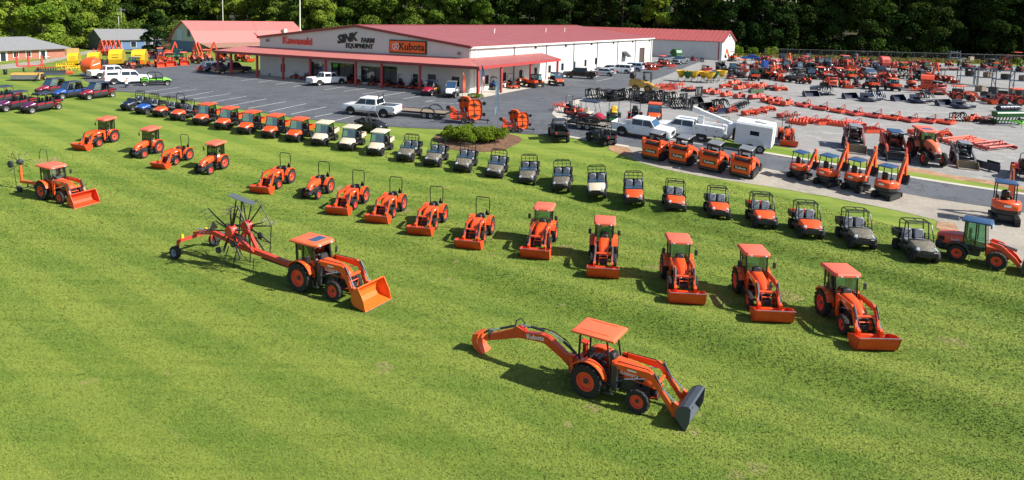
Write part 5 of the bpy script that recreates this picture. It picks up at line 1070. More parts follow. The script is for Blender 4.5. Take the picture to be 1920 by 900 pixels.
def sport_utv(body=CRIM, hoodm=None, roofm=NAVY, crew=True, cab=True, accent=None, rim=SILVER, open_roof=False):
    t = thing('side_by_side'); hoodm = hoodm or body; accent = accent or body; wb = 2.9 if crew else 2.2; r = .36; xr, xf = -wb/2, wb/2; w_ = .66
    for s in (-1, 1): wheel(t, xr, s*w_, r, .28, s, rim, 12, .035, .58); wheel(t, xf, s*w_, r, .26, s, rim, 12, .035, .58)
    part('chassis', BLACK, t, ('bb', xr-.4, xf+.35, -.40, .40, .32, .62, .04), ('bb', xr+.5, xf-.48, -.72, .72, .34, .60, .06))
    for x in (xr, xf):
        for s in (-1, 1): part('suspension', CHAR, t, ('bar', (x, s*.25, .85), (x, s*.52, .40), .07), ('bar', (x-.1, s*.2, .42), (x, s*.52, .36), .05))
    h = MB(); h.loft([ringsec(xf-.55, 1.26, .72, 1.18, .12), ringsec(xf-.1, 1.22, .72, 1.06, .14), ringsec(xf+.28, 1.0, .70, .90, .12), ringsec(xf+.50, .74, .62, .76, .08)]); hd = h.build('hood', hoodm, t, True, 45)
    for s in (-1, 1):
        part('headlight', LENS, hd, ('box', (xf+.30, s*.40, .80), (.26, .16, .10), (0, 18, s*30), .03)); part('front_fender', BLACK, t, ('prism', arc(xf, r, .52, 15, 165, 8) + arc(xf, r, .45, 165, 15, 8), s*.60-.15, s*.60+.15))
        part('rear_fender', accent, t, ('prism', arc(xr, r, .54, 20, 140, 8) + arc(xr, r, .47, 140, 20, 8), s*.60-.15, s*.60+.15))
        nd = 2 if crew else 1; x0 = xr+.55; x1 = xf-.58; dw = (x1-x0)/nd
        for i in range(nd):
            a, c = x0+i*dw+.02, x0+(i+1)*dw-.02
            dr_ = part('door', CHAR, t, ('prism', [(a, .56), (c, .56), (c+.04, .85), (c-.02, 1.06), (a+.06, 1.10), (a-.02, .85)], s*.70-.03, s*.70+.03), smooth=False)
            part('door_accent', accent, dr_, ('prism', [(a+.08, .88), (c-.08, .80), (c-.02, .98), (a+.1, 1.04)], s*.735-.006, s*.735+.006), smooth=False)
    part('front_bumper', BLACKM, t, ('tube', [(xf+.40, -.40, .45), (xf+.60, -.34, .55), (xf+.60, .34, .55), (xf+.40, .40, .45)], .03, 6)); part('bed', BLACK, t, ('bb', xr-.55, xr+.42, -.66, .66, .86, .92), ('bb', xr-.55, xr+.42, -.68, -.63, .9, 1.10), ('bb', xr-.55, xr+.42, .63, .68, .9, 1.10), ('bb', xr-.58, xr-.53, -.66, .66, .84, 1.10))
    for s in (-1, 1): part('tail_light', TAIL, t, ('bb', xr-.60, xr-.54, s*.55-.10, s*.55+.10, .92, 1.08, .02)); part('bed_rail', accent, t, ('bb', xr-.45, xr+.40, s*.70-.03, s*.70+.03, 1.0, 1.12, .02))
    for x in ([xr+.85, xr+1.75] if crew else [xr+.95]):
        for s in (-1, 1): part('seat', BLACK, t, ('box', (x, s*.32, .86), (.48, .50, .16), None, .05), ('box', (x-.27, s*.32, 1.2), (.14, .48, .60), (0, -12, 0), .06))
    sw = MB(); c = Vector((xf-.85, .32, 1.16)); sw.tube([c + Vector((.10*math.cos(a), .17*math.sin(a), .13*math.cos(a))) for a in np.linspace(0, 6.283, 11)[:-1]], .018, 5, True); sw.bar(c, (xf-.6, .32, 1.0), .03); sw.build('steering_wheel', BLACKM, t)
    Ht = 1.92; xa, xb = xr+.52, xf-.55
    for s in (-1, 1):
        part('cage_tube', BLACKM, t, ('tube', [(xb+.05, s*.66, 1.1), (xb-.42, s*.60, Ht-.06), (xb-.55, s*.58, Ht), (xa+.05, s*.58, Ht), (xa-.10, s*.60, Ht-.15), (xa-.25, s*.64, 1.05)], .035, 6)); part('cage_tube', BLACKM, t, ('tube', [((xa+xb)/2, s*.68, .6), ((xa+xb)/2-.08, s*.60, Ht)], .034, 6))
    if not open_roof:
        b = MB(); b.loft([[(xa-.20+i_, -.66+j_, z_), (xb-.40-i_, -.62+j_, z_), (xb-.40-i_, .62-j_, z_), (xa-.20+i_, .66-j_, z_)] for i_, j_, z_ in ((.03, .03, Ht), (0, 0, Ht+.03), (.03, .03, Ht+.09), (.14, .14, Ht+.12))]); b.build('roof', roofm, t, True, 30)
    else: part('cage_cross', BLACKM, t, ('tube', [(xb-.55, -.58, Ht), (xb-.55, .58, Ht)], .034, 6), ('tube', [(xa+.05, -.58, Ht), (xa+.05, .58, Ht)], .034, 6), ('tube', [((xa+xb)/2-.08, -.6, Ht), ((xa+xb)/2-.08, .6, Ht)], .034, 6))
    if cab:
        part('windscreen', SKYGLASS, t, ('quad', (xb+.02, -.60, 1.16), (xb+.02, .60, 1.16), (xb-.42, .56, Ht-.02), (xb-.42, -.56, Ht-.02)))
        for s in (-1, 1): part('door_frame', GREY, t, ('tube', [(xb-.02, s*.70, 1.12), (xb-.40, s*.63, Ht-.06), ((xa+xb)/2-.05, s*.63, Ht-.04), ((xa+xb)/2+.02, s*.71, 1.12)], .035, 5)); part('side_window', GLASSB, t, ('quad', ((xa+xb)/2+.05, s*.69, 1.14), (xb-.06, s*.69, 1.14), (xb-.40, s*.61, Ht-.08), ((xa+xb)/2, s*.61, Ht-.08)))
        part('rear_window', GLASSD, t, ('quad', (xa-.2, .58, 1.15), (xa-.2, -.58, 1.15), (xa-.06, -.54, Ht-.1), (xa-.06, .54, Ht-.1)))
    return t
# ------------------------------------------------------------------ road vehicles
def road_vehicle(kind='pickup', paint=WHITE, topper=False, lower=None, rack=False, gate=None, toolbox=False):
    t = thing({'pickup': 'pickup_truck', 'suv': 'suv', 'sedan': 'sedan'}[kind]); W = {'pickup': 1.98, 'suv': 1.92, 'sedan': 1.80}[kind]; h = W/2
    r = {'pickup': .43, 'suv': .37, 'sedan': .33}[kind]
    if kind == 'pickup': x0, x1, xr, xf, cb, cf, belt, top = -3.05, 3.0, -1.85, 1.95, -1.05, 1.45, 1.22, 1.92
    elif kind == 'suv': x0, x1, xr, xf, cb, cf, belt, top = -2.45, 2.45, -1.45, 1.45, -2.38, 1.20, 1.08, 1.76
    else: x0, x1, xr, xf, cb, cf, belt, top = -2.40, 2.40, -1.40, 1.42, -1.75, 1.05, .92, 1.43
    bd = MB(); hz = belt - .04
    secs = [ringsec(x1-.01, W*.86, .46, hz-(.13 if kind == 'pickup' else .26), .10), ringsec(x1-.16, W*.96, .42, hz-(.05 if kind == 'pickup' else .14), .10), ringsec(cf+.6, W, .40, hz-.0, .12), ringsec(cf-.05, W, .40, belt+.02, .08), ringsec(cb if kind == 'pickup' else xr-.2, W, .40, belt, .06)]
    if kind != 'pickup': secs += [ringsec(x0+.22, W*.97, .42, belt-(.02 if kind == 'suv' else .03), .08), ringsec(x0+.02, W*.88, .48, belt-.12, .10)]
    bd.loft(secs[::-1]); body = bd.build('body', paint, t, True, 35)
    if kind == 'pickup':
        bed = part('bed', paint, t, ('bb', x0+.06, cb, h-.10, h-.01, .55, belt+.04, .03), ('bb', x0+.06, cb, -h+.01, -h+.10, .55, belt+.04, .03), ('bb', x0+.1, cb, -h+.08, h-.08, .60, .68)); part('bed_liner', BLACK, bed, ('bb', x0+.12, cb-.01, -h+.105, h-.105, .685, .70), ('bb', cb-.05, cb-.012, -h+.12, h-.12, .70, belt))
        part('tailgate', gate or paint, bed, ('bb', x0, x0+.06, -h+.06, h-.06, .60, belt+.03, .02)); part('bumper', SILVER, t, ('bb', x0-.14, x0-.01, -h+.1, h-.1, .45, .62, .04))
    part('front_bumper', SILVER if kind == 'pickup' else paint, t, ('bb', x1-.08, x1+.08, -h*.82, h*.82, .40, .60, .05)); part('grille', BLACK, t, ('bb', x1-.10, x1+.02, -h*.55, h*.55, .62, 1.0 if kind == 'pickup' else .84, .02))
    if lower is not None: part('lower_trim', lower, t, ('bb', x0+.1, x1-.2, -h-.006, -h+.01, .40, .60), ('bb', x0+.1, x1-.2, h-.01, h+.006, .40, .60))
    sl_f = .56 if kind == 'pickup' else .75; sl_r = .16 if kind == 'pickup' else (.30 if kind == 'suv' else .62)
    def ring(f, z, inset): return [(cb+sl_r*f+i_, y_*(h-inset), z) for i_, y_ in ((0, -1), (0, 1))] + [(cf-sl_f*f, (h-inset), z), (cf-sl_f*f, -(h-inset), z)]
    g = MB(); g.loft([ring(0, belt-.02, .03), ring(.92, top-.05, .20), ring(1.0, top, .30)]); cabm = g.build('cabin', paint, t, True, 25)
    def sidept(x_, f, s, o=.012): return (x_, s*((h-.03)-(.17*f)+o), belt + (top-.05-belt)*f)
    nwin = 3 if kind == 'suv' else 2; a0, a1 = cb+.12, cf-.12
    for s in (-1, 1):
        for i in range(nwin):
            xa = a0 + (a1-a0)*i/nwin + .04; xb = a0 + (a1-a0)*(i+1)/nwin - .04
            xa2 = max(xa, cb+sl_r*.85+.08) if i == 0 else xa; xb2 = min(xb, cf-sl_f*.85-.08) if i == nwin-1 else xb
            part('side_window', GLASSD, cabm, ('quad', sidept(xa, .10, s), sidept(xb, .10, s), sidept(xb2, .88, s), sidept(xa2, .88, s), .004))
    part('windscreen', SKYGLASS, cabm, ('quad', (cf-sl_f*.08+.02, -h*.86, belt+.06), (cf-sl_f*.08+.02, h*.86, belt+.06), (cf-sl_f*.86+.02, h*.74, top-.10), (cf-sl_f*.86+.02, -h*.74, top-.10), .01))
    part('rear_window', GLASSD, cabm, ('quad', (cb+sl_r*.15-.02, h*.80, belt+.10), (cb+sl_r*.15-.02, -h*.80, belt+.10), (cb+sl_r*.84-.02, -h*.72, top-.12), (cb+sl_r*.84-.02, h*.72, top-.12), .01))
    for s in (-1, 1):
        part('headlight', LENS, t, ('box', (x1-.10, s*h*.72, .84), (.16, .34, .20), (0, 0, s*18), .04)); part('tail_light', TAIL, t, ('bb', x0-.015, x0+.10, s*(h-.10)-.08, s*(h-.10)+.08, .78, 1.10, .02)); part('mirror', paint if kind != 'pickup' else BLACK, t, ('box', (cf-.30, s*(h+.13), belt+.12), (.14, .22, .18), None, .04))
        for x in (xr, xf): part('wheel_arch', BLACK, t, ('prism', arc(x, r, r*1.28, 0, 180, 10) + [(x-r*1.2, .40), (x+r*1.2, .40)], s*(h-.05), s*(h+.008)))
        wheel(t, xr, s*(h-.11), r, .27, s, SILVER, 0, 0, .62); wheel(t, xf, s*(h-.11), r, .27, s, SILVER, 0, 0, .62)
        for x in (a0+.1, (a0+a1)/2+.1): part('door_handle', BLACK, t, ('bb', x, x+.16, s*h-.01, s*h+.02, belt-.22, belt-.18))
    if topper:
        g = MB(); g.loft([[(x0+.06, -h+.04, belt+.04), (x0+.06, h-.04, belt+.04), (cb-.02, h-.04, belt+.04), (cb-.02, -h+.04, belt+.04)], [(x0+.16, -h+.20, top-.06), (x0+.16, h-.20, top-.06), (cb-.02, h-.20, top-.06), (cb-.02, -h+.20, top-.06)], [(x0+.26, -h+.32, top), (x0+.26, h-.32, top), (cb-.02, h-.32, top), (cb-.02, -h+.32, top)]]); tp = g.build('bed_topper', paint, t, True, 25)
        for s in (-1, 1): part('topper_window', GLASSD, tp, ('quad', (x0+.35, s*(h-.055), belt+.16), (cb-.25, s*(h-.055), belt+.16), (cb-.25, s*(h-.14), top-.18), (x0+.4, s*(h-.14), top-.18), .006))
        part('topper_hatch', GLASSD, tp, ('quad', (x0+.06, h-.2, belt+.1), (x0+.06, -h+.2, belt+.1), (x0+.13, -h+.28, top-.12), (x0+.13, h-.28, top-.12), .02))
    if rack: part('headache_rack', BLACKM, t, ('bar', (cb-.02, -.5, belt), (cb-.02, -.5, top+.35), .06), ('bar', (cb-.02, .5, belt), (cb-.02, .5, top+.35), .06), ('bar', (cb-.02, -.5, top+.15), (cb-.02, .5, top+.15), .05))
    if toolbox: part('tool_box', CHAR, t, ('bb', cb-.6, cb-.08, -h+.12, h-.12, belt-.1, belt+.14, .02))
    return t
def service_truck():
    t = road_vehicle('pickup', WHITE); t.name = 'service_truck'
    x0 = -3.9
    u = part('utility_body', WHITE, t, ('bb', x0, -1.12, .55, 1.08, .75, 1.62, .03), ('bb', x0, -1.12, -1.08, -.55, .75, 1.62, .03), ('bb', x0, -1.12, -.55, .55, .70, .85), smooth=False)
    for s in (-1, 1):
        for x in (-3.75, -2.75, -1.75): part('cabinet_door', TRIMW, u, ('bb', x+.02, x+.78 if x > -2 else x+.9, s*1.085-.006, s*1.085+.006, .98 if x == -2.75 else .82, 1.55)); part('latch', CHAR, u, ('bb', x+.40, x+.50, s*1.10-.01, s*1.10+.01, 1.2, 1.3))
    part('rear_deck', GREY, u, ('bb', x0-.5, x0, -1.0, 1.0, .62, .74, .02)); part('ladder_rack', WHITE, t, ('bar', (-1.2, -.95, 2.0), (x0+.1, -.95, 2.0), .06), ('bar', (-1.2, .95, 2.0), (x0+.1, .95, 2.0), .06), ('bar', (-1.2, .95, 1.6), (-1.2, .95, 2.0), .06), ('bar', (x0+.1, .95, 1.6), (x0+.1, .95, 2.0), .06))
    part('crane_pedestal', WHITE, t, ('bb', -1.7, -1.2, -.25, .25, .85, 2.3, .04)); part('crane_boom', WHITE, t, ('bar', (-1.3, 0, 2.75), (-4.4, 0, 1.95), .34, .40), ('bar', (-.6, 0, 2.92), (-1.4, 0, 2.72), .44, .5)); part('bucket_lift', WHITE, t, ('bb', -4.9, -4.1, -.42, .42, .95, 2.05, .06))
    return t
def trailer(kind='flat', L=5.2, paint=BLACKM):
    t = thing({'flat': 'flatbed_trailer', 'box': 'enclosed_trailer', 'gate': 'mesh_side_trailer'}[kind]); W = 1.05; r = .36; x0, x1 = -L/2, L/2
    xs = (-.45, .45) if kind != 'flat' else (-.9, -.1)
    for s in (-1, 1):
        for x in xs: wheel(t, x-.3, s*(W+.05 if kind != 'box' else W+.06), r, .22, s, SILVER, 0, 0, .6)
        part('mudguard', paint if kind != 'box' else TRIMW, t, ('prism', arc((xs[0]+xs[1])/2-.3, r, .95, 15, 165, 8) + arc((xs[0]+xs[1])/2-.3, r*.85, .93, 165, 15, 8), s*(W+.04)-.14, s*(W+.04)+.14))
    part('tongue', paint, t, ('bar', (x1, -.6, .5), (x1+1.35, 0, .5), .1), ('bar', (x1, .6, .5), (x1+1.35, 0, .5), .1), ('cyl', (x1+1.1, 0, 0), (x1+1.1, 0, .75), .05, 6)); part('axle', CHAR, t, ('cyl', (xs[0]-.3, -W, r), (xs[0]-.3, W, r), .05, 6), ('cyl', (xs[1]-.3, -W, r), (xs[1]-.3, W, r), .05, 6))
    if kind == 'box':
        b = MB(); hw = 1.05; b.loft([[(x, -hw, .55), (x, -hw, 2.45), (x, -hw+.12, 2.62), (x, hw-.12, 2.62), (x, hw, 2.45), (x, hw, .55)] for x in (x0, x1)]); bx = b.build('box_body', WHITE, t, True, 25)
        part('side_window', GLASSD, bx, ('bb', x0+1.1, x0+1.9, hw-.005, hw+.02, 1.55, 1.95, .03), ('bb', x1-2.2, x1-1.4, -hw-.02, -hw+.005, 1.55, 1.95)); part('roof_vent', TRIMW, bx, ('bb', x0+.6, x0+1.6, -.35, .35, 2.62, 2.80, .05)); part('rear_door', TRIMW, bx, ('bb', x0-.05, x0-.004, -hw+.08, hw-.08, .62, 2.45, .01)); part('door_handle', CHAR, bx, ('bar', (x0-.08, .3, .8), (x0-.08, .3, 2.2), .04)); part('nose_rack', BLACK, t, ('bb', x1+.02, x1+.35, -.4, .4, .6, 1.7, .03))
        for x in np.arange(x0+.6, x1, .8): part('seam', TRIMW, bx, ('bb', x, x+.03, hw, hw+.008, .57, 2.44))
    else:
        dk = MB(); n = 7
        for i in range(n): dk.bb(x0, x1, -W+.1+(2*W-.2)*i/n+.01, -W+.1+(2*W-.2)*(i+1)/n-.01, .60, .66)
        dk.build('deck', WOOD, t, False); part('side_rail', paint, t, ('bb', x0, x1, W-.08, W, .5, .7), ('bb', x0, x1, -W, -W+.08, .5, .7), ('bb', x0, x0+.08, -W, W, .5, .7))
        if kind == 'gate':
            g = MB()
            for z in (.75, 1.25): g.bar((x0, W-.03, z), (x1, W-.03, z), .04); g.bar((x0, -W+.03, z), (x1, -W+.03, z), .04)
            for x in np.linspace(x0, x1, 7):
                for s in (-1, 1): g.bar((x, s*(W-.03), .65), (x, s*(W-.03), 1.25), .04)
            g.build('side_gate', paint, t); g = MB()
            for y in np.linspace(-W+.1, W-.1, 8): g.bar((x0-.05, y, .65), (x0-.1, y, 1.75), .03)
            for z in (.7, 1.2, 1.75): g.bar((x0-.07, -W+.1, z), (x0-.07, W-.1, z), .04)
            g.build('ramp_gate', paint, t)
    return t

# ------------------------------------------------------------------ construction machines
def crawler(t, y, L, r, w_, name='track', xo=0.0, tall=1.0):
    m = MB(); pts = arc(L/2, r, r, -90, 90, 8) + arc(-L/2, r*tall, r*tall, 90, 270, 8); m.prism([(p[0]+xo, p[1]) for p in pts], y-w_/2, y+w_/2)
    n = 9
    for i in range(n+1):
        x = -L/2 + L*i/n + xo; z = 2*r*tall + (2*r-2*r*tall)*i/n; m.box((x, y, z), (.07, w_, .05)); m.box((x, y, .0+.01), (.07, w_, .04))
    for a in (-60, -20, 20, 60): m.box((L/2+xo+r*math.cos(R(a)), y, r+r*math.sin(R(a))), (.06, w_, .07), (0, -a, 0)); m.box((-L/2+xo-r*tall*math.cos(R(a)), y, r*tall+r*tall*math.sin(R(a))), (.06, w_, .07), (0, a, 0))
    o = m.build(name, RUBBER, t, False)
    s = 1 if y > 0 else -1; fr = MB()
    for x in np.linspace(-L/2, L/2, 5): fr.cyl((x+xo, y-w_/2-.012, r*.75), (x+xo, y+w_/2+.012, r*.75), r*.42, 9)
    fr.bb(-L/2+xo, L/2+xo, y-w_/2-.01, y+w_/2+.01, r*.8, r*1.2); fr.build('roller_frame', CHAR, o); return o
def track_loader(paint=ORANGE, wheels=False, cabm=GREY, bucketm=CHAR, text=True, armm=None):
    t = thing('track_loader' if not wheels else 'skid_steer_loader'); armm = armm or paint
    if wheels:
        for s in (-1, 1):
            for x in (-.55, .55): wheel(t, x, s*.68, .40, .30, s, paint, 12, .04, .5)
    else:
        for s in (-1, 1): crawler(t, s*.66, 1.45, .27, .40, xo=.05, tall=1.25)
    part('lower_frame', CHAR, t, ('bb', -1.15, .85, -.44, .44, .28, .85, .04))
    part('engine_body', paint, t, ('bb', -1.25, -.2, -.80 if not wheels else -.48, .80 if not wheels else .48, .72, 1.30, .06))
    d = part('rear_door', paint, t, ('bb', -1.42, -1.26, -.70, .70, .42, 1.28, .08)); part('door_panel', BLACK, d, ('bb', -1.435, -1.41, -.48, .48, .72, .98, .008))
    if text: text_mesh('decal', 'Kubota', .26, KUB, d, frame_mtx((-1.44, 0, .85), (0, -1, 0), (0, 0, 1)), .002, bold=.004)
    part('rear_bumper', CHAR, t, ('bb', -1.40, -1.20, -.72, .72, .26, .40, .03))
    part('tower_frame', paint, t, ('bb', -1.36, -1.16, -.80, -.62, 1.24, 1.72, .05), ('bb', -1.36, -1.16, .62, .80, 1.24, 1.72, .05), ('bb', -1.34, -1.20, -.64, .64, 1.60, 1.72, .04)); part('engine_cover', CHAR, t, ('box', (-.95, 0, 1.40), (.55, 1.1, .25), (0, 10, 0), .06))
    for s in (-1, 1):
        am = part('lift_arm', armm, t, ('prism', [(-1.34, 1.76), (-1.05, 1.80), (-.2, 1.52), (.55, 1.18), (1.12, .95), (1.32, .62), (1.36, .28), (1.18, .26), (1.08, .60), (.85, .78), (.4, .98), (-.3, 1.28), (-1.34, 1.58)], s*.72-.07, s*.72+.07), smooth=False); part('lift_cylinder', STEEL, am, ('cyl', (-1.0, s*.60, .9), (.1, s*.60, 1.25), .045, 6))
    part('cab_frame', BLACKM, t, *[('bar', (x, s*.46, .85), (x+dx, s*.46, 2.02), .08) for x, dx in ((-.55, .0), (.62, -.08)) for s in (-1, 1)], ('bar', (-.55, -.46, 2.0), (.54, -.46, 2.0), .08), ('bar', (-.55, .46, 2.0), (.54, .46, 2.0), .08))
    part('cab_roof', cabm, t, ('box', (.02, 0, 2.06), (1.32, 1.04, .09), None, .03)); part('roof_unit', BLACK, t, ('bb', -.72, -.35, -.40, .40, 1.92, 2.08, .03))
    for s in (-1, 1): part('side_glass', glassmat('side screen', (.55, .60, .62), .5), t, ('quad', (-.52, s*.47, .95), (.55, s*.47, .95), (.50, s*.47, 1.98), (-.52, s*.47, 1.98), .01))
    part('seat', BLACK, t, ('box', (-.15, 0, 1.0), (.5, .5, .15), None, .05), ('box', (-.40, 0, 1.32), (.14, .48, .6), None, .05)); part('quick_attach', CHAR, t, ('bb', 1.20, 1.34, -.62, .62, .22, .70, .02))
    bucket_geo(t, 'bucket', (2.15, .03), 1.75, .85, 8, bucketm); return t
def mini_excavator(paint=ORANGE, top=BLUEC, s=1.0, cab=False, raise_=1.0):
    t = thing('mini_excavator')
    for sd_ in (-1, 1): crawler(t, sd_*.56, 1.35, .22, .28)
    part('undercarriage', CHAR, t, ('bb', -.45, .45, -.45, .45, .20, .52, .03), ('cyl', (0, 0, .5), (0, 0, .66), .38, 12)); part('dozer_blade', CHAR, t, ('bb', 1.05, 1.12, -.72, .72, .04, .38, .01), ('bar', (.5, -.3, .3), (1.06, -.4, .2), .1), ('bar', (.5, .3, .3), (1.06, .4, .2), .1))
    hs = MB(); hp_ = [(.62, -.66), (.62, .55), (.35, .68), (-.45, .70), (-.82, .50), (-.95, 0), (-.82, -.50), (-.45, -.70), (.35, -.70)]
    hs.loft([[(x, y, z) for x, y in hp_] for z in (.66, .72)]); hs.build('swing_deck', CHAR, t)
    rb = MB(); rp = [(.05, -.70), (-.45, -.72), (-.85, -.52), (-1.0, 0), (-.85, .52), (-.45, .72), (.05, .70)]
    rb.loft([[(x*f, y*f, z) for x, y in rp] for f, z in ((.97, .90), (1.0, .96), (1.0, 1.30), (.95, 1.36), (.86, 1.38))]); hb = rb.build('engine_hood', paint, t, True, 40)
    cw = MB(); cw.loft([[(x*f, y*f, z) for x, y in rp] for f, z in ((.94, .70), (1.0, .74), (1.0, .90), (.96, .91))]); cw.build('counterweight', BLACK, t, True, 40)
    part('decal', KUB, hb, ('bb', -1.005, -.995, -.18, .18, 1.10, 1.22)); part('side_cover', paint, t, ('bb', .02, .60, -.70, -.42, .74, 1.22, .06)); part('floor_plate', BLACK, t, ('bb', .0, .62, -.40, .55, .72, .78))
    part('seat', BLACK, t, ('box', (-.10, .08, 1.45), (.42, .46, .14), None, .06), ('box', (-.32, .08, 1.74), (.14, .44, .46), None, .08)); part('control_box', BLACK, t, ('bb', .0, .25, -.30, -.18, 1.35, 1.6, .03), ('bb', .0, .25, .35, .47, 1.35, 1.6, .03))
    Ht = 2.36
    for x, dx in ((-.52, .04), (.55, -.06)):
        for y in (-.42, .56): part('canopy_post', BLACKM, t, ('tube', [(x, y, 1.3 if x < 0 else .76), (x+dx*.3, y, 1.9), (x+dx, y*.96+.005, Ht)], .035, 6))
    c = MB(); c.loft([[(-.64+i, -.47+i, z), (.62-i, -.47+i, z), (.62-i, .61-i, z), (-.64+i, .61-i, z)] for i, z in ((.05, Ht), (0, Ht+.03), (0, Ht+.07), (.10, Ht+.11))]); c.build('canopy_roof', top, t, True, 30)
    if cab: part('cab_glass', GLASS, t, ('quad', (.58, -.40, .9), (.58, .54, .9), (.50, .54, Ht), (.50, -.40, Ht)), ('quad', (-.5, .57, 1.35), (.55, .57, .9), (.48, .56, Ht), (-.46, .56, Ht)), ('quad', (-.5, -.43, 1.35), (.55, -.43, .9), (.48, -.42, Ht), (-.46, -.42, Ht)))
    part('swing_bracket', CHAR, t, ('bb', .58, 1.0, -.56, -.16, .55, .95, .04)); y = -.36; k = raise_
    part('boom', paint, t, ('prism', [(.78, .70), (.66, .95), (1.02, 1.75*k), (1.42, 2.55*k), (1.62, 2.95*k), (1.80, 2.92*k), (1.78, 2.70*k), (1.42, 1.95*k), (1.22, 1.40*k), (1.02, .72)], y-.10, y+.10), smooth=False)
    part('boom_cylinder', CHAR, t, ('cyl', (.98, y, .78), (1.42, y, 1.55*k), .055, 8)); part('cylinder_rod', STEEL, t, ('cyl', (1.40, y, 1.5*k), (1.60, y, 2.10*k), .03, 6)); part('arm_cylinder', CHAR, t, ('cyl', (1.08, y, 2.15*k), (1.5, y, 2.85*k), .05, 8)); part('cylinder_rod', STEEL, t, ('cyl', (1.48, y, 2.8*k), (1.75, y, 3.16*k), .03, 6))
    part('dipper_arm', paint, t, ('prism', [(1.62, 3.20*k), (1.80, 3.22*k), (2.02, 2.75*k), (2.20, 1.62*k), (2.12, 1.48*k), (2.02, 1.55*k), (1.78, 2.55*k), (1.62, 2.90*k)], y-.08, y+.08), smooth=False)
    b = MB(); c0 = (2.08, 1.50*k); b.prism([(c0[0]+p[0], c0[1]+p[1]) for p in ((.10, .05), (.22, -.15), (.18, -.48), (-.05, -.70), (-.28, -.66), (-.30, -.58), (-.10, -.45), (-.02, -.10))], y-.26, y+.26); bk = b.build('digging_bucket', BLACKM, t, False)
    for q in (-.2, -.07, .07, .2): part('tooth', CHAR, bk, ('bar', (c0[0]-.26, y+q, c0[1]-.62), (c0[0]-.40, y+q, c0[1]-.66), .05, .03))
    return t
def wheel_loader():
    t = thing('wheel_loader'); m = mat('loader orange-red', (.74, .075, .03), .38, var=.1, vs=2, coat=.2); xr, xf = -.98, .98; r = .52
    for s in (-1, 1): wheel(t, xr, s*.70, r, .40, s, RIMR, 16, .045, .52); wheel(t, xf, s*.70, r, .40, s, RIMR, 16, .045, .52)
    part('rear_frame', CHAR, t, ('bb', -2.0, .1, -.40, .40, .42, .95, .05), ('bb', -2.15, -1.75, -.62, .62, .50, 1.02, .08)); b = MB(); b.loft([ringsec(-2.1, 1.0, .95, 1.40, .12), ringsec(-1.5, 1.12, .90, 1.52, .12), ringsec(-.75, 1.12, .90, 1.55, .10)]); b.build('engine_hood', m, t, True, 40)
    for s in (-1, 1):
        part('rear_fender', CHAR, t, ('prism', arc(xr, r, .68, 5, 150, 8) + arc(xr, r, .60, 150, 5, 8), s*.70-.20, s*.70+.20)); part('side_grille', BLACK, t, ('bb', -2.0, -1.7, s*.54-.02, s*.54+.02, 1.06, 1.32)); text_mesh('decal', 'R640', .20, KUB, t, frame_mtx((-1.15, s*.565, 1.22), (-s, 0, 0), (0, 0, 1)), .002)
    part('cab_base', BLACK, t, ('bb', -.75, .35, -.55, .55, .80, 1.10, .05))
    for s in (-1, 1):
        for x, dx in ((-.72, .02), (-.15, .0), (.38, -.10)): part('cab_pillar', BLACKM, t, ('bar', (x, s*.56, 1.05), (x+dx, s*.56, 2.46), .07))
        part('side_glass', GLASS, t, ('quad', (-.70, s*.57, 1.12), (.35, s*.57, 1.12), (.26, s*.57, 2.42), (-.70, s*.57, 2.42)))
    part('windscreen', GLASS, t, ('quad', (.39, -.52, 1.12), (.39, .52, 1.12), (.30, .52, 2.42), (.30, -.52, 2.42))); part('rear_glass', GLASS, t, ('quad', (-.74, .52, 1.6), (-.74, -.52, 1.6), (-.74, -.52, 2.42), (-.74, .52, 2.42)))
    c = MB(); c.loft([[(-.90+i, -.66+i, z), (.56-i, -.66+i, z), (.56-i, .66-i, z), (-.90+i, .66-i, z)] for i, z in ((.06, 2.44), (0, 2.47), (0, 2.54), (.1, 2.59))]); rf = c.build('cab_roof', BLUEC, t, True, 30); vz = part('sun_visor', mat('blue visor', (.05, .16, .26), .4), rf, ('bb', .52, .60, -.50, .50, 2.26, 2.46)); text_mesh('decal', 'Kubota', .22, KUB, vz, frame_mtx((.605, 0, 2.36), (0, 1, 0), (0, 0, 1)), .002, bold=.004)
    part('seat', LGREY, t, ('box', (-.25, 0, 1.3), (.45, .48, .14), None, .05), ('box', (-.48, 0, 1.65), (.14, .46, .6), None, .05)); part('front_frame', m, t, ('bb', .35, 1.35, -.36, .36, .50, 1.15, .06)); part('tilt_link', GREY, t, ('bar', (.9, 0, 1.35), (1.85, 0, 1.15), .12, .18))
    for s in (-1, 1): am = part('lift_arm', m, t, ('prism', [(.45, 1.30), (.60, 1.48), (1.15, 1.38), (1.85, .80), (2.12, .42), (2.0, .28), (1.72, .55), (1.05, 1.10)], s*.42-.06, s*.42+.06), smooth=False); part('lift_cylinder', STEEL, am, ('cyl', (.6, s*.42, .75), (1.5, s*.42, .95), .05, 6))
    bucket_geo(t, 'bucket', (2.95, .03), 1.75, .95, 2, CHAR); return t

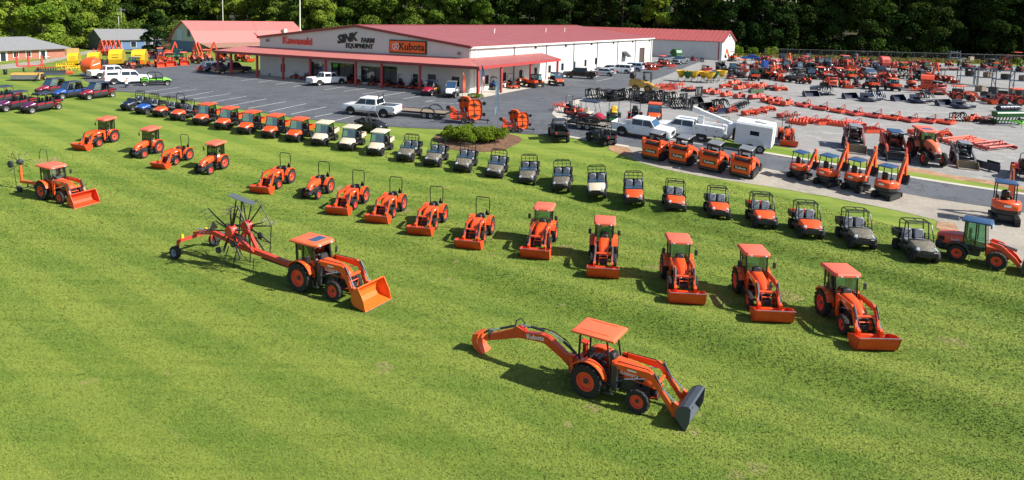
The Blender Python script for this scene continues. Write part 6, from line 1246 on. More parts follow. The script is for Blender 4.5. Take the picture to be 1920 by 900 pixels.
# ------------------------------------------------------------------ mowers and implements
def zero_turn(paint=REDO, seatm=BLACK, rops=True, deckm=None):
    t = thing('zero_turn_mower')
    for s in (-1, 1): wheel(t, -.55, s*.48, .30, .26, s, deckm or paint, 10, .025, .5); wheel(t, .85, s*.40, .16, .14, s, CHAR, 0, 0, .5)
    part('frame', CHAR, t, ('bb', -.95, .2, -.32, .32, .28, .62, .05), ('bar', (.1, -.4, .42), (.85, -.4, .42), .07), ('bar', (.1, .4, .42), (.85, .4, .42), .07)); part('engine_cover', BLACK, t, ('bb', -1.0, -.55, -.3, .3, .55, .95, .08)); d = MB(); d.loft([[(.75*f, -.72*f, z), (.75*f, .62*f, z), (.35*f, .72*f, z), (-.25*f, .72*f, z), (-.3*f, -.72*f, z)] for f, z in ((1, .14), (1, .26), (.9, .32))]); d.build('mower_deck', paint, t, True, 30)
    part('fender', paint, t, ('bb', -.85, -.2, -.66, -.34, .60, .68, .03), ('bb', -.85, -.2, .34, .66, .60, .68, .03)); part('seat', seatm, t, ('box', (-.22, 0, .78), (.46, .48, .14), None, .05), ('box', (-.45, 0, 1.04), (.13, .46, .46), (0, -12, 0), .06)); part('control_lever', BLACKM, t, ('tube', [(-.05, -.38, .65), (.08, -.38, 1.0), (.1, -.12, 1.05)], .02, 5), ('tube', [(-.05, .38, .65), (.08, .38, 1.0), (.1, .12, 1.05)], .02, 5))
    if rops: part('roll_bar', BLACKM, t, ('tube', [(-.68, -.42, .6), (-.70, -.42, 1.65), (-.70, -.34, 1.78), (-.70, .34, 1.78), (-.70, .42, 1.65), (-.68, .42, .6)], .03, 6))
    return t
def mast(b, x, w_, h):
    for s in (-1, 1): b.bar((x, s*w_, .45), (x+.05, s*.06, h), .06, .05); b.bar((x, s*w_, .35), (x, s*w_, .62), .10, .06)
    b.bar((x-.9, 0, .35), (x+.03, 0, h), .05)
def rotary_cutter(w_=1.6, paint=REDO):
    t = thing('rotary_cutter'); h = w_/2; d = MB(); d.loft([[(x*f, y*f, z) for x, y in ((.85, -h), (.85, h), (.35, h), (-.6, h*.96), (-.95, h*.55), (-.95, -h*.55), (-.6, -h*.96), (.35, -h))] for f, z in ((1, .10), (1, .32), (.93, .35))]); d.build('deck', paint, t, True, 30)
    b = MB(); mast(b, .78, .35, 1.15); b.build('hitch_mast', paint, t); part('gearbox', CHAR, t, ('bb', -.16, .2, -.14, .14, .34, .62, .04), ('cyl', (.2, 0, .5), (.8, 0, .55), .07, 8)); o = MB(); o.bar((-.9, 0, .36), (-1.45, 0, .40), .08); o.build('tail_arm', paint, t); wheel(t, -1.45, 0, .18, .12, 1, CHAR, 0, 0, .5, 'tail_wheel')
    part('deck_rib', paint, t, ('bb', -.8, .8, -h*.5, -h*.44, .35, .41), ('bb', -.8, .8, h*.44, h*.5, .35, .41)); return t
def box_blade(w_=1.6, paint=REDO):
    t = thing('box_blade'); h = w_/2
    for s in (-1, 1): part('end_plate', paint, t, ('prism', [(-.42, .05), (.5, .05), (.55, .3), (.2, .55), (-.42, .58)], s*h-.02, s*h+.02), smooth=False)
    part('blade', paint, t, ('prism', [(-.42, .06), (-.34, .06), (-.46, .30), (-.40, .56), (-.50, .56), (-.55, .28)], -h, h), smooth=False); part('toolbar', paint, t, ('bb', .05, .17, -h, h, .40, .52), ('bb', -.30, -.2, -h, h, .50, .58)); b = MB(); mast(b, .35, .34, 1.05); b.build('hitch_mast', paint, t)
    for i in range(4): y = -h*.7+h*1.4*i/3; part('shank', CHAR, t, ('bar', (.11, y, .58), (.13, y, .08), .035, .07))
    return t
def land_plane(w_=2.0, n=5, paint=REDO):
    """nested drag blades: skids with slanted cutting bars"""
    t = thing('land_plane'); h = w_/2
    for s in (-1, 1): part('skid', paint, t, ('prism', [(-1.1, .02), (1.0, .02), (1.15, .20), (1.1, .34), (-1.1, .34)], s*h-.03, s*h+.03), smooth=False)
    for i in range(n): x = -.95 + 1.8*i/(n-1); part('cutting_bar', paint, t, ('box', (x, 0, .30), (.16, w_*.98, .26), (0, 35, 12 if i % 2 else 9)))
    b = MB(); mast(b, .8, .35, 1.0); b.build('hitch_mast', paint, t); return t
def tiller(w_=1.5, paint=REDO, hop=None):
    t = thing('rotary_tiller'); h = w_/2; part('tine_hood', paint, t, ('prism', arc(0, .30, .42, -5, 185, 10) + arc(0, .30, .37, 185, -5, 10), -h, h)); part('end_plate', paint, t, ('bb', -.40, .42, h-.01, h+.03, .08, .68, .02), ('bb', -.40, .42, -h-.03, -h+.01, .08, .68, .02)); part('tine_rotor', CHAR, t, ('cyl', (0, -h, .28), (0, h, .28), .10, 8), *[('box', (0, -h+.12+i*(w_-.24)/7, .24), (.46, .04, .07), (0, i*50, 0)) for i in range(8)])
    b = MB(); mast(b, .42, .34, 1.1); b.build('hitch_mast', paint, t); part('gearbox', CHAR, t, ('bb', -.12, .2, -.12, .12, .68, .92, .03)); part('rear_flap', paint, t, ('box', (-.52, 0, .30), (.04, w_, .42), (0, 20, 0)))
    if hop: part('seed_hopper', hop, t, ('prismx', [(-h, .85), (h, .85), (h, 1.35), (-h, 1.35)], -.45, .05), smooth=False)
    return t
def grapple(w_=1.6, m=BLACKM):
    t = thing('root_grapple'); h = w_/2; n = 6
    for i in range(n):
        y = -h + w_*i/(n-1); part('tine', m, t, ('prism', [(-.35, .95), (-.25, .98), (-.18, .45), (.05, .16), (.75, .08), (.78, .03), (0, .02), (-.28, .32)], y-.02, y+.02), smooth=False)
    for y in (-h*.55, h*.55): part('clamp', m, t, ('prism', [(-.3, .95), (-.05, 1.12), (.45, .98), (.70, .55), (.78, .40), (.62, .52), (.36, .86), (-.05, .98)], y-.14, y-.10), ('prism', [(-.3, .95), (-.05, 1.12), (.45, .98), (.70, .55), (.78, .40), (.62, .52), (.36, .86), (-.05, .98)], y+.10, y+.14), smooth=False); part('cylinder', CHAR, t, ('cyl', (-.28, y, .75), (.25, y, 1.0), .04, 6))
    part('back_frame', m, t, ('bb', -.38, -.28, -h, h, .30, .42), ('bb', -.38, -.28, -h, h, .85, .97), ('bb', -.40, -.30, -.55, -.45, .3, .97), ('bb', -.40, -.30, .45, .55, .3, .97)); return t
def fork_frame(m=BLACKM, w_=1.2):
    t = thing('pallet_fork'); h = w_/2; part('frame', m, t, ('bb', -.06, .06, -h, h, .08, .20), ('bb', -.06, .06, -h, h, .95, 1.08), ('bb', -.05, .05, -h, -h+.08, .1, 1.0), ('bb', -.05, .05, h-.08, h, .1, 1.0), ('bb', -.05, .05, -.04, .04, .1, 1.0))
    for s in (-1, 1): part('fork', CHAR, t, ('bb', .0, .08, s*.32-.06, s*.32+.06, .05, .95), ('bb', .06, 1.15, s*.32-.06, s*.32+.06, .03, .08))
    return t
def brush_cutter_head(m=CHAR, w_=1.7):
    t = thing('loader_attachment'); h = w_/2; part('deck', m, t, ('bb', -.6, .8, -h, h, .12, .40, .06)); part('motor_housing', BLACKM, t, ('cyl', (.1, 0, .4), (.1, 0, .65), .28, 10), ('bb', -.5, -.1, -.3, .3, .4, .6, .03)); part('mount_plate', m, t, ('box', (-.68, 0, .50), (.08, 1.15, .75), (0, -8, 0), .01)); part('guard_bar', BLACKM, t, ('tube', [(.8, -h*.9, .3), (1.05, -h*.8, .55), (1.05, h*.8, .55), (.8, h*.9, .3)], .035, 6)); return t
def spare_bucket(m=BLACKM, w_=1.7):
    t = thing('loader_bucket'); bucket_geo(t, 'bucket_shell', (.5, .02), w_, .85, 0, m); part('mount_plate', CHAR, t, ('bb', -.30, -.24, -.55, .55, .12, .62)); return t
def snow_blade(m=NAVY, w_=2.2):
    t = thing('dozer_blade'); h = w_/2; part('mouldboard', m, t, ('prism', [(.20, .04), (.26, .04), (.14, .35), (.24, .72), (.18, .72), (.06, .36)], -h, h)); part('push_frame', BLACKM, t, ('bar', (.1, -.5, .3), (-.9, -.35, .3), .10), ('bar', (.1, .5, .3), (-.9, .35, .3), .10), ('bb', -1.0, -.9, -.55, .55, .1, .65)); part('angle_cylinder', STEEL, t, ('cyl', (-.8, .3, .4), (.1, .75, .4), .04, 6)); return t
def disc_harrow(w_=1.8, paint=REDO):
    t = thing('disc_harrow'); h = w_/2; part('frame', paint, t, ('bb', -.7, .7, -h*.7, -h*.62, .55, .66), ('bb', -.7, .7, h*.62, h*.7, .55, .66), ('bb', .5, .6, -h, h, .5, .6), ('bb', -.6, -.5, -h, h, .5, .6)); b = MB(); mast(b, .72, .34, 1.1); b.build('hitch_mast', paint, t)
    for x, sg in ((.5, 1), (-.5, -1)):
        for i in range(8):
            y = -h + w_*i/7; part('disc', CHAR, t, ('lathe', [(.001, .06), (.13, .035), (.23, -.02), (.22, -.035), (.12, .015), (.001, .03)], (x + sg*.12*(i-3.5)/3.5, y, .23), 'y', 12))
    return t
def cultivator(paint=REDO, n=7, m2=None):
    t = thing('field_cultivator'); part('toolbar', paint, t, ('bb', .1, .2, -1.0, 1.0, .55, .65), ('bb', -.4, -.3, -1.0, 1.0, .55, .65), ('bb', -.4, .2, -.05, .05, .6, .7), ('bb', -.4, .2, -.95, -.87, .6, .68), ('bb', -.4, .2, .87, .95, .6, .68)); b = MB(); mast(b, .25, .35, 1.15); b.build('hitch_mast', paint, t)
    for i in range(n): y = -.9+1.8*i/(n-1); x = .15 if i % 2 else -.35; part('spring_tine', m2 or paint, t, ('tube', [(x, y, .62), (x-.05, y, .92), (x-.28, y, .86), (x-.32, y, .45), (x-.12, y, .05)], .03, 5))
    return t
def spreader(m=YELLOW, fm=CHAR):
    t = thing('cone_spreader'); part('hopper', m, t, ('lathe', [(.16, .45), (.22, .50), (.68, 1.25), (.70, 1.32), (.64, 1.32), (.62, 1.24), (.15, .56)], (0, 0, 0), 'z', 16)); part('frame', fm, t, ('tube', [(.35, -.4, .06), (.35, -.4, .7), (.35, .4, .7), (.35, .4, .06)], .03, 6), ('bar', (.35, -.4, .08), (-.35, -.4, .08), .05), ('bar', (.35, .4, .08), (-.35, .4, .08), .05), ('bar', (.35, 0, .7), (.1, 0, .5), .06)); part('spinner_disc', STEEL, t, ('cyl', (0, 0, .34), (0, 0, .37), .25, 12), ('cyl', (0, 0, .37), (0, 0, .48), .05, 6)); return t
def seed_drill(m=GREEN, w_=3.2):
    t = thing('seed_drill'); h = w_/2; part('seed_box', m, t, ('prism', [(-.35, .95), (.35, .95), (.48, 1.45), (.35, 1.58), (-.35, 1.58), (-.48, 1.45)], -h, h), smooth=False); part('frame', m, t, ('bb', -.6, .7, -h, -h+.1, .55, .7), ('bb', -.6, .7, h-.1, h, .55, .7), ('bb', .6, .72, -h, h, .55, .7)); part('tongue', LIME, t, ('bar', (.7, -.5, .62), (2.0, 0, .5), .1), ('bar', (.7, .5, .62), (2.0, 0, .5), .1), ('cyl', (1.9, 0, 0), (1.9, 0, .9), .04, 6))
    for i in range(9): y = -h*.9+w_*.9*i/8; part('opener', CHAR, t, ('bar', (-.2, y, .95), (-.45, y, .1), .05, .12))
    for s in (-1, 1): wheel(t, -.1, s*(h-.25), .36, .22, s, m, 0, 0, .5)
    return t
def drum_roller(m=NAVY, w_=2.6):
    t = thing('drum_roller'); h = w_/2; part('drum', m, t, ('cyl', (0, -h, .42), (0, h, .42), .42, 16), *[('lathe', [(.42, 0), (.46, .03), (.46, .1), (.42, .13)], (0, -h+.3+i*w_/5, .42), 'y', 16) for i in range(5)]); part('frame', BLACKM, t, ('bb', -.6, .6, h+.02, h+.1, .36, .48), ('bb', -.6, .6, -h-.1, -h-.02, .36, .48), ('bb', .52, .62, -h, h, .36, .48)); part('tongue', BLACKM, t, ('bar', (.6, 0, .42), (1.8, 0, .42), .1)); return t
def baler(m=YELLOW, side=None):
    """round baler seen from its rear: domed housing, slotted tailgate, tongue forward"""
    t = thing('round_baler'); side = side or mat('olive side shield', (.34, .25, .03), .5, var=.2, vs=2); prof = [(-1.15, .55), (-1.35, 1.2), (-1.20, 2.0), (-.75, 2.52), (.1, 2.70), (.75, 2.45), (1.05, 1.8), (1.05, .6)]
    part('bale_chamber', side, t, ('prism', prof, -.92, .92), smooth=False); tg = part('tailgate', m, t, ('prism', [(-1.19, .5), (-1.40, 1.2), (-1.25, 2.03), (-.78, 2.57), (.1, 2.76), (.1, 2.705), (-.76, 2.525), (-1.21, 2.0), (-1.355, 1.2), (-1.15, .52)], -.96, .96), smooth=False)
    for z in (1.45, 1.85):
        x_ = -1.385 + (max(0, z-1.2))*.19; part('slot', BLACK, tg, ('box', (x_, 0, z), (.04, .95, .20), (0, -10, 0)))
    for s in (-1, 1): wheel(t, .1, s*1.12, .45, .35, s, m, 10, .03, .5)
    part('pickup_reel', CHAR, t, ('cyl', (1.25, -.85, .35), (1.25, .85, .35), .26, 10)); part('tongue', m, t, ('bar', (1.0, 0, .75), (2.6, 0, .55), .18, .18), ('cyl', (2.4, 0, 0), (2.4, 0, .8), .05, 6)); part('undercarriage', CHAR, t, ('bb', -1.0, 1.0, -.9, .9, .35, .6, .05)); return t
def round_baler_orange():
    t = thing('round_baler'); m = mat('orange baler shell', (.80, .10, .012), .35, coat=.3); part('bale_chamber', BLACK, t, ('prism', arc(.35, 1.3, 1.15, 0, 360, 20)[:-1], -.85, .85)); b = MB(); pr = [(-.15, .35), (-1.0, .50), (-1.42, 1.15), (-1.35, 1.85), (-.85, 2.45), (-.05, 2.62), (.35, 2.3), (.25, 1.2)]
    b.loft([[(x*f+.05, y, 1.3+(z-1.3)*f) for x, z in pr] for f, y in ((.86, -1.0), (.98, -.9), (1, -.75), (1, .75), (.98, .9), (.86, 1.0))]); sh = b.build('tailgate', m, t, True, 40); part('stripe', TRIMW, sh, ('box', (-.5, 1.03, 1.75), (1.3, .012, .12), (0, -12, 0)), ('box', (-.5, -1.03, 1.75), (1.3, .012, .12), (0, -12, 0)))
    for s in (-1, 1): wheel(t, .2, s*1.15, .50, .36, s, GREY, 10, .03, .5)
    part('front_housing', BLACK, t, ('bb', .9, 1.7, -.95, .95, .4, 2.1, .08)); part('tongue', BLACKM, t, ('bar', (1.6, 0, .7), (3.0, 0, .55), .16)); part('undercarriage', CHAR, t, ('bb', -.6, 1.2, -.9, .9, .3, .55)); return t
def mower_conditioner(m=TANY):
    t = thing('mower_conditioner'); part('header_shield', m, t, ('prism', [(-.6, .95), (.5, .95), (.75, .75), (.5, 1.05), (-.6, 1.10)], -1.9, 1.9)); part('curtain', GREY, t, ('bb', .72, .78, -1.85, 1.85, .22, .86)); part('cutter_bar', CHAR, t, ('bb', -.5, .7, -1.9, 1.9, .15, .4)); part('rear_panel', GREY, t, ('bb', -.66, -.6, -1.8, 1.8, .3, .98))
    for s in (-1, 1): wheel(t, -.35, s*2.05, .38, .26, s, m, 0, 0, .5)
    part('tongue', m, t, ('bar', (.2, 1.7, 1.1), (1.6, 2.3, 1.05), .16), ('bar', (1.6, 2.3, 1.05), (2.4, 2.5, .35), .13)); return t
def folded_tedder(m=RED):
    t = thing('folded_tedder'); part('toolbar', m, t, ('bb', -.12, .12, -1.6, 1.6, .7, .9)); part('tongue', m, t, ('bar', (0, 0, .8), (2.4, 0, .6), .14))
    for y in (-1.6, -.2, 1.4): part('rotor_column', m, t, ('bb', -.13, .13, y-.13, y+.13, .8, 2.3, .03)); part('rotor_arm', m, t, *[('bar', (0, y, 2.0), (.1+.75*math.cos(a), y, 2.0+.75*math.sin(a)), .05) for a in np.linspace(0, 6.28, 7)[:-1]])
    for s in (-1, 1): wheel(t, -.2, s*.9, .3, .2, s, CHAR, 0, 0, .5)
    return t
def backhoe_attachment(lean=0):
    t = thing('backhoe_attachment'); m = REDO; part('base_frame', m, t, ('bb', -.5, .5, -.6, .6, .15, .55, .05), ('bb', -.2, .2, -.2, .2, .5, .95, .03)); part('boom', m, t, ('prism', [(-.1, .7), (.25, .7), (.75, 2.2), (1.25, 3.25), (1.15, 3.45), (.95, 3.42), (.4, 2.3)], -.12, .12), smooth=False); part('dipper', m, t, ('prism', [(.95, 3.5), (1.2, 3.5), (1.65, 2.2), (2.0, 1.0), (1.85, .95), (1.4, 2.0)], -.1, .1), smooth=False); part('cylinder', STEEL, t, ('cyl', (.3, 0, 1.0), (.85, 0, 2.7), .05, 6))
    for s in (-1, 1): part('stabilizer', m, t, ('bar', (-.2, s*.55, .4), (-.2, s*.95, 1.5), .12))
    part('bucket', CHAR, t, ('prism', [(1.85, 1.0), (2.1, .9), (2.05, .45), (1.7, .3), (1.6, .4), (1.75, .7)], -.25, .25), smooth=False); return t
def batwing_mower(s=1.0):
    """folding-wing mower: two domed deck halves stood up, third section sloping, small wheels at the tips"""
    t = thing('batwing_mower'); m = mat('bright orange deck', (.80, .115, .012), .4, var=.15, vs=3)
    def deck(c, rx, rz_, yaw, tilt, nm='wing_deck'):
        mt = Matrix.Translation(c) @ Matrix.Rotation(R(yaw), 4, 'Z') @ Matrix.Rotation(R(tilt), 4, 'X'); pr = [(rx*math.copysign(abs(math.cos(a))**.6, math.cos(a)), rz_*math.copysign(abs(math.sin(a))**.7, math.sin(a))) for a in np.linspace(0, 6.283, 15)[:-1]]
        b = MB(); b.loft([[(x, 0, z) for x, z in pr], [(x*1.0, .16, z) for x, z in pr], [(x*.93, .22, z*.93) for x, z in pr]]); b.loft([[(x*1.0, -.10, z) for x, z in pr], [(x, .0, z) for x, z in pr], [(x*.95, .0, z*.95) for x, z in pr], [(x*.95, -.10, z*.95) for x, z in pr]], False); b.xf(mt); o = b.build(nm, m, t, True, 35)
        q = MB()
        for f in (-.55, 0, .55): q.bar((-rx*.9, -.03, rz_*f), (rx*.9, -.03, rz_*f*.8), .07, .07)
        q.bar((rx*.1, -.03, -rz_*.9), (-rx*.1, -.03, rz_*.9), .07, .07); q.xf(mt); q.build('deck_rib', REDO, o); q = MB()
        for f in (-.5, .5): q.lathe([(.001, -.14), (.13, -.12), (.16, -.04), (.16, 0)], (0, 0, rz_*f), 'y', 10)
        q.bar((-rx*.6, -.12, -rz_*.5), (rx*.6, -.12, -rz_*.5), .08, .03); q.bar((-rx*.5, -.12, rz_*.6), (rx*.5, -.12, rz_*.4), .08, .03); q.xf(mt); q.build('spindle', CHAR, o)
    deck((.75, -.1, 1.35), .72, 1.05, 20, -4); deck((-.25, .55, 1.75), .62, .80, -25, 4); deck((-.85, -.25, .75), .85, .42, 8, -20)
    part('sloping_frame', REDO, t, ('bar', (-1.75, -.1, 1.55), (-.35, -.35, .25), .16, .22), ('bar', (-1.6, .3, 1.5), (-.2, .1, .3), .14, .2)); part('center_frame', REDO, t, ('bb', -.5, .9, -.35, .45, .28, .48, .03), ('bar', (.1, .1, .4), (.3, .3, 1.6), .14)); part('tongue', CHAR, t, ('bar', (.7, 0, .38), (2.2, -.25, .36), .11), ('cyl', (2.0, -.22, 0), (2.0, -.22, .5), .04, 6)); part('fold_cylinder', STEEL, t, ('cyl', (.1, .1, .5), (.6, .15, 1.5), .05, 6), ('cyl', (-.1, .1, .5), (-.35, .45, 1.4), .05, 6))
    for x, y, z, r in ((-1.85, -.15, 1.5, .24), (-1.55, .3, 1.28, .24), (1.62, .1, 1.95, .2), (1.6, .1, .85, .2), (-.85, .6, 2.1, .18)):
        w_ = wheel(t, x, y, r, .16, -1, CHAR, 0, 0, .5, 'gauge_wheel'); w_.location.z = z-r; part('wheel_arm', CHAR, t, ('bar', (x, y+.02, z), (x*.72, y, z-.12), .06))
    for x, y in ((-.3, -.55), (.45, -.5), (-.2, .6)): wheel(t, x, y, .3, .2, -1, GREY, 0, 0, .5)
    return t
def rotor_rake():
    """big hay rake folded for transport: long beam, rear axle, two rotors stood on edge"""
    t = thing('rotary_hay_rake'); m = mat('rake red paint', (.55, .05, .03), .4, var=.15, vs=2)
    part('main_beam', m, t, ('prism', [(5.2, .75), (5.2, 1.0), (2.6, 1.20), (.6, 1.35), (-2.2, 1.75), (-4.0, 1.35), (-4.0, 1.18), (-2.2, 1.5), (.4, 1.05), (2.6, .95)], -.13, .13), smooth=False); part('headstock', m, t, ('bb', 5.0, 5.45, -.35, .35, .6, 1.15, .05)); part('drive_shaft', BLACK, t, ('cyl', (2.0, .0, .85), (5.0, 0, .7), .06, 8))
    part('steering_tube', STEEL, t, ('cyl', (-3.9, .12, 1.5), (-.6, .12, 1.72), .04, 6)); part('rear_axle', m, t, ('bar', (-4.0, -1.15, 1.05), (-4.0, 1.15, 1.05), .16), ('bar', (-4.0, -1.15, 1.05), (-4.0, -1.15, .42), .12), ('bar', (-4.0, 1.15, 1.05), (-4.0, 1.15, .42), .12)); part('amber_marker', YELLOW, t, ('bb', -4.12, -4.0, -.9, -.75, 1.1, 1.35), ('bb', -4.12, -4.0, .75, .9, 1.1, 1.35)); part('warning_sign', BLACK, t, ('add', [(-2.2, -.3, 1.8), (-2.2, .3, 1.8), (-2.2, 0, 2.3), (-2.24, -.3, 1.8), (-2.24, .3, 1.8), (-2.24, 0, 2.3)], [(0,1,2), (5,4,3), (0,3,4,1), (1,4,5,2), (2,5,3,0)]))
    for s in (-1, 1): wheel(t, -4.0, s*1.35, .40, .30, s, mat('blue-grey rim', (.28, .36, .48), .4), 10, .02, .55)
    for s in (-1, 1):
        hub = Vector((0.1, s*.55, 2.25)); part('rotor_gearbox', m, t, ('lathe', [(.32, -.22), (.40, -.1), (.40, .12), (.22, .25)], hub, 'y', 14), ('bar', (hub.x, s*.1, 1.25), (hub.x, s*.5, 2.1), .2, .2)); part('swing_arm', m, t, ('bar', (1.5, s*.16, 1.1), (.2, s*.5, 2.2), .16, .2))
        n = 14; rj = random.Random(5+s)
        for i in range(n):
            a = 2*math.pi*i/n + rj.uniform(-.28, .28); L_ = rj.uniform(1.25, 2.1); d = Vector((math.cos(a), s*rj.uniform(-.12, .25), math.sin(a)))
            if hub.z + L_*d.z < .12: L_ = (hub.z-.14)/abs(d.z)
            p0, p1 = hub + d*.35, hub + d*L_; am = part('rotor_arm', BLACKM, t, ('tube', [p0, p0.lerp(p1, .6) + Vector((0, s*.04, 0)), p1], [.048, .042, .03], 6)); tn = MB()
            for q in range(3):
                c = p0.lerp(p1, .62 + .17*q); e = Vector((-d.z, 0, d.x)); tn.tube([c, c + Vector((0, s*.30, 0)) + e*.06, c + Vector((0, s*.52, 0)) + e*.20], .010, 4); tn.tube([c + d*.05, c + d*.05 + Vector((0, s*.30, 0)) + e*.06, c + d*.05 + Vector((0, s*.52, 0)) + e*.20], .010, 4)
            tn.build('tine', CHAR, am)
        part('guard_frame', BLACKM, t, ('tube', [(1.2, s*.55, .9), (1.85, s*.7, .75), (1.95, s*.75, 2.6), (.9, s*.7, 3.9), (.3, s*.62, 3.7)], .03, 5), ('tube', [(1.9, s*.72, 1.5), (.6, s*.6, 1.7)], .024, 5)); wheel(t, -.55, s*.95, .20, .14, s, GREY, 0, 0, .5, 'support_wheel').location.z = .9; wheel(t, .75, s*.95, .20, .14, s, GREY, 0, 0, .5, 'support_wheel').location.z = 1.5
    part('upright', BLACKM, t, ('bar', (.35, -.3, 1.5), (.75, -.3, 4.15), .06), ('bar', (-.3, -.3, 1.5), (.25, -.3, 4.05), .05)); part('swath_screen', mat('dull grey screen', (.13, .15, .17), .4, metal=.3), t, ('box', (.75, -.3, 4.20), (2.0, .42, .03), (6, 7, 0))); part('support_leg', BLACKM, t, ('bar', (1.9, -.5, .95), (2.3, -.9, .06), .05), ('bar', (-.6, -.2, 1.1), (-.7, -.6, .06), .05), ('bar', (.2, -.3, 1.0), (.1, -.5, .06), .05)); return t
def small_rake():
    t = thing('single_rotor_rake'); m = mat('rake orange paint', (.74, .12, .02), .4, var=.15, vs=2)
    part('main_beam', m, t, ('prism', [(1.6, .72), (1.6, .95), (-1.0, .75), (-1.55, .70), (-1.6, .5), (-1.0, .52)], -.1, .1), smooth=False); part('mast', m, t, ('bb', -1.58, -1.42, -.08, .08, .5, 1.9, .03)); part('rotor_hub', CHAR, t, ('lathe', [(.10, -.2), (.22, -.1), (.22, .15), (.08, .3)], (-1.55, 0, 2.15), 'x', 10)); wheel(t, -1.9, -.5, .28, .2, -1, GREY, 0, 0, .5, 'raised_wheel').location.z = 1.75
    for i in range(8):
        a = 2*math.pi*i/8; part('rotor_arm', BLACKM, t, ('tube', [(-1.55, 0, 2.15), (-1.65, .55*math.cos(a), 2.15+.55*math.sin(a)), (-1.8, 1.0*math.cos(a), 2.15+.85*math.sin(a))], .022, 5))
    for y in (-.6, .6): wheel(t, -.7, y, .26, .2, 1 if y > 0 else -1, BLUE, 0, 0, .5)
    part('axle', CHAR, t, ('bar', (-.7, -.6, .28), (-.7, .6, .28), .07), ('bar', (-.7, 0, .28), (-.7, 0, .6), .07)); part('guard_frame', BLACKM, t, ('tube', [(-.5, -.9, .5), (-.55, -.95, 2.2), (-.9, -.9, 2.9), (-1.5, -.5, 3.0), (-1.55, -.2, 2.4)], .022, 5)); part('guard_frame', BLACKM, t, ('tube', [(.9, .8, 1.0), (.7, .8, 3.2), (.0, .75, 3.25), (-.2, .7, 2.4)], .022, 5)); return t
def utility_forklift(m=TANY):
    t = thing('compact_wheel_loader')
    for s in (-1, 1): wheel(t, -.75, s*.6, .42, .3, s, m, 12, .03, .5); wheel(t, .75, s*.6, .42, .3, s, m, 12, .03, .5)
    b = MB(); b.loft([ringsec(-1.55, .9, .6, 1.35, .2), ringsec(-1.0, 1.1, .55, 1.55, .2), ringsec(0, 1.1, .5, 1.35, .15), ringsec(1.3, .9, .5, 1.0, .15)]); b.build('body', m, t, True, 45); part('rollover_frame', BLACKM, t, *[('bar', (x, s*.5, 1.1), (x, s*.5, 2.35), .08) for x in (.15, 1.0) for s in (-1, 1)]); part('canopy', BLACK, t, ('bb', .05, 1.1, -.6, .6, 2.32, 2.42, .03)); part('seat', BLACK, t, ('box', (.45, 0, 1.4), (.45, .5, .15), None, .05), ('box', (.22, 0, 1.7), (.12, .5, .5), None, .05)); part('lift_arm', m, t, ('bar', (.6, -.45, 1.1), (1.9, -.45, .4), .12, .2), ('bar', (.6, .45, 1.1), (1.9, .45, .4), .12, .2)); part('bucket_back', BLACK, t, ('bb', -1.5, -.9, -.6, .6, 1.55, 2.25, .08)); return t
def golf_cart(top=NAVY, body=CRIM):
    t = thing('golf_cart')
    for s in (-1, 1): wheel(t, -.8, s*.5, .24, .2, s, GREY, 0, 0, .55); wheel(t, .85, s*.5, .24, .2, s, GREY, 0, 0, .55)
    part('chassis', BLACK, t, ('bb', -1.1, 1.0, -.5, .5, .25, .42, .04)); b = MB(); b.loft([ringsec(.55, 1.1, .35, .85, .12), ringsec(.95, 1.0, .35, .75, .15), ringsec(1.25, .7, .38, .55, .1)]); b.build('front_cowl', body, t, True, 45); part('rear_body', body, t, ('bb', -1.2, -.35, -.55, .55, .4, .72, .08)); part('bench_seat', CREAM, t, ('bb', -.5, .05, -.5, .5, .72, .86, .05), ('bb', -.62, -.5, -.5, .5, .85, 1.2, .05)); part('roof_post', BLACKM, t, *[('tube', [(x, s*.5, .6), (x+dx, s*.52, 1.85)], .02, 5) for x, dx in ((-.8, 0), (.75, -.3)) for s in (-1, 1)])
    c = MB(); c.loft([[(-1.05+i, -.62+i, z), (.75-i, -.62+i, z), (.75-i, .62-i, z), (-1.05+i, .62-i, z)] for i, z in ((.03, 1.84), (0, 1.87), (.08, 1.93))]); c.build('roof', top, t, True, 30); part('steering_wheel', BLACKM, t, ('tube', [Vector((.3, .22, 1.05)) + Vector((.09*math.cos(a), .17*math.sin(a), .14*math.cos(a))) for a in np.linspace(0, 6.283, 11)[:-1]], .016, 5, True)); return t
def storage_rack(n=1):
    t = thing('storage_rack'); m = mat('blue-grey rack steel', (.10, .14, .19), .5)
    for x in (-1.4, 1.4):
        for y in (-.6, .6): part('upright', m, t, ('bb', x-.05, x+.05, y-.05, y+.05, 0, 3.4))
        part('brace', m, t, ('bar', (x, -.6, .3), (x, .6, 1.6), .04), ('bar', (x, .6, 1.7), (x, -.6, 3.0), .04))
    for z in (1.5, 3.0): part('shelf', m, t, ('bb', -1.4, 1.4, -.62, -.54, z-.12, z), ('bb', -1.4, 1.4, .54, .62, z-.12, z), ('bb', -1.4, 1.4, -.54, .54, z-.04, z-.01))
    return t
def pallet_crate(m=None, w_=1.1, h=.9):
    t = thing('shipping_crate'); m = m or WOOD
    for x in (-.45, 0, .45): part('slat', m, t, ('bb', x-.08, x+.08, -w_/2, w_/2, .02, .12))
    part('crate_wall', m, t, ('bb', -.55, .55, -w_/2, -w_/2+.03, .14, h), ('bb', -.55, .55, w_/2-.03, w_/2, .14, h), ('bb', -.55, -.52, -w_/2, w_/2, .14, h), ('bb', .52, .55, -w_/2, w_/2, .14, h)); part('load', CHAR, t, ('bb', -.5, .5, -w_/2+.05, w_/2-.05, .14, h*.85, .04)); return t
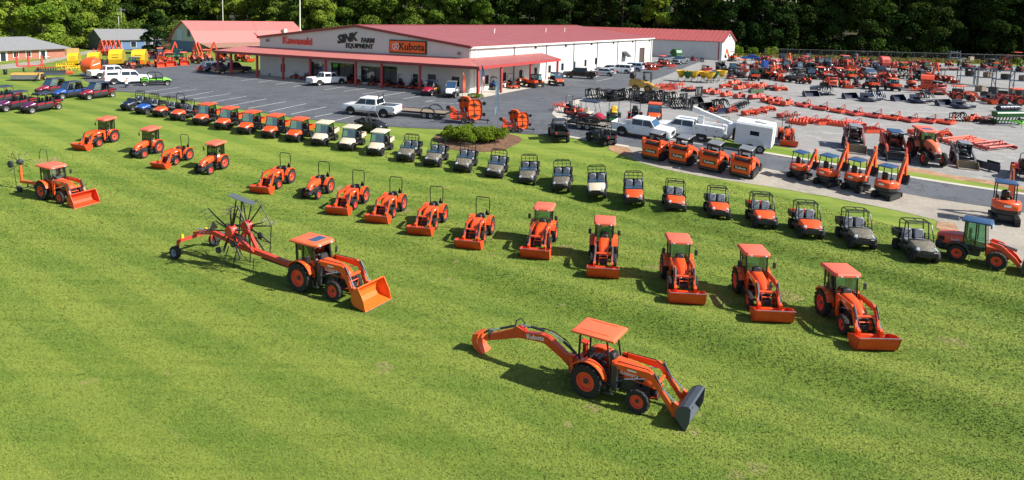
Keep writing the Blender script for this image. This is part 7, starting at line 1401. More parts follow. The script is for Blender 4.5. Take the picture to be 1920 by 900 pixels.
def feather_flag(h, m, stripes=False, poleh=None):
    t = thing('feather_flag'); part('pole', BLACKM if h < 4.4 else GREY, t, ('cyl', (0, 0, -.2), (0, 0, h+.15), .025, 6))
    def cloth(nm, mt, z0, z1, x0=0., x1=1.):
        n = 10; a = []; b = []; ww = lambda z: .34*min(1.0, (h-z)*1.2+.08)
        vs = []; 
        for i in range(n+1):
            z = z0+(z1-z0)*i/n
            for f in (x0, x1): vs.append((.03+ww(z)*f, .05*math.sin(z*3+f*2), z))
        b_ = MB(); b_.add(vs, [(2*i, 2*i+1, 2*i+3, 2*i+2) for i in range(n)]); return b_.build(nm, mt, t)
    if stripes:
        fr_ = mat('flag red', (.5, .02, .03), .7); fw_ = mat('flag white', (.75, .74, .72), .7); cloth('canton', mat('flag navy', (.02, .03, .12), .7), h*.72, h)
        for i in range(7): cloth('stripe', fr_ if i % 2 == 0 else fw_, h*.30, h*.72, i/7, (i+1)/7)
    else: cloth('banner', m, h*.25, h)
    return t
def person_crouching():
    def skin(name, vs, es, rad, m, parent, root=0):
        me = bpy.data.meshes.new(name); me.from_pydata(vs, es, []); o = bpy.data.objects.new(name, me); COL.objects.link(o)
        md = o.modifiers.new('skin', 'SKIN'); s2 = o.modifiers.new('sub', 'SUBSURF'); s2.levels = s2.render_levels = 1
        for i, r_ in enumerate(rad): me.skin_vertices[0].data[i].radius = (r_, r_)
        me.skin_vertices[0].data[root].use_root = True
        dg = bpy.context.evaluated_depsgraph_get(); nm = bpy.data.meshes.new_from_object(o.evaluated_get(dg)); bpy.data.objects.remove(o)
        nm.materials.clear(); nm.materials.append(m); nm.polygons.foreach_set('use_smooth', [True]*len(nm.polygons)); o = bpy.data.objects.new(name, nm); COL.objects.link(o)
        if parent is not None: o.parent = parent
        return o
    SK = mat('skin', (.45, .25, .17), .6); t = thing('person')
    V = [(0, 0, .38), (.06, 0, .62), (.20, 0, .86), (.27, 0, .98), (.33, 0, 1.12), (0, .12, .36), (.42, .16, .46), (.12, .15, .08), (.30, .16, .04), (0, -.12, .36), (.40, -.17, .30), (.02, -.16, .10), (.18, -.17, .04), (.20, .20, .88), (.38, .26, .66), (.60, .18, .62), (.70, .15, .60), (.20, -.20, .88), (.40, -.25, .66), (.62, -.15, .66), (.72, -.12, .66), (.35, 0, 1.2)]
    E = [(0,1), (1,2), (2,3), (3,4), (4,21), (0,5), (5,6), (6,7), (7,8), (0,9), (9,10), (10,11), (11,12), (2,13), (13,14), (14,15), (15,16), (2,17), (17,18), (18,19), (19,20)]
    rr = [.13, .13, .14, .06, .10, .10, .07, .05, .045, .10, .07, .05, .045, .07, .05, .04, .035, .07, .05, .04, .035, .07]
    skin('body', V, E, rr, SK, t); sh = [V[i] for i in (1, 2, 13, 14, 17, 18)] + [(0, 0, .48)]; skin('shirt', sh, [(6,0), (0,1), (1,2), (2,3), (1,4), (4,5)], [.155, .17, .085, .065, .085, .065, .15], mat('white shirt', (.72, .72, .72), .8), t, 0)
    tr_ = [V[i] for i in (0, 5, 6, 7, 9, 10, 11)]; skin('trousers', tr_, [(0,1), (1,2), (2,3), (0,4), (4,5), (5,6)], [.15, .115, .085, .065, .115, .085, .065], mat('navy trousers', (.02, .03, .08), .8), t, 0)
    part('hair', mat('brown hair', (.06, .035, .02), .7), t, ('lathe', [(.001, 1.31), (.07, 1.29), (.108, 1.22), (.10, 1.16)], (.33, 0, 0), 'z', 12)); return t
# ------------------------------------------------------------------ placing things
def put(root, at_, heading, label, cat, group=None, scale=1.0, world=False, lift=0.0):
    p = G(*at_) if world else P(*at_)
    seat(root, p, heading, scale)
    if lift: root.location.z += lift
    return tag(root, label, cat, group)
def by_wheels(rear, front, half):
    """centre and heading of a machine from the ground contacts of its two near-side wheels"""
    a, b = P(*rear), P(*front); h = math.degrees(math.atan2((b-a).y, (b-a).x)); n_ = Vector((-(b-a).y, (b-a).x, 0)).normalized(); c = (a+b)/2 + n_*half
    print('WHEELS', (b-a).length, h, c); return (c.x, c.y), h
GROUND_LIFT = -.015
# ---- upper-left row of compact tractors
TR = 'orange tractor'
g1 = 'compact tractors in the upper lawn row'
put(inst(tractor, 'L', 'cab', True, bucket='dump'), (191, 269), -107, 'orange cab tractor with loader at the left end of the compact tractor row', 'tractor', g1)
put(inst(tractor, 'L', 'cab', False), (274, 290), -106, 'orange cab tractor without loader, left of the open loader tractor near the upper lawn', 'tractor', g1)
put(inst(tractor, 'S', 'rops', True), (333, 303), -106, 'small open orange loader tractor between two cab tractors without loaders', 'tractor', g1)
put(inst(tractor, 'L', 'cab', False), (396, 320), -106, 'orange cab tractor without loader, right of the small open loader tractor', 'tractor', g1)
put(inst(tractor, 'L', 'rops', True), (521, 347), -104, 'open orange loader tractor with roll bar, partly behind the folded hay rake', 'tractor', g1)
put(inst(tractor, 'L', 'rops', False), (594, 366), -104, 'open orange roll-bar tractor without a loader', 'tractor', g1)
for i, (px, py) in enumerate(((660, 385), (731, 400), (808, 421), (896, 445))):
    put(inst(tractor, 'L', 'rops', True), (px, py), -102, 'open orange loader tractor with roll bar, %s of four beyond the loaderless one' % _ORD[i], 'tractor', g1)
# ---- row of cab tractors
for i, (px, py, hd, sc) in enumerate(((1015, 459, -101, .95), (1131, 491, -98, .96), (1273, 534, -95, .98), (1418, 563, -93, 1.0), (1587, 608, -90, 1.0))):
    put(inst(tractor, 'M', 'cab', True, bucket='dump', decal=True), (px, py), hd, 'orange cab tractor with loader, %s from the left in the near row of five' % _ORD[i], 'tractor', 'cab tractors in the near row', sc)
# ---- show tractors in front
put(inst(tractor, 'X', 'cab', True, ORANGE, ORANGEF, 'flat', decal=True, bucketm=mat('orange bucket paint', (.72, .14, .015), .45, var=.12, vs=3)), *(W1 := by_wheels((561, 546), (624, 565), .78)), 'large orange cab tractor with raised loader pulling the folded hay rake', 'tractor', None, 1.0, True)
_c, _h = W1; _d = Vector((math.cos(R(_h)), math.sin(R(_h)), 0)); put(inst(rotor_rake), (_c[0]-_d.x*6.6, _c[1]-_d.y*6.6), _h, 'folded red rotary hay rake with black radiating arms behind the large tractor', 'hay rake', None, .93, True)
put(inst(tractor, 'M', 'cab', True, ORANGE, PINKROOF, 'flat'), *(W2 := by_wheels((80, 374), (112, 382.5), .73)), 'orange cab tractor with open bucket at far left, small rake hitched behind', 'tractor', None, 1.02, True)
_c, _h = W2; _d = Vector((math.cos(R(_h)), math.sin(R(_h)), 0)); put(inst(small_rake), (_c[0]-_d.x*3.5, _c[1]-_d.y*3.5), _h, 'small single-rotor hay rake with black guards behind the left tractor', 'hay rake', None, .95, True)
put(inst(backhoe_tractor), *by_wheels((1101, 744), (1190, 774), .73), 'orange canopy tractor with backhoe and grey front bucket, nearest the camera', 'tractor', None, 1.0, True)
# ---- utility vehicles on the lawn
gu = 'utility vehicles in the long lawn row'
put(inst(utv, 'screen', NAVY, rim=GREY), (255, 205), -110, 'dark navy utility vehicle at the left end of the long row', 'utility vehicle', gu)
put(inst(utv, 'screen', BLUE, rim=GREY), (282, 211), -110, 'bright blue utility vehicle beside the navy one', 'utility vehicle', gu)
put(inst(utv, 'cage', ORANGE), (314, 216), -108, 'orange open-cage utility vehicle right of the blue one', 'utility vehicle', gu)
put(inst(utv, 'cage', ORANGE), (347, 222), -108, 'orange open utility vehicle just left of the roofed orange ones', 'utility vehicle', gu)
for i, (px, py) in enumerate(((389, 230), (430, 238), (472, 246), (517, 253), (562, 260))):
    put(inst(utv, 'roof', ORANGE), (px, py), -107, 'orange roofed utility vehicle, %s from the left of the five roofed orange ones' % _ORD[i], 'utility vehicle', gu)
for i, (px, py) in enumerate(((609, 267), (660, 276), (713, 285))):
    put(inst(utv, 'roof', CREAM), (px, py), -104, 'cream roofed utility vehicle, %s of three beside the orange roofed ones' % _ORD[i], 'utility vehicle', gu)
for i, (px, py) in enumerate(((768, 296), (818, 305), (873, 315), (931, 327), (992, 338), (1055, 350))):
    put(inst(utv, 'screen', CAMO), (px, py), -102 + i*.4, 'camouflage utility vehicle with black rear screen, %s of six' % _ORD[i], 'utility vehicle', gu)
put(inst(utv, 'screen', CREAM), (1120, 362), -99, 'utility vehicle with plain cream hood and rear screen, beside the camouflage ones', 'utility vehicle', gu)
put(inst(utv, 'screen', ORANGE), (1188, 375), -98, 'orange-hooded utility vehicle with tall rear screen', 'utility vehicle', gu)
for i, (px, py) in enumerate(((1263, 389), (1343, 403))):
    put(inst(utv, 'cage', ORANGE), (px, py), -97, 'orange-hooded open-cage utility vehicle with black bed, %s of two' % _ORD[i], 'utility vehicle', gu)
for i, (px, py) in enumerate(((1426, 419), (1510, 437))):
    put(inst(utv, 'cagemid', ORANGE, None, None, CHAR, False, True), (px, py), -96, 'orange-hooded utility vehicle with double cage, %s of two left of the camouflage cage ones' % _ORD[i], 'utility vehicle', gu, 1.04)
for i, (px, py) in enumerate(((1603, 455), (1715, 479))):
    put(inst(utv, 'cagemid', CAMO), (px, py), -97, 'camouflage-hooded utility vehicle with double cage, %s of two at the right end' % _ORD[i], 'utility vehicle', gu, 1.07)
put(inst(zero_turn, DKRED), (352, 212), 70, 'dark red mower with upright roll bar behind the orange utility vehicles', 'mower', None, 1.3)
put(inst(sport_utv, BLACKM, BLACKM, BLACKM, False, False, CHAR, CHAR, True), (697, 246), -25, 'glossy black side-by-side behind the cream utility vehicles', 'side-by-side')
# ---- side-by-sides at the left
put(inst(sport_utv, CRIM, CRIM), (183, 184), -117, 'black and red four-door side-by-side, rightmost of the three closed-cab ones', 'side-by-side', 'side-by-sides at the left')
put(inst(sport_utv, BLUE, BLUE), (133, 183), -115, 'blue closed-cab side-by-side between two red ones', 'side-by-side', 'side-by-sides at the left')
put(inst(sport_utv, CRIM, CRIM), (101, 176), -115, 'red closed-cab side-by-side left of the blue one', 'side-by-side', 'side-by-sides at the left')
put(inst(sport_utv, CRIM, PURPLE, NAVY, True, False), (78, 208), -112, 'plum four-seat side-by-side with dark roof, nearest of the open ones', 'side-by-side', 'side-by-sides at the left')
put(inst(sport_utv, CRIM, PURPLE, NAVY, True, False), (30, 205), -112, 'plum four-seat side-by-side with dark roof, second from the right', 'side-by-side', 'side-by-sides at the left')
put(inst(sport_utv, CRIM, CRIM, NAVY, True, False), (2, 194), -112, 'red open side-by-side cut by the left edge of the photo', 'side-by-side', 'side-by-sides at the left')
put(inst(sport_utv, LIME, LIME, BLACKM, True, False, LIME, SILVER, True), (293, 160), 28, 'lime green open side-by-side beside the white topper truck', 'side-by-side')
GROUND_LIFT = .035
# ---- parking lot
put(inst(road_vehicle, 'pickup', WHITE, True), (240, 157), 38, 'white pickup with bed topper parked at the lawn edge', 'pickup')
put(inst(road_vehicle, 'pickup', WHITE), (208, 146), 50, 'white pickup in front of the orange baler, only its tail showing', 'pickup')
put(inst(person_crouching), (237, 165), 100, 'person in white shirt and dark trousers crouching by the truck wheel', 'person', None, 1.05)
DKB = mat('dark blue-black car paint', (.014, .02, .028), .25, coat=.5)
put(inst(road_vehicle, 'pickup', DKB, False, TANY), (435, 138), 40, 'muddy dark blue pickup near the left end of the canopy', 'pickup')
put(inst(road_vehicle, 'suv', mat('slate blue car paint', (.08, .12, .19), .3, coat=.4)), (407, 134), 42, 'slate blue car half hidden behind the muddy dark pickup', 'car')
put(inst(road_vehicle, 'pickup', WHITE, False, None, True, mat('blue-white tailgate', (.55, .62, .72), .4)), (613, 159), 47, 'white crew-cab pickup backed out from the store front', 'pickup', None, .98)
put(inst(road_vehicle, 'pickup', WHITE, False, mat('tan lower trim', (.42, .36, .26), .5), True), (697, 216), 163, 'white crew-cab pickup with tan lower trim towing a flatbed', 'pickup', None, 1.07)
put(inst(trailer, 'flat', 5.6), (797, 219), 163, 'black flatbed trailer with wood deck behind the white pickup', 'trailer')
put(inst(sport_utv, DKRED, CRIM, NAVY, True, False, TANY), (808, 178), -105, 'red and camouflage side-by-side with dark roof at the store corner', 'side-by-side')
put(inst(sport_utv, WHITE, WHITE, GREY, False, True), (846, 182), -97, 'white cab side-by-side with grey roof at the store corner', 'side-by-side', None, 1.05)
put(inst(batwing_mower), (876, 231), 0, 'large orange folding-wing mower behind the hedge, wings upright', 'mower', None, 1.1)
put(inst(batwing_mower), (968, 247), 0, 'smaller orange folding-wing mower right of the hedge', 'mower', None, .86)
put(inst(feather_flag, 5.0, None, True), (902, 198), 10, 'feather flag with stars-and-stripes colours by the canopy corner', 'flag', None, 1.0)
put(inst(feather_flag, 3.6, ORANGEF), (867, 186), 10, 'tall orange feather flag left of the canopy corner', 'flag')
put(inst(feather_flag, 5.4, mat('pale blue flag cloth', (.55, .68, .85), .7)), (934, 240), 170, 'pale blue feather flag on a dark pole beside the folding mower', 'flag')
BLK = mat('black car paint', (.012, .012, .013), .22, coat=.5)
put(inst(road_vehicle, 'pickup', BLK), (1088, 147), 158, 'black crew-cab pickup parked along the store side', 'pickup')
put(inst(road_vehicle, 'sedan', mat('silver car paint', (.42, .43, .44), .3, metal=.3, coat=.4)), (1130, 142), 158, 'silver sedan behind the black pickup', 'car')
put(inst(road_vehicle, 'suv', WHITE), (1163, 137), 155, 'white suv parked beside the silver sedan', 'car')
put(inst(road_vehicle, 'suv', mat('pale blue car paint', (.45, .55, .66), .3, coat=.4)), (1184, 133), 155, 'pale car half hidden behind the white suv', 'car')
put(inst(road_vehicle, 'sedan', mat('grey-blue car paint', (.16, .2, .25), .3, coat=.4)), (1142, 135), 155, 'dark grey car between sedan and suv', 'car')
GRYP = mat('grey truck paint', (.17, .19, .22), .3, metal=.3, coat=.4)
put(inst(road_vehicle, 'pickup', GRYP), (1275, 120), -125, 'grey pickup facing out in front of the annex', 'pickup')
put(inst(road_vehicle, 'pickup', GRYP), (1249, 117), -125, 'second grey pickup half hidden beside the annex', 'pickup')
put(inst(baler, GREEN, GREEN), (1268, 112), -60, 'green baler against the annex wall', 'baler')
put(inst(utv, 'roof', ORANGE, BUCKETR, BLACKM), (1005, 164), 55, 'orange utility vehicle with dump bed beside the side canopy', 'utility vehicle')
put(inst(utv, 'roof', ORANGE, None, NAVY, GREY, True), (1043, 160), -70, 'orange crew utility vehicle with dark roof beside the side canopy', 'utility vehicle')
# ---- under the canopy
gm = 'mowers under the store canopy'
can_m = [(502, 140), (516, 142), (556, 147), (575, 149), (596, 152), (652, 156), (672, 157), (700, 160), (726, 162), (748, 165), (772, 167), (786, 168)]
for i, (px, py) in enumerate(can_m):
    put(inst(zero_turn, REDO if i % 3 else RED, BLACK, i in (3, 8, 9, 10, 11)), (px, py), -118 + (i*37) % 20, 'red mower under the front canopy, %s from the left' % _ORD[i], 'mower', gm, 1.05, lift=.05)
put(inst(tractor, 'S', 'rops', False), (842, 168), -110, 'small orange tractor under the canopy behind the white side-by-side', 'tractor', None, .95, lift=.05)
put(inst(golf_cart, CHAR, BLUE), (905, 167), -60, 'blue golf cart with dark roof under the canopy corner', 'golf cart', None, 1.1, lift=.05)
put(inst(sport_utv, BLUE, BLUE, CHAR, False, False), (925, 168), -50, 'blue side-by-side under the side canopy', 'side-by-side', None, .9, lift=.05)
put(inst(zero_turn, REDO), (962, 166), -60, 'orange mower under the side canopy', 'mower', None, 1.2, lift=.05)
put(inst(tractor, 'S', 'rops', False), (983, 161), -60, 'small orange tractor under the side canopy', 'tractor', None, 1.0, lift=.05)
CB = mat('brown cardboard', (.30, .20, .11), .85)
put(inst(pallet_crate, CB, 1.3, 1.9), (532, 143), 50, 'tall brown crate under the canopy beside the left wall', 'crate', lift=.05)
bed_ = thing('planter_shrub', P(888, 184)); leaf_object('foliage', leaves([((0, 0, .3), (.9, .6, .4)), ((.8, .2, .25), (.6, .5, .35))], 900, .07, 9), LEAF_H, bed_); part('stem', BARK, bed_, ('cyl', (0, 0, -.1), (0, 0, .3), .03, 5)); tag(bed_, 'low green shrub in the bed at the canopy corner', 'bush')
hs_ = thing('parking_sign', P(606, 152)); part('post', GREY, hs_, ('cyl', (0, 0, 0), (0, 0, 1.6), .03, 6)); part('plate', mat('blue sign plate', (.05, .22, .5), .4), hs_, ('box', (0, 0, 1.9), (.42, .03, .75), (0, 0, -22), .01)); tag(hs_, 'small blue parking sign by a canopy post', 'sign')
# ---- drive and its edges
put(inst(sport_utv, BLACKM, BLACKM, CHAR, False, False, BLACKM, CHAR), (1047, 261), 97, 'black side-by-side seen from behind on the lawn edge', 'side-by-side', None, 1.05)
put(inst(sport_utv, BLACKM, NAVY, BLACKM, False, False, NAVY, CHAR, True), (1127, 268), 122, 'black open side-by-side turned away beside the gutter', 'side-by-side', None, 1.0)
put(inst(road_vehicle, 'pickup', WHITE), (1205, 256), -29, 'white crew-cab pickup on the drive towing the mesh trailer', 'pickup', None, 1.03)
put(inst(trailer, 'gate', 4.4), (1106, 241), -29, 'black mesh-side trailer with cart aboard behind the white pickup', 'trailer')
put(inst(golf_cart, NAVY, CRIM), (1108, 240), -29, 'crimson golf cart with dark roof on the mesh trailer', 'golf cart', None, 1.15, lift=.70)
put(inst(service_truck), (1284, 256), 151, 'white service truck with crane boom on the drive', 'truck', None, 1.02)
put(inst(trailer, 'box', 3.2), (1412, 280), 152, 'white enclosed trailer on the drive with small window', 'trailer', None, 1.05)
for i, (px, py) in enumerate(((1230, 295), (1280, 304), (1337, 316), (1395, 327))):
    put(inst(track_loader), (px, py), 58, 'orange compact track loader seen from behind, %s of four on the shoulder' % _ORD[i], 'track loader', 'track loaders on the gravel shoulder', 1.14)
for i, (px, py, s_, rz) in enumerate(((1497, 333, .94, .80), (1549, 346, 1.04, 1.04), (1602, 356, 1.06, 1.05), (1660, 371, 1.08, 1.0))):
    put(inst(mini_excavator, raise_=rz), (px, py), 38, 'orange mini excavator with blue canopy, %s of four on the shoulder' % _ORD[i], 'excavator', 'mini excavators on the shoulder', s_)
put(inst(mini_excavator, raise_=1.0), (1882, 417), 60, 'larger orange excavator with blue canopy at the right edge', 'excavator', None, 1.22)
put(inst(wheel_loader), (1832, 492), -40, 'orange wheel loader with blue cab roof at the right edge', 'wheel loader', None, 1.0)
# ---- machines along the near side of the gravel lot
put(inst(zero_turn, GREEN, YELLOW), (1151, 228), -95, 'green mower with yellow seat on the gravel corner', 'mower', None, 1.3)
put(inst(zero_turn, RED), (1190, 227), -100, 'red mower with roll bar beside the roofed orange vehicle', 'mower', None, 1.3)
put(inst(utv, 'roof', ORANGE), (1226, 229), -105, 'orange roofed utility vehicle behind the white pickup', 'utility vehicle', None, 1.05)
put(inst(tractor, 'S', 'rops', False), (1088, 222), -70, 'small red-orange tractor on the concrete apron', 'tractor', None, .95)
put(inst(zero_turn, RED), (1074, 214), -60, 'red mower at the tip of the concrete apron', 'mower', None, 1.15)
put(inst(cultivator, RED), (1052, 208), 30, 'rusty red frame implement at the edge of the apron', 'implement')
put(inst(tractor, 'L', 'rops', True, bucketm=BUCKETR), (1353, 254), 80, 'open orange tractor seen from behind, left of the enclosed trailer', 'tractor', None, .95)
put(inst(tractor, 'L', 'rops', True), (1474, 265), -105, 'open orange loader tractor at the right end of the enclosed trailer', 'tractor')
SKB = mat('faded maroon loader paint', (.26, .09, .085), .55, var=.25, vs=2)
put(inst(track_loader, SKB, True, LGREY, WOOD, False), (1598, 277), -108, 'faded maroon skid steer with rusty bucket facing the drive', 'skid steer', None, 1.12)
put(inst(track_loader, RED, False, BLUEC, CHAR, False), (1672, 291), -104, 'red track loader with blue cab roof beside the big tractor', 'track loader', None, 1.18)
put(inst(tractor, 'XX', 'cab', False, mat('faded orange hood', (.70, .15, .065), .5, var=.15, vs=2), PINKROOF), (1737, 303), -98, 'big faded orange cab tractor facing the drive', 'tractor', None, 1.0)
put(inst(track_loader, GREY, True, LGREY, WOOD, False), (1802, 306), -106, 'grey skid steer with worn bucket right of the big tractor', 'skid steer', None, 1.0)
put(inst(snow_blade, NAVY, 2.2), (1851, 318), -150, 'dark blue angle blade lying on gravel near the right edge', 'blade')
put(inst(tractor, 'M', 'rops', False, DKRED), (1915, 330), 60, 'dark red tractor cut by the right edge behind the excavator', 'tractor')
# ---- rows of implements on the gravel
def row(items, builder_args, label, cat, group, sc=1.0):
    for i, (px, py) in enumerate(items):
        f, a, hd = builder_args[i % len(builder_args)]
        put(inst(f, *a), (px, py), hd + ((i*53) % 11) - 5, label % _ORD[i], cat, group, sc)
row([(1455, 196), (1507, 200), (1538, 206), (1571, 211), (1603, 216), (1638, 220), (1672, 224), (1705, 228), (1738, 230), (1773, 232)], [(rotary_cutter, (1.6, REDO), -52), (rotary_cutter, (1.8, RED), -68), (rotary_cutter, (1.5, RED), -45)], 'flat red rotary cutter, %s from the left in the cutter row', 'mower deck', 'rotary cutters in a row on the gravel')
row([(1497, 232), (1518, 229), (1541, 232), (1571, 235), (1600, 235), (1632, 247)], [(land_plane, (1.7, 6, REDO), -30), (land_plane, (1.6, 5, RED), -62), (land_plane, (1.7, 6, REDO), 10)], 'orange-red slatted land plane, %s from the left behind the maroon skid steer', 'land plane', 'land planes stacked on the gravel')
put(inst(cultivator, DKRED, 9, CREAM), (1487, 226), -60, 'red cultivator with cream tines left of the land planes', 'implement')
row([(1344, 211), (1370, 212), (1404, 217), (1424, 214), (1440, 209), (1470, 222)], [(box_blade, (1.7, REDO), -65), (box_blade, (1.5, RED), -60)], 'red box blade, %s from the left behind the service truck', 'box blade', 'box blades behind the service truck')
row([(1329, 176), (1342, 178), (1362, 182), (1386, 185), (1438, 192), (1452, 194), (1475, 199)], [(tiller, (1.6, REDO), -62), (tiller, (1.5, RED), -60)], 'red rotary tiller, %s from the left in the middle row', 'tiller', 'rotary tillers on the gravel')
put(inst(tiller, 2.8, RED, mat('dark green hopper', (.05, .10, .05), .5)), (1419, 186), -58, 'red seeder with dark green hopper among the tillers', 'seeder')
row([(1717, 253), (1768, 257)], [(box_blade, (1.4, REDO), -70), (box_blade, (1.6, REDO), -70)], 'red box blade, %s of two behind the big cab tractor', 'box blade', 'box blades by the big tractor')
put(inst(land_plane, 4.4, 4, REDO), (1806, 268), -78, 'wide red land leveler behind the grey skid steer', 'land plane')
put(inst(land_plane, 3.6, 3, RED), (1862, 277), -78, 'long red grader box right of the wide leveler', 'land plane')
put(inst(grapple, 2.0), (1796, 227), -80, 'black framed attachment at the right end of the cutter row', 'attachment')
put(inst(tiller, 1.2, ORANGE), (1821, 228), -75, 'small bright orange tiller beside the black frame', 'tiller')
put(inst(disc_harrow, 1.9, RED), (1843, 230), -70, 'red disc harrow beside the green seed drill', 'harrow')
put(inst(seed_drill, GREEN, 4.0), (1889, 234), -80, 'long dark green seed drill near the right edge', 'seed drill')
put(inst(drum_roller, NAVY, 3.2), (1889, 209), -75, 'dark blue drum roller near the right edge', 'roller')
row([(1377, 160), (1393, 163), (1409, 166), (1426, 166), (1445, 169), (1464, 171), (1387, 169), (1414, 173), (1360, 166)], [(tiller, (1.8, REDO), -60), (disc_harrow, (1.8, RED), -40), (box_blade, (1.6, REDO), -70)], 'red implement, %s of nine beyond the tiller row', 'implement', 'red implements beyond the tillers', 1.1)
row([(1868, 189), (1888, 190), (1908, 192), (1850, 187)], [(brush_cutter_head, (BLACKM, 1.8), -70), (spare_bucket, (BLACKM,), -60)], 'black attachment, %s of four behind the red canopy tractor', 'attachment', 'black attachments at far right')
# black loader attachments
row([(1114, 186), (1128, 189), (1146, 185), (1158, 190), (1176, 186), (1189, 190), (1203, 189), (1217, 194), (1232, 190), (1246, 197)], [(grapple, (1.7,), -60), (fork_frame, (), -60), (brush_cutter_head, (BLACKM, 1.6), -50), (grapple, (1.5,), 120)], 'black loader attachment, %s from the left beside the asphalt', 'attachment', 'black attachments by the asphalt', 1.4)
row([(1256, 192), (1281, 195), (1304, 194), (1270, 203), (1290, 206), (1322, 206), (1349, 206), (1310, 181)], [(grapple, (1.7,), -60), (fork_frame, (), -55), (spare_bucket, (BLACKM,), -50)], 'black loader attachment, %s of eight above the service truck', 'attachment', 'black attachments above the service truck', 1.3)
for i, (px, py) in enumerate(((1382, 209), (1390, 206), (1398, 203))): put(inst(cultivator, BLACKM, 5), (px, py), -40, 'black shank plow section, %s of three in a slanting line' % _ORD[i], 'plow', 'black plow sections')
put(inst(snow_blade, NAVY, 2.0), (1354, 213), -60, 'blue blade among the red box blades', 'blade')
row([(1519, 181), (1533, 178), (1547, 179), (1592, 185), (1628, 190), (1639, 187), (1682, 189), (1722, 193), (1733, 191), (1767, 198), (1803, 203)], [(spare_bucket, (NAVY, 1.9), -70), (brush_cutter_head, (NAVY, 2.0), -80), (grapple, (2.0, NAVY), -70)], 'dark blue-black loader attachment, %s from the left in the far attachment row', 'attachment', 'dark attachments in the far row', 1.3)
put(inst(spare_bucket, mat('blue steel bucket', (.05, .13, .26), .45), 3.0), (1641, 183), -80, 'wide blue bucket in the dark attachment row', 'bucket')
put(inst(backhoe_tractor), (1806, 190), -12, 'faded red backhoe tractor standing side-on in the far lot', 'tractor', None, .95)
put(inst(tractor, 'M', 'canopy', True, RED), (1893, 197), 170, 'red canopy loader tractor at the right edge of the far lot', 'tractor', None, 1.0)
# yellow skid loader, cultivators and spreaders by the asphalt
put(inst(utility_forklift), (1204, 172), -20, 'ochre yellow compact loader with black canopy on the gravel edge', 'loader', None, 1.25)
row([(1237, 168), (1250, 166), (1262, 168), (1275, 166), (1289, 172), (1266, 174), (1252, 174)], [(cultivator, (REDO,), -60), (disc_harrow, (1.8, REDO), -50), (cultivator, (RED,), -20)], 'red tined cultivator, %s right of the ochre loader', 'implement', 'red cultivators by the ochre loader')
for i, (px, py, m_) in enumerate(((1277, 152, 'Y'), (1289, 154, 'G'), (1300, 154, 'Y'), (1319, 154, 'Y'), (1330, 156, 'Y'), (1338, 155, 'G'), (1353, 152, 'Y'))):
    put(inst(spreader, YELLOW if m_ == 'Y' else GREEN), (px, py), -90, '%s cone spreader, %s from the left in the spreader row' % ('yellow' if m_ == 'Y' else 'green', _ORD[i]), 'spreader', 'cone spreaders', 1.42)
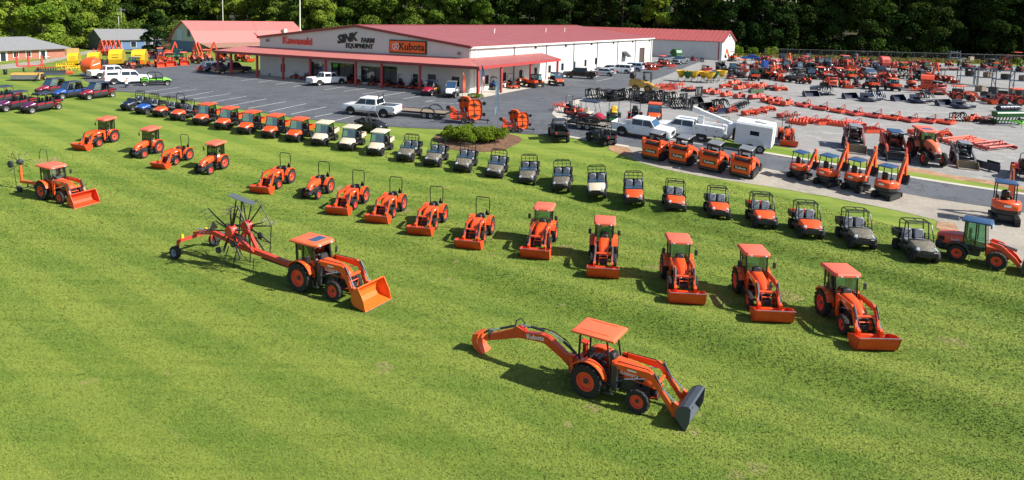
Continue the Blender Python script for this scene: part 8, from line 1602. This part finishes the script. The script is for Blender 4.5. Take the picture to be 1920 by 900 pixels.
# ---- far machines
far = [
 ((1322, 143), track_loader, (RED, False, GREY, CHAR, False), 100, 'red track loader behind the yellow spreaders', 'track loader'),
 ((1374, 138), utv, ('roof', BLACKM, BLACKM, CHAR), -100, 'black roofed utility vehicle beyond the yellow spreaders', 'utility vehicle'),
 ((1373, 115), mini_excavator, (ORANGE, BLACK), -150, 'orange excavator at the corner of the annex', 'excavator'),
 ((1302, 114), zero_turn, (RED,), -60, 'red mower against the annex gable', 'mower'),
 ((1316, 117), fork_frame, (), 30, 'black pallet fork in front of the annex gable', 'attachment'),
 ((1231, 127), disc_harrow, (2.4, RED), -60, 'red disc harrow parked at the store side', 'harrow'),
 ((1217, 130), tractor, ('L', 'rops', True, RED), -70, 'red loader tractor parked at the store side', 'tractor'),
 ((1245, 124), tractor, ('L', 'canopy', True, RED), -60, 'red canopy tractor beside the grey pickups', 'tractor'),
 ((1203, 131), zero_turn, (RED,), 60, 'red mower beside the pale car', 'mower'),
 ((1261, 129), cultivator, (RED,), -60, 'red cultivator in front of the grey pickup', 'implement'),
 ((1370, 148), zero_turn, (RED,), -95, 'red mower in front of the black utility vehicle', 'mower'),
 ((1393, 146), zero_turn, (DKRED,), -85, 'dark red mower left of the orange utility vehicle', 'mower'),
 ((1413, 151), utv, ('roof', BUCKETR, None, BLACKM), 85, 'orange utility vehicle seen from behind in the far lot', 'utility vehicle'),
 ((1440, 148), mini_excavator, (ORANGE, BLUEC), -70, 'orange excavator with blue canopy in the far lot', 'excavator'),
 ((1461, 151), tractor, ('S', 'rops', True), -100, 'small loader tractor right of the far blue-canopy excavator', 'tractor'),
 ((1482, 154), utv, ('cage', NAVY), 95, 'dark open utility vehicle with lime top behind the tillers', 'utility vehicle'),
 ((1508, 157), tractor, ('S', 'rops', False), 95, 'small orange tractor left of the red-backed track loader', 'tractor'),
 ((1519, 148), utv, ('roof', BLACKM, BLACKM, BLACKM), -95, 'black utility vehicle behind the small orange tractor', 'utility vehicle'),
 ((1555, 163), track_loader, (REDO, False, GREY, CHAR, False), 88, 'orange-red track loader seen from behind in the far row', 'track loader'),
 ((1584, 164), tractor, ('S', 'rops', True), -95, 'small loader tractor right of the far track loader', 'tractor'),
 ((1608, 163), zero_turn, (DKRED,), -90, 'dark red mower between far tractor and utility vehicles', 'mower'),
 ((1632, 167), utv, ('roof', BUCKETR, None, NAVY), 92, 'red-tailgate utility vehicle with navy roof in the far row', 'utility vehicle'),
 ((1673, 170), utv, ('roof', BUCKETR, BUCKETR, ORANGEF), 90, 'red-tailgate utility vehicle with orange roof in the far row', 'utility vehicle'),
 ((1655, 163), tractor, ('L', 'rops', False, DKRED), -90, 'dark red tractor between the two red-tailgate vehicles', 'tractor'),
 ((1707, 166), mini_excavator, (REDO, GREY), 75, 'orange excavator with grey canopy in the far row', 'excavator'),
 ((1716, 174), cultivator, (REDO,), -80, 'orange cultivator in front of the grey-canopy excavator', 'implement'),
 ((1737, 171), baler, (REDO, RED), 60, 'red baler left of the big red track loader', 'baler'),
 ((1756, 177), track_loader, (RED, False, GREY, CHAR, False), 85, 'big red track loader seen from behind at right', 'track loader'),
 ((1586, 128), tractor, ('XX', 'cab', True), -95, 'tall orange cab tractor standing over the far rows', 'tractor'),
 ((1553, 130), tractor, ('X', 'cab', False, NAVY, BLACKM), -95, 'dark cab tractor left of the tall orange one', 'tractor'),
 ((1528, 124), tiller, (3.0, ORANGE), -90, 'wide bright orange implement in the far row', 'tiller'),
 ((1622, 120), cultivator, (RED, 9), -90, 'red cultivator right of the tall orange tractor', 'implement'),
 ((1641, 121), disc_harrow, (2.4, RED), -80, 'red disc harrow beyond the tall orange tractor', 'harrow'),
 ((1656, 127), baler, (RED, RED), 90, 'pale red baler at the edge of the far lot', 'baler'),
 ((1718, 119), spare_bucket, (NAVY, 3.0), -90, 'dark blue bucket on the bank below the fence', 'bucket'),
 ((1602, 141), tractor, ('M', 'rops', True), -90, 'orange loader tractor in front of the tall one', 'tractor'),
 ((1628, 144), road_vehicle, ('suv', GREY), -95, 'grey van-like vehicle behind the navy-roof vehicle', 'car'),
 ((1648, 141), road_vehicle, ('pickup', NAVY), 90, 'navy truck behind the orange-roof vehicle', 'pickup'),
 ((1693, 147), trailer, ('gate', 3.6), 20, 'low mesh trailer behind the orange-roof vehicle', 'trailer'),
 ((1740, 148), mini_excavator, (REDO, GREY), -60, 'orange excavator with bent boom near the racks', 'excavator'),
 ((1775, 154), tractor, ('S', 'rops', True, REDO), -80, 'small loader tractor in front of the racks', 'tractor'),
 ((1505, 118), tractor, ('M', 'rops', True, RED), -95, 'red roll-bar tractor in the farthest row', 'tractor'),
 ((1490, 127), tractor, ('L', 'rops', True, RED), -90, 'red loader tractor left of the wide orange implement', 'tractor'),
 ((1469, 124), mini_excavator, (ORANGE, BLACK), -60, 'small orange excavator left in the far rows', 'excavator'),
 ((1414, 131), tractor, ('L', 'rops', True, DKRED), -95, 'dark red loader tractor left of the blue stack', 'tractor'),
 ((1433, 131), pallet_crate, (BLUE, 1.2, 2.0), 10, 'upright blue tank crate in the far lot', 'crate'),
 ((1407, 113), road_vehicle, ('sedan', BLUE), 160, 'blue car at the back of the lot beside the annex', 'car'),
 ((1900, 114), tractor, ('X', 'canopy', True, RED), 165, 'red loader tractor in the far right corner below the wood', 'tractor'),
 ((1866, 116), pallet_crate, (NAVY, 1.2, 1.0), 30, 'dark barrel crate at the far right bank', 'crate'),
 ((1845, 117), pallet_crate, (BLACKM, 1.2, 1.2), 10, 'black crate at the far right bank', 'crate'),
 ((1820, 117), pallet_crate, (CREAM, 1.0, 1.6), 0, 'pale stacked crate on the bank', 'crate'),
 ((1787, 118), storage_rack, (), 5, 'steel platform frame below the fence', 'rack'),
]
for pt, f, a, hd, lab, cat in far: put(inst(f, *a), pt, hd, lab, cat, 'machines in the far lot')
# stock racks with tractors on their shelves
for i, (px, py) in enumerate(((1812, 158), (1846, 161), (1879, 165), (1913, 168))):
    put(inst(storage_rack), (px, py), -8, 'steel stock rack, %s from the left at the far right' % _ORD[i], 'rack', 'stock racks', 1.05)
    p = P(px, py)
    q = inst(zero_turn, RED, BLACK, True); seat(q, p, -20 + i*9); q.location.z += 3.18; tag(q, 'red mower on the top shelf of stock rack, %s from the left' % _ORD[i], 'mower', 'mowers on the racks')
    q = inst(pallet_crate, WOOD if i % 2 else BLACKM, 1.0, .9); seat(q, p + Vector((.4, 0, 0)), 15); q.location.z += 1.6; tag(q, '%s crate on the middle shelf of rack, %s from the left' % ('wooden' if i % 2 else 'black', _ORD[i]), 'crate', 'crates on the racks')
back_row = [(1448, 116), (1459, 117), (1478, 117), (1520, 117), (1538, 117), (1421, 113)]
for i, (px, py) in enumerate(back_row): put(inst([box_blade, tiller, rotary_cutter][i % 3], 2.0, [RED, REDO][i % 2]), (px, py), -80 + i*13, 'small red implement along the back bank, %s of six' % _ORD[i], 'implement', 'implements along the back bank')
crs = [(1795, 176), (1838, 172), (1862, 176), (1880, 180), (1901, 178), (1915, 183), (1848, 182)]
for i, (px, py) in enumerate(crs): put(inst(pallet_crate, [BLACKM, WOOD, CHAR][i % 3], 1.2, .8+.15*(i % 3)), (px, py), i*20, '%s crate on the ground before the racks, %s of seven' % (['black', 'wooden', 'charcoal'][i % 3], _ORD[i]), 'crate', 'crates before the racks')
# ---- the left yard
for i, (px, py, s_) in enumerate(((142, 124, 1.0), (180, 126, 1.0), (222, 125, 1.15), (264, 126, 1.15))):
    put(inst(baler), (px, py), 105, 'yellow round baler with slotted tailgate, %s from the left' % _ORD[i], 'baler', 'yellow balers', s_)
put(inst(round_baler_orange), (176, 143), 75, 'big round orange baler behind the white pickups', 'baler', None, 1.1)
put(inst(mower_conditioner), (52, 151), -78, 'yellow mower-conditioner with grey curtain alone on the lawn', 'hay mower', None, 1.0)
put(inst(folded_tedder), (58, 134), -60, 'red folded tedder with upright rotor columns on the lawn', 'hay tedder', None, 1.15)
put(inst(disc_harrow, 2.6, RED), (86, 133), -70, 'red disc implement beside the folded tedder', 'harrow')
put(inst(cultivator, YELLOW, 9), (122, 132), -60, 'yellow hay rake frame left of the balers', 'hay rake', None, 1.3)
put(inst(cultivator, YELLOW, 9), (138, 134), -50, 'second yellow hay rake frame in front of the balers', 'hay rake', None, 1.1)
put(inst(snow_blade, mat('dark disc mower curtain', (.06, .07, .10), .6), 4.4), (95, 141), -78, 'long disc mower with dark curtain on the yard edge', 'hay mower')
put(inst(rotary_cutter, 2.4, REDO), (122, 139), -60, 'orange-red mower end beside the dark curtain', 'mower deck')
for i, (px, py) in enumerate(((184, 104), (192, 104), (200, 104), (208, 104), (217, 104))):
    put(inst(backhoe_attachment), (px, py), -20, 'upright orange backhoe arm, %s of five behind the yellow balers' % _ORD[i], 'backhoe', 'upright backhoe arms', 1.15)
ly = [
 ((252, 129), utv, ('roof', ORANGE, None, GREY), -95, 'orange utility vehicle with grey roof in front of the yellow balers', 'utility vehicle'),
 ((240, 133), zero_turn, (REDO,), -95, 'orange mower left of the grey-roof utility vehicle', 'mower'),
 ((278, 126), cultivator, (REDO,), -80, 'orange tined implement at the foot of the last baler', 'implement'),
 ((300, 125), tractor, ('L', 'rops', True, REDO, PINKROOF, 'flat'), -55, 'red loader tractor nearest the yellow balers', 'tractor'),
 ((318, 123), tractor, ('M', 'canopy', True, REDO, PINKROOF, 'flat'), -58, 'red canopy tractor with lowered bucket in the left yard', 'tractor'),
 ((345, 121), tractor, ('L', 'canopy', True, REDO, PINKROOF, 'flat'), -60, 'red canopy loader tractor right of the lowered bucket one', 'tractor'),
 ((373, 119), tractor, ('M', 'rops', False, REDO), -35, 'red tractor side-on beside the canopy end', 'tractor'),
 ((388, 116), tractor, ('M', 'canopy', False, REDO), -45, 'red canopy tractor under the left canopy wing', 'tractor'),
 ((316, 104), mini_excavator, (REDO, RED), 20, 'red excavator with raised arm in front of the blue barn wall', 'excavator'),
 ((360, 112), backhoe_attachment, (), -20, 'orange backhoe arm curled above the yard tractors', 'backhoe'),
 ((380, 111), backhoe_attachment, (), 160, 'orange backhoe arm left of the brown shed roof', 'backhoe'),
 ((392, 110), backhoe_attachment, (), 10, 'orange backhoe arm beside the canopy corner', 'backhoe'),
 ((287, 112), track_loader, (RED, False, GREY, CHAR, False), -60, 'red loader behind the yard tractors', 'track loader'),
 ((302, 111), tractor, ('M', 'cab', True, RED), -60, 'red cab tractor behind the yard tractors', 'tractor'),
 ((335, 112), utv, ('roof', GREEN), -80, 'green roofed vehicle behind the red tractors', 'utility vehicle'),
 ((418, 116), track_loader, (ORANGE, False, BLUEC, CHAR, False), -30, 'orange track loader under the left canopy wing', 'track loader'),
 ((455, 115), tractor, ('M', 'rops', True), -35, 'orange loader tractor behind the canopy posts at left', 'tractor'),
 ((375, 134), tiller, (1.0, REDO), -60, 'small orange tiller beside the slate blue car', 'tiller'),
 ((205, 124), tractor, ('S', 'rops', False, PURPLE), 80, 'dark tractor between two yellow balers', 'tractor'),
]
for pt, f, a, hd, lab, cat in ly: put(inst(f, *a), pt, hd, lab, cat, 'machines in the left yard')
pt_ = thing('patio_table', P(88, 112)); part('top', TRIMW, pt_, ('cyl', (0, 0, .72), (0, 0, .76), .6, 14)); part('pedestal', TRIMW, pt_, ('cyl', (0, 0, 0), (0, 0, .72), .06, 6)); tag(pt_, 'white patio table behind the brick house', 'table')
rp = thing('stump_post', P(10, 140)); part('post', BLACKM, rp, ('bb', -.2, .2, -.2, .2, -.1, .75, .04)); part('cap', CHAR, rp, ('bb', -.24, .24, -.24, .24, .75, .82)); tag(rp, 'short dark post on the lawn by the gravel track', 'post')
# ---- more machines standing in close rows at the back of the lot
fill_kinds = [(tractor, ('L', 'rops', True, RED), 'red loader tractor', 'tractor'), (zero_turn, (RED,), 'red mower', 'mower'), (utv, ('roof', BLACKM, BLACKM, CHAR), 'black utility vehicle', 'utility vehicle'), (tractor, ('S', 'rops', False), 'small orange tractor', 'tractor'), (tractor, ('M', 'rops', True), 'orange loader tractor', 'tractor'), (utv, ('cage', NAVY), 'navy open utility vehicle', 'utility vehicle'), (zero_turn, (DKRED,), 'dark red mower', 'mower'), (mini_excavator, (REDO, GREY), 'orange excavator', 'excavator'), (tractor, ('M', 'cab', False, DKRED, BLACKM), 'dark cab tractor', 'tractor'), (track_loader, (CHAR, True, GREY, CHAR, False), 'charcoal skid steer', 'skid steer'), (tractor, ('L', 'rops', True, DKRED), 'dark red loader tractor', 'tractor'), (disc_harrow, (2.4, RED), 'red disc harrow', 'harrow'), (utv, ('roof', ORANGE), 'orange roofed utility vehicle', 'utility vehicle'), (tractor, ('M', 'canopy', True, RED), 'red canopy tractor', 'tractor')]
fr_ = random.Random(31); seen_ = {}
for rname, y0, y1, xs_, hd in (('farthest', 113, 119, [1437, 1467, 1492, 1514, 1536, 1560, 1604, 1634], -90), ('second farthest', 123, 128, [1398, 1424, 1446, 1512, 1537, 1568, 1604, 1621, 1640, 1674], -92), ('third farthest', 133, 139, [1352, 1390, 1432, 1454, 1474, 1497, 1519, 1540, 1563, 1581, 1622, 1668, 1716], -88), ('fourth farthest', 146, 152, [1384, 1427, 1449, 1495, 1534, 1551, 1568, 1592, 1616, 1662, 1725, 1757], 92), ('inner right', 0, 0, [1693, 1735, 1762, 1786, 1812, 1838, 1866, 1890, 1913], 85), ('outer right', 0, 0, [1688, 1706, 1732, 1756, 1780, 1806, 1858, 1884], -95)):
    for j, px in enumerate(xs_):
        f, a, nm, cat = fill_kinds[fr_.randrange(len(fill_kinds))]; py = y0 + (y1-y0)*(px-1350)/370 + fr_.uniform(-1, 1)
        if rname == 'inner right': py = 133 + fr_.uniform(-1.5, 1.5)
        if rname == 'outer right': py = 125 + fr_.uniform(-1.5, 1.5)
        put(inst(f, *a), (px, py), hd + fr_.uniform(-14, 14), '%s, %s from left in the %s packed row' % (nm, _ORD[j], rname), cat, 'packed rows at the back of the lot')
